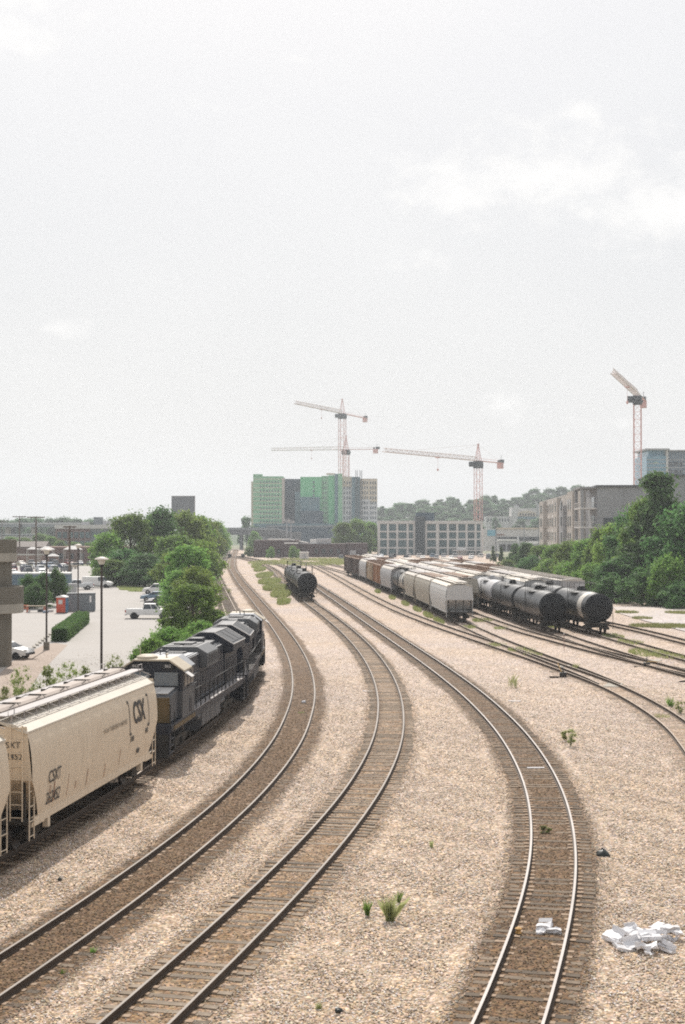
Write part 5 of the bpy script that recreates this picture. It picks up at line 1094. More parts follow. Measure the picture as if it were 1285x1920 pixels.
# far left buildings
M['brick'] = mat('brown brick', (.16, .095, .08), .9, var=.2, scale=.4); M['brickp'] = mat('pinkish brick', (.27, .17, .14), .9, var=.18, scale=.4)
t = thing('brick_building', 'low brown brick building behind the rows of parked cars', 'building', (xat(135, 455), 455, -.3)); slab(t, 'wall', M['brick'], (-9, 16, 0, 14, 0, 5.1)); slab(t, 'parapet', M['brickp'], (-9.1, 16.1, -.1, 14.1, 5.1, 5.5))
for k in range(7): slab(t, 'window', M['glass'], (-7.5 + k * 3.3, -6.0 + k * 3.3, -.06, -.003, 1.6, 3.4))
t = thing('brick_wall', 'long pinkish brick wall with a pale coping at the left', 'wall', (xat(52, 448), 448, -.3)); slab(t, 'wall', M['brickp'], (-6, 5, 0, .5, 0, 2.9)); slab(t, 'coping', M['offw'], (-6.1, 5.1, -.1, .6, 2.9, 3.3))
t = thing('shed_building', 'dark roofed shed with stacked goods behind the pinkish brick wall', 'building', (xat(50, 475), 475, -.3)); slab(t, 'wall', M['brick'], (-7, 6, 0, 9, 0, 5.2)); MB().prism([(-.5, 5.2), (4.5, 7.0), (9.5, 5.2)], 'x', -7.5, 6.5).build('roof', M['hbrown'], t); slab(t, 'door', M['offw'], (-2, 0, -.06, -.004, 0, 2.6))
for px, d, w, lab in ((137, 440, 5.6, 'white hip roofed canopy beside the saucer lamp at the hedge'), (88, 440, 4.6, 'white hip roofed canopy above the middle of the parked cars'), (62, 440, 3.6, 'small white hip roofed canopy behind the thick utility pole'), (100, 430, 3.6, 'reddish kiosk with a white hip roof amid parked cars')):
    k = 'red' in lab; t = thing('canopy', lab, 'canopy', (xat(px, d), d, -.3), 0.1, None if k else 'white canopies behind the far car park'); z = 3.0 if k else 4.9
    MB().add([(-w / 2, -w / 2, z), (w / 2, -w / 2, z), (w / 2, w / 2, z), (-w / 2, w / 2, z), (-w * .12, 0, z + w * .2), (w * .12, 0, z + w * .2)], [(0, 1, 5, 4), (1, 2, 5), (2, 3, 4, 5), (3, 0, 4), (3, 2, 1, 0)]).build('roof', M['offw'], t)
    if k: slab(t, 'wall', M['brickp'], (-w * .42, w * .42, -w * .42, w * .42, 0, z)); slab(t, 'window', M['glass'], (-w * .25, w * .25, -w * .43 - .02, -w * .42 - .003, 1, 2.4))
    else:
        for sx in (-1, 1):
            for sy in (-1, 1): slab(t, 'post', M['offw'], (sx * w * .46 - .08, sx * w * .46 + .08, sy * w * .46 - .08, sy * w * .46 + .08, 0, z))
t = thing('office_building', 'low office building of brown brick and glass under a flat pale roof', 'building', (xat(158, 610), 610, -.3), R(3)); W_ = 12.2
slab(t, 'wall', M['brick'], (-W_, 2.5, 0, 20, 0, 11.2)); slab(t, 'glass_wing', M['cont'], (2.5, W_, 1.0, 20, 0, 11.2)); slab(t, 'roof', M['offw'], (-W_ - .3, W_ + .3, -.5, 20.5, 11.2, 12.9))
for k in range(6):
    for z in (3.4, 7.2): slab(t, 'window', M['teal'], (-W_ + .8 + k * 2.4, -W_ + 2.6 + k * 2.4, -.07, -.004, z, z + 2.6))
for k in range(3):
    for z in (3.4, 7.2): slab(t, 'window', M['teal'], (3.2 + k * 3.1, 5.6 + k * 3.1, .93, .996, z, z + 2.6))
slab(t, 'rooftop_unit', M['cont'], (3.5, 7.2, 4, 8, 12.9, 16.2)); slab(t, 'rooftop_unit', M['hgrey'], (7.5, 11, 4, 8, 12.9, 14.6)); slab(t, 'rooftop_unit', M['hgrey'], (-1.5, 1.5, 4, 7, 12.9, 14.2))
t = thing('warehouse', 'long pale blue grey warehouse at the left behind the utility poles', 'building', (xat(25, 640), 640, -.3)); slab(t, 'wall', M['hgrey'], (-16, 12, 0, 14, 0, 8.0)); slab(t, 'roof', M['cont'], (-16.3, 12.3, -.3, 14.3, 8.0, 8.7))
for k in range(8): slab(t, 'window', M['glass'], (-14 + k * 3.2, -12.5 + k * 3.2, -.07, -.004, 4.5, 6.2))
# overpass on the left horizon
t = thing('overpass', 'long grey elevated roadway along the left horizon', 'bridge', (xat(40, 820), 820, -.3)); slab(t, 'deck', M['cont'], (-60, 38, 0, 12, 12.0, 13.6)); slab(t, 'railing', M['hgrey'], (-60, 38, -.2, 0, 13.6, 14.6))
for k in range(7): slab(t, 'pier', M['concl'], (-55 + k * 15, -53 + k * 15, 3, 9, 0, 12))
# billboard above the trees
t = thing('billboard', 'big grey blank back of a billboard rising over the trees', 'billboard', (xat(344, 405), 405, 0), R(-10)); M['bbback'] = mat('grey billboard back', (.21, .225, .24), .7, var=.12, scale=.5)
slab(t, 'panel', M['bbback'], (-3.35, 3.35, -.25, .25, 12.6, 20.2)); slab(t, 'frame', M['hgrey'], (-3.42, 3.42, -.3, .3, 20.2, 20.35), (-3.42, -3.35, -.3, .3, 12.6, 20.2), (3.35, 3.42, -.3, .3, 12.6, 20.2)); slab(t, 'catwalk', M['black'], (-4.6, -3.42, -.6, .6, 13.4, 13.5), (-4.2, -4.14, -.3, .3, 13.5, 16.2)); MB().lathe([(.5, 0), (.45, 12.6)], 14).build('post', M['black'], t, smooth=True)

# ================================================================== centre distance
def bx(px0, px1, d): return xat(px0, d), xat(px1, d)
# bridge over the main line
D_ = 735; t = thing('road_bridge', 'dark grey road bridge crossing the tracks at their vanishing point', 'bridge', (xat(455, D_), D_, -.3)); M['bridge'] = mat('grey bridge concrete', (.13, .14, .15), .85, var=.2, scale=.3)
slab(t, 'deck', M['bridge'], (-12, 17, 0, 12, 8.0, 10.4)); slab(t, 'railing', M['cont'], (-12, 17, -.3, 0, 10.4, 11.7)); slab(t, 'abutment', M['bridge'], (-13, -8, 0, 12, 0, 8)); slab(t, 'abutment', M['bridge'], (8.5, 30, .5, 12, 0, 9.5)); slab(t, 'pier', M['bridge'], (-1.5, -.3, 1, 11, 0, 8), (3.5, 4.7, 1, 11, 0, 8))
mb = MB(); mb.prism([(17, 8), (17, 11.2), (24, 9.6), (30, 6.5), (30, 5)], 'y', .2, 11); mb.build('ramp', M['bridge'], t)
sheet('crossing', [(-75, 712), (-38, 712), (-38, 719), (-75, 719)], .45, mat('crossing asphalt', (.12, .11, .10), .9))
# the green sheathed towers under construction
M['shgreen'] = mat('green sheathing board', (.17, .52, .27), .7, var=.10, scale=.25)
M['shmix'] = mat('green and tan sheathing', (.25, .50, .31), .7, var=.14, scale=.25, dirt=(.36, .45, .32), dirt_amt=.7)
M['shblue'] = mat('slate blue wrap', (.06, .095, .13), .7, var=.2, scale=.2); M['shmid'] = mat('teal grey scaffold net', (.12, .21, .25), .8, var=.3, scale=.3)
M['shtan'] = mat('tan insulation', (.66, .57, .46), .8, var=.12, scale=.3); M['winfar'] = mat('far window', (.10, .13, .155), .4, var=.3, scale=.5)
M['shwhite'] = mat('white cladding', (.66, .66, .68), .7, var=.08, scale=.3); M['shwarm'] = mat('pinkish edge strip', (.52, .44, .40), .8, var=.1, scale=.3)
D_ = 855; k_ = D_ / FPX; X0 = xat(475, D_)
t = thing('tower_block', 'wide high-rise under construction, half green sheathing, half tan and white', 'building', (X0, D_, -.3))
def P_(a): return (a - 475) * k_
def Z_(y): return zat(y, D_) + .3
blocks = [('tower_wall', M['shtan'], 470, 476, 902, 6, 14), ('tower_wall', M['shmix'], 475, 531, 893, 0, 22), ('tower_edge', M['shwarm'], 529, 533.5, 896, -.4, 20), ('tower_wall', M['shblue'], 533.5, 563.5, 897, 9, 22),
          ('tower_wall', M['shgreen'], 563.5, 603, 894, 1, 22), ('tower_wall', M['shmix'], 603, 616, 892, 2.5, 22), ('tower_wall', M['shgreen'], 616, 628, 891, 1.6, 22), ('tower_wall', M['shmid'], 628, 634, 888.5, .2, 22), ('tower_wall', M['shmix'], 634, 642, 888, 0, 22),
          ('tower_wall', M['shwhite'], 642, 660, 893, 3, 22), ('tower_wall', M['shmid'], 660, 675, 894, .8, 22), ('tower_wall', M['shwhite'], 675, 708, 897, 2.2, 22), ('lower_wing', M['shmid'], 553, 563.4, 922, 3, 9), ('lower_wing', M['shmid'], 563.4, 600, 932, -3.0, 1), ('lower_wing', M['shblue'], 563, 606, 958, -5, -3.0), ('lower_wing', M['shmid'], 476, 642, 982, -8, -5), ('lower_wing', M['shmid'], 642, 708, 985, -4, 2)]
for nm, m_, a, b, y, f, bk in blocks: slab(t, nm, m_, (P_(a), P_(b), f, bk, 0, Z_(y)))
for a, b, y0, y1, f in ((642.3, 659.7, 893.4, 913, 3), (675.3, 707.7, 897.4, 936, 2.2), (694, 707.7, 936.2, 941, 2.2)): slab(t, 'insulation_panel', M['shtan'], (P_(a), P_(b), f - .12, f - .004, Z_(y1), Z_(y0)))
slab(t, 'roof_parapet', M['shmix'], (P_(475), P_(492), -.3, 4, Z_(893), Z_(889))); slab(t, 'roof_parapet', M['shtan'], (P_(612), P_(628), 1, 8, Z_(889.5), Z_(887)))
wins = []
for r in range(11):
    y = 901 + r * 8.2
    for a in (489, 495, 500.5, 505.5, 511, 516.5, 522): wins.append((a, y, -.0, .75, 1.15))
    if r < 6: wins.append((588.5, y, 1.0, 1.0, 1.5))
for r in range(9):
    y = 902 + r * 9.4
    for a in (646, 651.5, 656): wins.append((a, y, 3.0, .75, 1.7))
    for a in (680, 684.5, 689, 695.5, 700, 704.5): wins.append((a, y, 2.2, .7, 1.7))
    for a in (606.5, 611): wins.append((a, y, 2.5, .7, 1.2))
wr = MB(); base = None
for i, (a, y, f, w, h) in enumerate(wins):
    f -= .14 if a > 640 else 0
    if i < 100:
        if base is None: base = slab(t, 'window', M['winfar'], (-.95, .95, -.10, -.004, -1.5, 1.5)); o = base; o.scale = (w / 1.9, 1, h / 3.0)
        else: o = base.copy(); link(o, t); CHILD[t.name].append(o); o.scale = (w / 1.9, 1, h / 3.0)
        o.location = (P_(a), f, Z_(y + 3))
    else: wr.box(P_(a) - w / 2, P_(a) + w / 2, f - .10, f - .004, Z_(y + 3) - h / 2, Z_(y + 3) + h / 2)
wr.build('windows', M['winfar'], t, kind='stuff')
sl = MB()
for r in range(11):
    y = 898 + r * 8.2; sl.box(P_(475), P_(529), -.06, -.003, Z_(y) - .25, Z_(y) + .1)
sl.build('floor_band', M['shtan'], t)
hs = MB()
for a in (669, 677): lattice(hs, (P_(a), .2, 0), (P_(a), .2, Z_(881)), 1.2, 1.2, 26, .12, .06)
hs.build('hoist_mast', M['craned'], t, fix=False)
# podium wall and site sheds in front
D_ = 775; t = thing('retaining_wall', 'long dark slate podium wall below the green high-rise', 'wall', (xat(560, D_), D_, -.3)); a, b = bx(-62, 90, D_); w0 = (500 - 560) * D_ / FPX; w1 = (640 - 560) * D_ / FPX
slab(t, 'wall', M['shblue'], (w0, w1, 0, 8, 0, zat(988, D_) + .3)); slab(t, 'coping', M['cont'], (w0 - .3, w1 + .3, -.3, 8.3, zat(988, D_) + .302, zat(986, D_) + .5))
x0 = (527 - 560) * D_ / FPX; t = thing('site_cabin', 'small white site cabin at the foot of the green tower', 'cabin', (xat(532, 790), 790, 9)); slab(t, 'body', M['white'], (-1.6, 1.6, 0, 3, 0, 3.4)); slab(t, 'leg', M['black'], (-1.5, -1.2, .2, .5, -9.3, 0), (1.2, 1.5, .2, .5, -9.3, 0)); slab(t, 'window', M['glass'], (-.8, .8, -.05, -.003, 1.2, 2.4))
for i, (px, top, lab) in enumerate(((538, 972, 'pale steel floodlight mast left of its twin before the slate wall'), (546, 975, 'pale steel floodlight mast right of its twin before the slate wall'))):
    d = 560; t = thing('light_mast', lab, 'light mast', (xat(px, d), d, -.3), 0, 'pale masts before the slate wall'); h = zat(top, d) + .3; MB().tube([(0, 0, 0), (0, 0, h)], [.3, .16], 8).build('pole', M['hgrey'], t); slab(t, 'crossarm', M['hgrey'], (-1.2, 1.2, -.1, .1, h - 1.2, h - .9)); slab(t, 'floodlight', M['offw'], (-1.2, -.6, -.2, .2, h - .9, h - .3), (.6, 1.2, -.2, .2, h - .9, h - .3))
# low dark brick depot
D_ = 545; t = thing('depot_building', 'long low dark brick depot with pale roof edges beyond the tracks', 'building', (xat(480, D_), D_, -.3)); k_ = D_ / FPX
M['dbrick'] = mat('sooty brick', (.085, .055, .055), .9, var=.22, scale=.4)
P_ = lambda a: (a - 480) * k_
slab(t, 'wall', M['dbrick'], (P_(476), P_(560), 0, 24, 0, zat(1013, D_) + .3), (P_(560), P_(648), 4, 24, 0, zat(1020, D_) + .3), (P_(648), P_(690), 6, 24, 0, zat(1019, D_) + .3))
slab(t, 'roof', M['offw'], (P_(502), P_(541), -.2, 9, zat(1013, D_) + .305, zat(1010.5, D_) + .3)); mb = MB(); mb.prism([(P_(541), zat(1013, D_) + .31), (P_(541), zat(1011, D_) + .3), (P_(578), zat(1017.5, D_) + .3), (P_(578), zat(1019.4, D_) + .3)], 'y', 3.9, 12); mb.build('roof', M['offw'], t); slab(t, 'roof', M['white'], (P_(533), P_(560), -.5, 3.9, zat(1019.5, D_) + .3, zat(1017, D_) + .3))
slab(t, 'rooftop_unit', M['white'], (P_(581), P_(593), 6, 10, zat(1020, D_) + .3, zat(1011.5, D_) + .3)); slab(t, 'rooftop_unit', M['hgrey'], (P_(593), P_(621), 6, 12, zat(1020, D_) + .3, zat(1010.5, D_) + .3))
for a in (500, 520, 590, 604, 618, 632): f = 0 if a < 560 else 4; slab(t, 'window', M['glass'], (P_(a), P_(a + 6), f - .06, f - .004, 1.6, 3.4))
slab(t, 'loading_door', M['hgrey'], (P_(656), P_(668), 5.93, 5.996, 0, 2.8))
x, y = gnd(571, 1050); t = thing('equipment_shed', 'small pale square equipment shed in front of the brick depot', 'shed', (x, y, -.05), .1); slab(t, 'wall', M['offw'], (-1.5, 1.5, 0, 2.6, 0, 2.7)); slab(t, 'roof', M['white'], (-1.65, 1.65, -.15, 2.75, 2.7, 2.85)); slab(t, 'door', M['hgrey'], (-.4, .5, -.05, -.004, 0, 2.1))
for px, lab in ((431, 'small dark signal box left of the main track in the distance'), (456, 'small dark signal box right of the main track in the distance')):
    x, y = gnd(px, 1046); t = thing('signal_box', lab, 'signal box', (x, y, -.05)); slab(t, 'body', M['black'], (-.7, .7, -.5, .5, .25, 1.5), bevel=.05); slab(t, 'footing', M['conc'], (-.6, .6, -.4, .4, 0, .249))
# window-walled factory block
D_ = 592; k_ = D_ / FPX; M['frame'] = mat('pale concrete frame', (.60, .585, .56), .85, var=.1, scale=.3); t = thing('factory_building', 'long pale concrete framed building of big window bays with a dark stair tower', 'building', (xat(709, D_), D_, -.3))
P_ = lambda a: (a - 709) * k_
zt = zat(978, D_) + .3; rowsz = [(zat(y1, D_) + .3, zat(y0, D_) + .3) for y0, y1 in ((982.5, 995.5), (998, 1010), (1012.5, 1026), (1028.5, 1040))]
slab(t, 'structure', M['frame'], (0, P_(776), .6, 16, 0, zt), (P_(797), P_(905), .6, 16, 0, zt)); slab(t, 'stair_tower', M['teal2'] if 'teal2' in M else mat('dark stair tower', (.05, .065, .075), .7, var=.2), (P_(779), P_(797), -1, 14, 0, zt + 2.2)); slab(t, 'stair_head', M['shblue'], (P_(782), P_(816), 5, 12, zt + .002, zat(961, D_) + .3))
cols1 = [709, 725.5, 743, 762.5, 779]; cols2 = [797, 817.5, 838, 855.5, 873, 890, 905]
fr = MB()
for cs in (cols1, cols2):
    for a in cs: fr.box(P_(a), P_(a) + (.9 if a not in (817.5,) else 1.4), 0, .6, 0, zt - .8) if a not in (779, 905) else fr.box(P_(a) - .9, P_(a), 0, .6, 0, zt - .8)
    for z0, z1 in rowsz: fr.box(P_(cs[0]) + .01, P_(cs[-1]) - .01, .03, .6, z1, z1 + .62)
    fr.box(P_(cs[0]) - .15, P_(cs[-1]) + .15, -.15, .6, zt - .8, zt + .35)
fr.build('facade_frame', M['frame'], t)
for cs in (cols1, cols2):
    for i in range(len(cs) - 1):
        for z0, z1 in rowsz:
            w = MB(); xa, xb = P_(cs[i]) + .95, P_(cs[i + 1]) - .05; w.box(xa, xb, .25, .58, z0, z1 - .02); nb = 4
            for q in range(1, nb): xx = xa + (xb - xa) * q / nb; w.box(xx - .05, xx + .05, .2, .249, z0, z1 - .03, 1)
            w.box(xa, xb, .21, .248, (z0 + z1) / 2 - .05, (z0 + z1) / 2 + .05, 1); w.build('window', [M['teal'], M['shmid']], t)
slab(t, 'entrance', M['white'], (P_(857), P_(874), -1.2, -.2, 0, 3.4)); slab(t, 'canopy', M['offw'], (P_(847), P_(925), -4, -1.4, 2.0, 2.5)); t2 = None
# cars standing between the yard and the factory block
rr = random.Random(44); k = 0
for d, p0, p1, rn in ((515, 640, 940, 'near'), (545, 690, 935, 'back')):
    x = xat(p0, d); k = 0
    while x < xat(p1, d):
        cn, cc = PAL[rr.choice([0, 0, 0, 1, 1, 2, 3, 4, 5])]; kd = rr.choice(['sedan', 'suv', 'suv'])
        put_car(kd, cc, cn, x, d, R(90 + rr.uniform(-5, 5)), f'{cn} {"suv" if kd == "suv" else "car"} in the {rn} row below the factory block, {ORD[k] if k < 14 else "a late one"} from left', f'cars in the {rn} row below the window-walled building', False, z=-.25); x += rr.uniform(3.0, 6.5); k += 1
# right of it: commercial strip, hillside villa
D_ = 720; k_ = D_ / FPX; t = thing('commercial_building', 'long low pale commercial building with a cream sign band and mural', 'building', (xat(908, D_), D_, -.3)); P_ = lambda a: (a - 908) * k_
M['mural'] = mat('pale blue mural', (.16, .38, .48), .8, var=.2, scale=.3); M['creamw'] = mat('cream fascia', (.60, .50, .38), .8, var=.08, scale=.3)
slab(t, 'wall', M['offw'], (P_(906), P_(1022), 0, 20, 0, zat(992, D_) + .3)); slab(t, 'sign_band', M['creamw'], (P_(930), P_(1022), -.5, 0, zat(992, D_) + .3, zat(989.5, D_) + .3)); slab(t, 'mural', M['mural'], (P_(914), P_(931), -.15, -.004, zat(1005, D_) + .3, zat(993.5, D_) + .3)); slab(t, 'poster', M['brickp'], (P_(932), P_(946), -.1, -.004, zat(1004, D_) + .3, zat(1001, D_) + .3))
slab(t, 'shop_window', M['glass'], (P_(932), P_(970), -.1, -.004, zat(1013, D_) + .3, zat(1006.5, D_) + .3), (P_(973), P_(1016), -.1, -.004, zat(1014, D_) + .3, zat(1006.5, D_) + .3)); slab(t, 'column', M['white'], (P_(970), P_(973), -.4, -.12, 0, zat(1006, D_) + .3))
D_ = 690; t = thing('loading_dock', 'white roofed loading dock below the pale commercial building', 'building', (xat(950, D_), D_, -.3)); k_ = D_ / FPX; slab(t, 'roof', M['white'], (-4, 5, 0, 5, zat(1014, D_) + .3, zat(1011.5, D_) + .3)); slab(t, 'wall', M['hgrey'], (-4, 5, .4, 5, 0, zat(1014, D_) + .29)); slab(t, 'opening', M['black'], (-3.2, -.4, .3, .396, .5, 3.6), (.4, 4, .3, .396, .5, 3.6))
t = thing('loading_dock', 'broad pale canopy at the right end below the sign band', 'building', (xat(1003, D_), D_, -.3)); slab(t, 'roof', M['white'], (-4.5, 5, 0, 5, zat(1020, D_) + .3, zat(1016, D_) + .3)); slab(t, 'wall', M['hgrey'], (-4, 4.6, .4, 5, 0, zat(1020, D_) + .29))
D_ = 990; k_ = D_ / FPX; t = thing('villa', 'white hillside villa with an arched loggia and pointed gable', 'building', (xat(985, D_), D_, 0)); P_ = lambda a: (a - 985) * k_; zz_ = lambda y: zat(y, D_)
slab(t, 'wall', M['offw'], (P_(960), P_(972), 0, 16, 2, zz_(951)), (P_(972), P_(1015), .8, 16, 2, zz_(953)), (P_(912), P_(960), 3, 16, 2, zz_(968))); slab(t, 'chimney', M['hgrey'], (P_(967), P_(974), 4, 7, zz_(953), zz_(948)))
mb = MB(); mb.prism([(P_(1003), zz_(936.5)), (P_(1014), zz_(951)), (P_(1014.5), zz_(967)), (P_(1009), zz_(967)), (P_(1008), zz_(950))], 'y', -.6, .79); mb.build('gable', M['hgrey'], t)
lg = MB(); arc = [(P_(971) + (P_(1005) - P_(971)) * i / 12, zz_(968) + (zz_(957.5) - zz_(968)) * (.62 + .38 * math.sin(math.pi * i / 12))) for i in range(13)]; lg.prism([(P_(971), zz_(968))] + arc + [(P_(1005), zz_(968))], 'y', -.4, .79); lg.build('loggia', M['creamw'], t)
for i in range(6):
    w = MB(); xx = P_(976 + i * 5); hw = .55; w.prism([(xx - hw, zz_(967)), (xx - hw, zz_(963.6)), (xx - hw * .6, zz_(962.4)), (xx, zz_(961.8)), (xx + hw * .6, zz_(962.4)), (xx + hw, zz_(963.6)), (xx + hw, zz_(967))], 'y', -.5, -.404); w.build('window', M['glass'], t)
slab(t, 'balcony', M['shmid'], (P_(971), P_(1005), -1.5, -.41, zz_(973), zz_(969)))
for i in range(8): slab(t, 'window', M['glass'], (P_(915 + i * 5.4), P_(917.6 + i * 5.4), 2.9, 2.996, zz_(978), zz_(972)))
# apartment block on the right
t = thing('apartment_building', 'grey apartment block with window bays, balconies and a blank end wall', 'building', (57.6, 330, -.3), R(-4.1), None, (1, 1.55, 1)); M['apt'] = mat('grey stucco', (.42, .39, .355), .9, var=.12, scale=.3); M['aptd'] = mat('blue grey stucco', (.30, .305, .315), .9, var=.12, scale=.3)
zr = 20.8; slab(t, 'wall', M['apt'], (0, 28, 16, 104, 0, zr)); slab(t, 'end_wall', M['aptd'], (1.2, 14.5, -2, 15.9, 0, zr + .1), (14.5, 31, -1, 15.9, 0, zr + 2.6)); slab(t, 'parapet', M['lgrey'], (.9, 14.4, -2.3, 16, zr + .1, zr + .55), (14.4, 31.3, -1.3, 16, zr + 2.6, zr + 3.0))
slab(t, 'end_opening', M['glass'], (2.6, 7.6, -2.1, -2.004, 10.4, 13.8)); slab(t, 'wall_lamp', M['offw'], (8.1, 8.5, -2.6, -2.004, 16.0, 17.4))
for (y0, y1, zb) in ((22, 32, zr + .2), (54, 62, zr - .5), (92, 104, zr - .4)): slab(t, 'bay', M['apt'], (-1.2, -.003, y0, y1, 0, zb))
slab(t, 'bay', M['aptd'], (-1.1, -.003, 42, 50, 0, zr - 3)); 
for fl in range(4):
    z = 3.2 + fl * 4.4
    for yy in (34.5, 38.0, 51, 64.5, 69, 74, 79, 84, 88.5): slab(t, 'window', M['glass'], (-.09, -.004, yy, yy + 1.7, z, z + 2.6)); 
    for yy in (34.5, 51, 64.5, 74, 84): slab(t, 'window_panel', M['white'], (-.1, -.004, yy, yy + 1.7, z + 2.62, z + 3.5))
    for yy in (25, 29, 44, 57, 95, 99): slab(t, 'window', M['glass'], (-1.3, -1.204 if yy not in (44,) else -1.104, yy, yy + 1.6, z, z + 2.6))
for fl in range(4):
    z = 3.0 + fl * 4.4; slab(t, 'balcony', M['offw'], (-2.6, 1.15, -1.4, 9, z - .35, z)); rl = MB()
    for k in range(14): rl.box(-2.6, -2.54, -1.4 + k * .78, -1.34 + k * .78, z, z + 1.1)
    for k in range(6): rl.box(-2.5 + k * .6, -2.44 + k * .6, -1.4, -1.34, z, z + 1.1)
    rl.box(-2.62, -2.52, -1.42, 9, z + 1.1, z + 1.2); rl.box(-2.62, 1.15, -1.42, -1.34, z + 1.1, z + 1.2); rl.build('balcony_railing', M['offw'], t)
    slab(t, 'balcony_door', M['glass'], (1.1, 1.196, 2, 6, z, z + 2.6))
slab(t, 'corner_post', M['aptd'], (-2.5, -1.8, -1.35, -.7, 0, zr - .2), (-2.5, -1.8, 8, 8.6, 0, zr - .2)); slab(t, 'balcony_roof', M['aptd'], (-2.8, 1.1, -1.6, 9.2, zr - .2, zr + .2))
# glass tower
D_ = 600; t = thing('glass_tower', 'blue glass high-rise with a thin overhanging roof at the right edge', 'building', (xat(1212, D_), D_, -.3)); k_ = D_ / FPX; P_ = lambda a: (a - 1212) * k_; Z_ = lambda y: zat(y, D_) + .3
M['gtower'] = mat('blue curtain wall', (.15, .34, .46), .25, var=.3, scale=.15, spec=.6); M['gtd'] = mat('dark blue glass', (.08, .13, .18), .2, var=.25, scale=.2, spec=.6)  # second, darker glass colour for the right wing
slab(t, 'glass_wall', M['gtower'], (P_(1213), P_(1250), 0, 24, 0, Z_(855)), (P_(1218), P_(1250), 2, 24, Z_(855) + .002, Z_(844))); slab(t, 'glass_wall', M['gtd'], (P_(1253), P_(1330), 1, 24, 0, Z_(846))); slab(t, 'corner_pier', M['offw'], (P_(1249), P_(1253), -.6, 3, 0, Z_(843))); slab(t, 'roof', M['hgrey'], (P_(1210), P_(1255), -1.5, 25, Z_(844), Z_(841))); slab(t, 'roof', M['hgrey'], (P_(1255), P_(1335), -.5, 25, Z_(845.5), Z_(843.5)))
mu = MB()
for yy in np.arange(862, 990, 7.2): mu.box(P_(1213), P_(1249), -.14, -.004, Z_(yy) - .15, Z_(yy) + .15); mu.box(P_(1253), P_(1330), .86, .996, Z_(yy) - .15, Z_(yy) + .15)
for a in np.arange(1215, 1248, 3.4): mu.box(P_(a) - .06, P_(a) + .06, -.10, -.004, 0, Z_(855))
for a in np.arange(1256, 1330, 5): mu.box(P_(a) - .08, P_(a) + .08, .9, .996, 0, Z_(846))
mu.build('mullions', M['hgrey'], t)
for a, b in ((1257, 1262), (1265, 1273), (1276, 1281)):
    for yy in np.arange(866, 930, 14.4): slab(t, 'window', M['glass'], (P_(a), P_(b), .84, .897, Z_(yy + 8), Z_(yy)))
# street poles in front of the commercial strip
for px, top, d, lab in ((930, 968, 470, 'tall street pole left of the pale commercial building'), (983, 985, 560, 'grey street pole before the middle of the sign band'), (1010, 985, 560, 'grey street pole at the right end of the sign band')):
    t = thing('street_pole', lab, 'street pole', (xat(px, d), d, -.3)); h = zat(top, d) + .3; MB().tube([(0, 0, 0), (0, 0, h)], [.22, .12], 8).build('pole', M['cont'], t); MB().tube([(0, 0, h - .3), (-.9, 0, h), (-2.2, 0, h + .1)], .07, 5).build('bracket_arm', M['cont'], t); slab(t, 'luminaire', M['hgrey'], (-2.9, -2.1, -.15, .15, h, h + .2))
# tower cranes
tower_crane('tallest red tower crane, its jib tilting towards the viewer above the green high-rise', xat(642, 885), 885, zat(775, 885), (-27, -70), 43, 8.8, 3.6, 2.4, M['cranew'])
tower_crane('lower red tower crane with a level pale jib, just right of the tallest', xat(649, 905), 905, zat(843, 905), (-48, 10), 21, 8.6, 3.6, 2.2, M['cranew'])
tower_crane('red tower crane behind the window-walled building, long jib to the left', xat(897, 630), 630, zat(864, 630), (-44, -76), 26, 7.2, 2.75, 2.0)
tower_crane('red tower crane at right without apex, jib pointing at the viewer', xat(1196, 500), 500, zat(741, 500), (-22, -71), 24, None, 2.5, 2.2)

# ================================================================== trees
G = 'trees massed left of the main line'
for p, lab, px, d, top, w in ((P_br1, 'green tree at the left end of the big tree mass', 203, 288, 998, 78), (P_br1, 'full green tree left of the mass top, by the office building', 245, 296, 962, 100), (P_br2, 'tall dark green tree at the top of the big mass', 298, 306, 953, 108), (P_br3, 'yellowish green tree below the big grey billboard', 348, 318, 958, 96), (P_br1, 'green tree right of the billboard beside the main line', 372, 345, 966, 76),
    (P_br3, 'low leafy tree filling the bank between the white van and the track', 368, 182, 1062, 90), (P_br1, 'leafy tree low at the back of the parked row by the pickup', 338, 196, 1068, 84), (P_br3, 'light tree behind the overhanging one, beside the main line', 380, 262, 1012, 84), (P_br1, 'green tree filling the middle of the bank along the line', 330, 285, 1002, 96), (P_br1, 'green tree at the lower left of the mass near the office building', 212, 276, 1048, 70),
    (P_br3, 'light green tree beside the distant main line, before the bridge', 392, 430, 974, 62), (P_br1, 'hazy green tree farther along the distant main line', 405, 530, 977, 52), (P_br1, 'small hazy tree nearest the road bridge, left of tracks', 412, 640, 983, 46), (P_br1, 'bright green tree overhanging the track above the white van', 352, 212, 1022, 100), (P_br3, 'sunlit tree between the white van and the main mass', 328, 250, 1035, 84), (P_br2, 'dark tree behind the white panel van', 232, 282, 1030, 96), (P_br2, 'dark shaded tree in the lower middle of the mass', 272, 272, 1038, 100), (P_br2, 'dark tree above the white van like suv', 312, 265, 1048, 80)):
    tr(p, lab, px, d, top, w, G)
tr(P_br1, 'round leafy tree right of the white pickup, beside the locomotive', 362, 143, 1094, 112, name='tree')
G = 'bushes behind the locomotive'
tr(P_bush, 'broad green bush between the parked pickup and the locomotive', 318, 121, 1172, 110, G, 'shrub', name='shrub'); tr(P_bush, 'green bush just left of the locomotive cab', 282, 112, 1190, 74, G, 'shrub', name='shrub'); tr(P_bush, 'bush below the round leafy tree by the leading locomotive', 372, 132, 1160, 84, G, 'shrub', name='shrub')
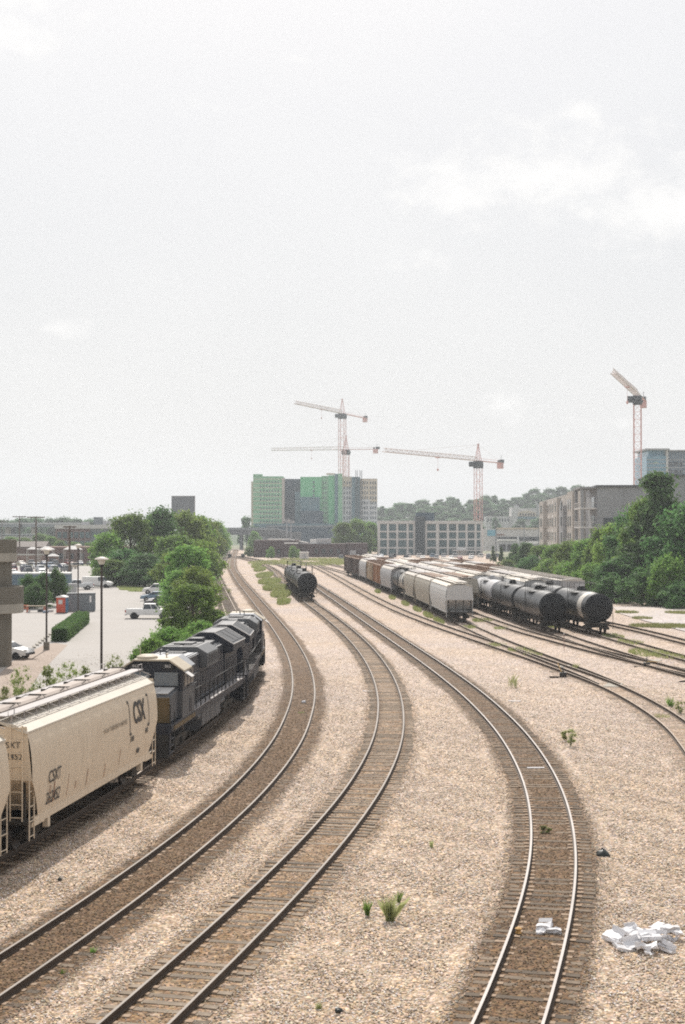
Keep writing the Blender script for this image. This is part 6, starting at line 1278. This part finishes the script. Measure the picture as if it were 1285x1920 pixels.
P_sap = tree_proto('tall', 51, M['sap'], 3.4, 1.9, nleaf=1500, leaf=.10, nclump=40, trunk=.03); P_sap2 = tree_proto('open', 52, M['sap'], 3.4, 1.9, nleaf=1300, leaf=.10, nclump=34, trunk=.03)
G = 'sparse saplings behind the cream hoppers'
for i, (px, top, w, d, lab) in enumerate(((42, 1250, 60, 86, 'sparse yellow green sapling leftmost behind the cream hopper'), (88, 1246, 70, 88, 'airy sapling second from left behind the cream hopper'), (128, 1240, 66, 90, 'airy sapling behind the middle of the cream hopper'), (160, 1246, 50, 91, 'thin sapling just left of the nearest lamp pole'), (218, 1226, 46, 100, 'yellow green sapling between the lamp pole and the locomotive'), (12, 1285, 50, 84, 'low sapling at the left edge behind the cream hoppers'))): tr(P_sap if i % 2 else P_sap2, lab, px, d, top, w, G, 'sapling', name='sapling')
G = 'trees along the right side of the yard'
for p, lab, px, d, top, w in ((P_tall, 'tallest dark tree before the glass tower', 1234, 224, 887, 150), (P_br2, 'big dark tree at the right edge below the glass tower', 1283, 212, 945, 150), (P_br2, 'dark tree left of the tallest one', 1186, 238, 950, 104), (P_br1, 'mid green tree between the two darkest trees at right', 1204, 228, 932, 84), (P_br1, 'green tree low before the blank apartment wall', 1132, 256, 990, 84), (P_br3, 'brownish leaved tree before the blank apartment wall', 1150, 246, 982, 80), (P_br1, 'green tree before the apartment balconies', 1108, 262, 1008, 90), (P_br1, 'green tree before the apartment window bays', 1072, 290, 1014, 78), (P_br1, 'smaller green tree left along the apartment front', 1044, 318, 1020, 66),
    (P_br1, 'green tree at the far left of the right-hand row', 1016, 350, 1021, 58), (P_br2, 'dark pointed tree near the far end of the boxcars', 988, 385, 1017, 46), (P_tall, 'narrow dark tree beside the grey street pole', 966, 410, 1019, 36), (P_br2, 'dense dark tree low behind the white banded tank car', 1165, 222, 1045, 110)): tr(p, lab, px, d, top, w, G)
G = 'bushes along the right side of the yard'
for p, lab, px, d, top, w in ((P_bush, 'tall feathery bush at the right edge over the service road', 1258, 204, 1035, 100), (P_bushd, 'dark bush right above the service road bend', 1205, 207, 1062, 96), (P_bushd, 'dark bush behind the end of the white banded tank car', 1152, 214, 1078, 84), (P_bush, 'green bush over the roofs of the long boxcars', 1108, 240, 1052, 80), (P_bush, 'green bush beyond the long boxcars, under the apartment block', 1066, 268, 1050, 76), (P_bush, 'green bush left of the boxcar ends', 1028, 300, 1046, 66), (P_bushd, 'dark bush near the far boxcars', 996, 340, 1040, 56), (P_bushd, 'low dark bush at the corner of the service road', 1275, 199, 1088, 90), (P_bush, 'small green bush far along the right tree row', 950, 400, 1048, 40)): tr(p, lab, px, d, top, w, G, 'shrub', name='shrub')
for px, d, top, w, lab in ((925, 440, 1024, 12, 'slim dark conifer left of its neighbour by the street pole'), (940, 440, 1026, 12, 'slim dark conifer right of the tall street pole')): tr(P_tall, lab, px, d, top, w, 'slim conifers by the street pole')
G = 'trees around the foot of the high-rise'
for p, lab, px, d, top, w in ((P_br1, 'rounded tree in front of the white clad tower', 643, 590, 979, 56), (P_br1, 'rounded tree between the depot and the factory block', 672, 600, 973, 56), (P_br1, 'tree touching the left end of the window-walled building', 696, 610, 978, 40), (P_far, 'hazy tree left of the green tower above the bridge', 463, 800, 971, 40), (P_bush, 'small bush before the left part of the brick depot', 508, 530, 1024, 17), (P_bush, 'small bush before the middle of the brick depot', 551, 526, 1022, 22), (P_br1, 'tree hiding the right end of the bridge', 478, 700, 996, 26), (P_bush, 'bush at the left corner of the brick depot', 468, 560, 1024, 22)):
    tr(p, lab, px, d, top, w, G)
G = 'hazy trees on the far hill'
HL = 'hazy blue green tree among the trees massed on the far hill'
rr = random.Random(3)
for px, top, w, d, p in ((714, 970, 26, 1100, 0), (735, 954, 34, 1120, 0), (758, 974, 26, 1100, 0), (778, 962, 36, 1120, 1), (794, 955, 30, 1120, 0), (812, 948, 12, 1120, 1), (826, 966, 40, 1100, 0), (858, 932, 12, 1180, 2), (850, 941, 24, 1180, 1), (824, 943, 22, 1180, 0), (838, 960, 40, 1140, 0), (872, 962, 40, 1140, 0), (884, 950, 20, 1150, 0), (908, 930, 32, 1180, 0), (922, 926, 22, 1190, 2), (936, 932, 26, 1190, 2), (952, 938, 30, 1200, 0), (970, 930, 26, 1230, 2), (985, 934, 34, 1240, 0), (1000, 917, 34, 1240, 0), (1018, 925, 30, 1240, 0), (1034, 917, 40, 1260, 0), (1056, 914, 40, 1260, 0), (1080, 911, 44, 1270, 0), (1102, 914, 44, 1270, 0), (1128, 916, 44, 1280, 0), (898, 958, 40, 1130, 0), (925, 955, 40, 1130, 0), (948, 958, 36, 1120, 0), (1006, 946, 36, 1150, 0), (1030, 938, 44, 1180, 0), (1056, 934, 44, 1180, 0), (930, 972, 20, 940, 0), (975, 975, 30, 930, 0), (1000, 975, 26, 930, 0), (1012, 972, 24, 935, 0), (896, 976, 26, 930, 0), (1085, 934, 50, 1180, 0), (1150, 925, 60, 1250, 0)):
    x = xat(px, d); z = hillz(x, d); tr((P_far, P_far2, P_open)[p], HL, px, d, top, w, G, z=max(z, -.3) if zat(top, d) - max(z, -.3) > 5 else zat(top, d) - 8)
for i in range(95):
    px = rr.uniform(706, 1190); d = rr.uniform(1020, 1330); x = xat(px, d); z = hillz(x, d)
    if z < .2: continue
    h = rr.uniform(9, 15) * (.8 if d < 1100 else 1); put_tree((P_far, P_far, P_far2)[i % 3], HL, x, d, h, w=h * rr.uniform(1.1, 1.6), group=G, z=z)
G = 'far trees along the left horizon'
for i in range(20):
    px = -30 + i * 13 + rr.uniform(-4, 4); tr(P_far, 'hazy distant tree in the line along the left horizon', px, 900 + rr.uniform(-25, 25), 973 + rr.uniform(-2, 5), 44, G)
G = 'trees between the far car park and the office building'
for px, top, w, d, lab in ((75, 1000, 36, 560, 'sunlit tree right of the thick utility pole'), (96, 1005, 34, 545, 'sunlit tree left of the office building'), (112, 1013, 34, 530, 'low tree before the corner of the office building'), (140, 1016, 36, 525, 'low tree before the middle of the office building'), (20, 1006, 40, 560, 'low tree above the concrete tower'), (48, 1008, 40, 565, 'low tree left of the thick utility pole'), (172, 1016, 34, 525, 'low tree before the glass wing')): tr(P_br1, lab, px, d, top, w, G)

# ================================================================== grass and weeds
rng = np.random.default_rng(5)
def spot(px, py, rx, ry): x, y = gnd(px, py); return (x, y, rx, ry)
def stuff(name, label, spots, n, h, m, **kw):
    V, F = blades(name, spots, n, h, m, rng, **kw); o = bpy.data.objects.new(name, np_mesh(name, V, F, m)); link(o); return tag(o, label, 'grass', kind='stuff')
stuff('grass', 'strip of tall green grass between the two middle tracks', [spot(488, 1069, 1.4, 14), spot(497, 1080, 1.9, 14), spot(506, 1092, 2.3, 12), spot(517, 1104, 2.3, 10), spot(527, 1116, 1.7, 9), spot(532, 1130, 1.0, 7), spot(482, 1062, 1.2, 16)], 11000, .75, M['grass'], wd=.055)
stuff('grass', 'yellow green grass along the far edge of the yard by the depot', [(-22, 455, 8, 28), (-8, 440, 9, 22), (4, 470, 12, 30), (-2, 500, 20, 18)], 7000, .7, M['grass'], wd=.1)
stuff('grass', 'green weeds creeping along the rusty right-hand sidings', [spot(930, 1212, 1.0, 1.6), spot(978, 1222, 1.3, 2.0), spot(1000, 1230, .9, 1.4), spot(1215, 1226, 1.6, 3.5), spot(1255, 1233, 1.3, 3.0), spot(1150, 1195, 1.0, 3), spot(1180, 1207, 1.2, 3), spot(1040, 1176, 1.5, 2.5), spot(905, 1165, 1.2, 3), spot(880, 1178, .8, 2.2), spot(940, 1180, .8, 1.6)], 5200, .34, M['grass'], wd=.03)
stuff('grass', 'patchy yellow grass beside the service road at right', [spot(1235, 1174, 3.4, 2.6), spot(1275, 1176, 3, 2.6), spot(1175, 1149, 1.5, 2.5), spot(1290, 1150, 3, 3), spot(1205, 1160, 1.2, 2)], 6000, .3, M['grass'], wd=.04)
Pq = PATHS['T5']; stuff('grass', "weeds along the foot of the white hopper's row", [(*(Pq.at(Pq.atY(Y)) + np.array((-2.0, 0))), .55, 6) for Y in (170, 182, 195, 210, 228, 250)], 3200, .35, M['grass'], wd=.04)
stuff('grass', 'green verge under the trees at the end of the car park', [spot(250, 1105, 2.6, 4), spot(240, 1101, 2, 4), spot(262, 1108, 2, 3)], 3000, .3, M['grass'], wd=.05)
def weed(px, py, h, n, spread, label, leafy=False, m='weedg'):
    x, y = gnd(px, py); t = thing('weed', label, 'weed', (x, y, 0), random.uniform(0, 6), 'weeds in the gravel')
    if leafy:
        rg = np.random.default_rng(int(px)); cl = [(rg.normal(0, spread), rg.normal(0, spread), h * rg.uniform(.2, .95), .14 * h) for _ in range(11)]; V, F = leaf_geo(cl, 420, .055, rg); link(bpy.data.objects.new('leaves', np_mesh('leaves', V, F, M['weedg'])), t)
        sb = MB()
        for c in cl: sb.tube([(0, 0, -.03), (c[0] * .5, c[1] * .5, c[2] * .5), c[:3]], .008, 4)
        sb.build('stem', M['leafd'], t)
    else:
        V, F = blades('b', [(0, 0, spread, spread)], n, h, None, np.random.default_rng(int(px + py)), lean=.28, wd=.008); link(bpy.data.objects.new('blades', np_mesh('blades', V, F, M[m])), t)
weed(689, 1716, .46, 60, .06, 'slim upright grass tuft left of the bigger tuft in the gravel', m='leaf'); weed(732, 1726, .66, 130, .14, 'biggest grass tuft in the gravel between the two right tracks'); weed(748, 1692, .32, 40, .05, 'small tuft just behind the biggest grass tuft', m='leaf'); weed(809, 1588, .2, 50, .06, 'tiny bright tuft in the gravel left of the shiny track'); weed(1022, 1566, .34, 90, .13, 'dark green plant growing between the rails of the shiny track', True)
weed(1070, 1398, .85, 0, .11, 'leafy grey green weed standing alone in the right gravel', True); weed(1058, 1388, .5, 0, .12, 'low yellowish weed just behind the leafy one', True); weed(598, 1890, .14, 60, .08, 'flat green weed at the bottom edge'); weed(174, 1792, .22, 60, .07, 'small weed between the two left tracks, upper of two', m='leaf'); weed(117, 1832, .2, 50, .06, 'small weed between the two left tracks, lower of two', m='leaf'); weed(958, 1288, .9, 26, .25, 'thin pale stalks in the gravel left of the switch stand'); weed(968, 1290, .8, 20, .12, 'thin green stalk beside the pale stalks'); weed(1258, 1326, .7, 80, .15, 'weed between the rails at the right edge', m='leaf'); weed(1276, 1340, .9, 0, .2, 'leafy weed at the right edge of the curved siding', True); weed(1240, 1348, .3, 140, .5, 'low grass between the rails of the curved siding'); weed(564, 1340, .2, 50, .2, 'green sprig between the rails of the brown track', m='leaf'); weed(1080, 1256, .5, 90, .3, 'grass clump at the switch blades behind the switch stand'); weed(430, 1112, .8, 60, .3, 'grass clump between the two left tracks near the trees')

# ================================================================== litter and small things
M['foam'] = mat('white foam board', (.72, .71, .72), .7, var=.10, scale=3, rnd=.18); M['redp'] = mat('red print', (.45, .06, .05), .6); M['bag'] = mat('black bag', (.02, .025, .022), .45, var=.3, scale=6)
rr = random.Random(21)
def carton(label, x, y, z, lx, ly, lz, rz, tx=0.0, ty=0.0, open_=False, group=None, printed=False):
    t = thing('white_box', label, 'box', (x, y, z), rz, group); t.rotation_euler = (tx, ty, rz); b = MB(); w = .012
    j = lambda: rr.uniform(-.03, .03)
    b.add([(sx * lx / 2 + j(), sy * ly / 2 + j(), sz * lz + (j() if sz else 0)) for sz in (0, 1) for sy in (-1, 1) for sx in (-1, 1)], [(0, 2, 3, 1), (0, 1, 5, 4), (2, 6, 7, 3), (0, 4, 6, 2), (1, 3, 7, 5)] + ([] if open_ else [(4, 5, 7, 6)]))
    o = b.build('shell', M['foam'], t)
    bm = bmesh.new(); bm.from_mesh(o.data); bmesh.ops.subdivide_edges(bm, edges=bm.edges[:], cuts=2, use_grid_fill=True)
    for v in bm.verts: v.co += Vector((rr.gauss(0, .018), rr.gauss(0, .018), rr.gauss(0, .02)))
    bm.to_mesh(o.data); bm.free()
    if rr.random() < .55: return t
    f = MB(); f.box(-lx / 2 + .02, lx / 2 - .02, -.006, .006, 0, ly * .45); fl = f.build('flap', M['foam'], t); fl.location = (0, ly / 2, lz * .98); fl.rotation_euler = (rr.uniform(-1.2, .2), 0, 0)
    if printed: p = MB(); p.box(-lx * .3, lx * .2, -ly / 2 - .022, -ly / 2 - .016, lz * .3, lz * .7); p.build('printed_label', M['redp'], t)
    return t
G = 'discarded white boxes in a heap'
HP = [(1165, 1752, 'white box with a dented top at the back left of the heap'), (1195, 1750, 'second white box along the back edge of the heap'), (1232, 1741, 'large flat white box at the back right of the heap'), (1262, 1748, 'white block at the right end of the heap'), (1185, 1764, 'long white slab across the middle of the heap'), (1212, 1762, 'grey white slab tilted in the middle of the heap'), (1160, 1770, 'square white box at the left front of the heap'), (1188, 1778, 'leaning white panel at the front of the heap'), (1205, 1785, 'white wedge shaped piece at the front centre of the heap'), (1230, 1770, 'white box with red print in the right middle of the heap'), (1222, 1785, 'small white carton at the front right of the heap'), (1248, 1766, 'torn white carton with red marks under the right block'), (1248, 1782, 'open white carton at the front right corner of the heap'), (1172, 1782, 'low white piece at the front left of the heap'), (1143, 1756, 'small crumpled white scrap left of the heap'), (1216, 1794, 'tiny white scrap in front of the heap'), (1268, 1762, 'red and white scrap at the right end of the heap'), (1200, 1772, 'dented white box on top in the middle, left of centre'), (1218, 1774, 'greyish panel in the middle just right of centre'), (1240, 1757, 'long white strip in the middle behind the red printed box'), (1178, 1757, 'white slab in the middle near the back left'), (1256, 1757, 'white block lying in the middle of the right side'), (1150, 1766, 'thin white sheet at the far left of the heap')]
for i, (px, py, lab) in enumerate(HP):
    x, y = gnd(px, py); sc = .35 if 'scrap' in lab else 1.0; back = max(0, (1785 - py) / 45)
    carton(lab, x, y, rr.uniform(.0, .10) + (.14 if 'middle' in lab else 0), rr.uniform(.32, .62) * sc, rr.uniform(.22, .38) * sc, rr.uniform(.05, .15) * sc, rr.uniform(-1.2, 1.2), rr.uniform(-.32, .32), rr.uniform(-.32, .32), 'open' in lab or 'torn' in lab, G, 'red' in lab)
G = 'white boxes between the rails'
for px, py, lab, s in ((1022, 1742, 'square white box between the rails of the shiny track', 1.0), (1040, 1748, 'flattened white carton with pink print between the rails', .8), (1015, 1750, 'white scrap next to the square box between the rails', .5)):
    x, y = gnd(px, py, .1); carton(lab, x, y, .09, .42 * s, .3 * s, .16 * s, rr.uniform(-.4, .4), .1, -.1, False, G, 'print' in lab)
x, y = gnd(967, 1751, .1); t = thing('food_wrapper', 'crumpled orange yellow wrapper beside the left shiny rail', 'wrapper', (x + .08, y, .09)); b = MB(); b.lathe([(.02, 0), (.09, .03), (.06, .1), (.1, .16), (.03, .2)], 7); b.build('paper', mat('orange wrapper', (.62, .36, .12), .6, var=.2), t)
def bag_mesh(s, seed):
    rg = random.Random(seed); b = MB(); n = 12
    pr = [(.05, 0), (.20, .0), (.24, .05), (.2, .12), (.14, .17), (.05, .2), (.02, .23)]
    b.lathe([(r * s, z * s) for r, z in pr], n); b.v = [(x * (1 + rg.uniform(-.25, .25)), y * (1 + rg.uniform(-.25, .25)), z * (1 + rg.uniform(-.15, .2))) for x, y, z in b.v]; return b
x, y = gnd(1130, 1606); t = thing('rubbish_bag', 'small crumpled black bag on the gravel right of the shiny track', 'bag', (x, y, 0), .4); bag_mesh(1.1, 3).build('bag', M['bag'], t, smooth='all'); MB().lathe([(.03, .2), (.05, .27), (.02, .3)], 8).build('knot', M['bag'], t)
x, y = gnd(635, 1897); t = thing('rubbish_bag', 'flat dark scrap of bag at the bottom edge', 'bag', (x, y, 0), 1.4); bag_mesh(.42, 5).build('bag', M['bag'], t, smooth='all')
x, y = gnd(112, 1650); t = thing('rubbish_bag', 'small dark clod on the gravel beside the hopper shadow', 'bag', (x, y, 0), 2.0); bag_mesh(.35, 8).build('bag', M['bag'], t, smooth='all')
for px, py, rz, lab in ((691, 1297, .05, 'pale strip of plank beside the left rail of the middle track'), (1005, 1444, .03, 'white board lying between the rails of the shiny track'), (965, 1316, -.1, 'pale thin board on the gravel right of the shiny track')):
    x, y = gnd(px, py); t = thing('loose_board', lab, 'board', (x, y, .09 if 'between' in lab else .03), rz); slab(t, 'plank', M['foam'], (-.40, .40, -.07, .07, 0, .04), bevel=.008)
x, y = gnd(569, 1318, .1); t = thing('paper_cup', 'white cup lying between the rails of the brown track', 'cup', (x, y, .16), .5); MB().lathe([(.07, -.12), (.1, .12), (.092, .12), (.06, -.1)], 14, 'x').build('cup', M['foam'], t, smooth=True); MB().lathe([(.102, .1), (.102, .13)], 14, 'x').build('rim', M['foam'], t)
for px, py, lab in ((1056, 1271, 'switch stand with an upright yellow lever beside the curved siding'), (1213, 1252, 'low dark switch stand by the right-hand turnout')):
    x, y = gnd(px, py); t = thing('switch_stand', lab, 'switch stand', (x, y, 0), -.05); slab(t, 'base', M['rail'], (-1.0, 1.0, -.14, .14, .02, .12)); slab(t, 'gearbox', M['black'], (-.25, .25, -.2, .2, .121, .42), bevel=.04); up = 'yellow' in lab
    MB().tube([(-.1, 0, .4), (-.35 if up else .1, 0, 1.0 if up else .5), (-.38 if up else .9, 0, 1.1 if up else .5)], .035, 6).build('lever', M['wood2'] if 'wood2' in M else mat('yellow lever', (.62, .42, .15), .6), t); MB().tube([(0, 0, .42), (0, 0, .8)], .04, 6).build('spindle', M['black'], t); MB().lathe([(.02, .78), (.16, .8), (.02, .84)], 10, 'z').build('target', M['black'], t)
x, y = gnd(1058, 1221); t = thing('marker_stake', 'thin reddish marker stake beside the empty siding', 'stake', (x, y, 0)); MB().tube([(0, 0, -.1), (0, 0, 1.7)], .03, 6).build('stake', M['brickp'], t); slab(t, 'tip', M['offw'], (-.04, .04, -.04, .04, 1.5, 1.72))
# pale slabs in the turnouts
for px, py, rz, lx, ly, lab in ((1150, 1285, 1.25, 1.1, 2.3, 'pale concrete plank between the rails of the curved siding'), (1060, 1249, 1.1, .8, 1.5, 'pale plank at the switch blades'), (1225, 1240, 1.15, 1.0, 2.6, 'pale plank in the right-hand turnout')):
    x, y = gnd(px, py, .1); t = thing('track_plank', lab, 'plank', (x, y, .09), rz); slab(t, 'slab', M['concl'], (-ly / 2, ly / 2, -lx / 2, lx / 2, 0, .05), bevel=.01)

# ================================================================== the hazy summer air
M['air'] = bpy.data.materials.new('summer haze'); M['air'].use_nodes = True; at_ = M['air'].node_tree; at_.nodes.remove(at_.nodes['Principled BSDF'])
pv = at_.nodes.new('ShaderNodeVolumePrincipled'); pv.inputs['Color'].default_value = (.90, .95, 1.0, 1); pv.inputs['Density'].default_value = .00025; pv.inputs['Anisotropy'].default_value = .35; at_.links.new(pv.outputs[0], at_.nodes['Material Output'].inputs['Volume'])
b = MB(); b.box(-2600, 2600, -250, 2900, -1.95, 112); o = b.build('haze', M['air']); o['kind'] = 'stuff'
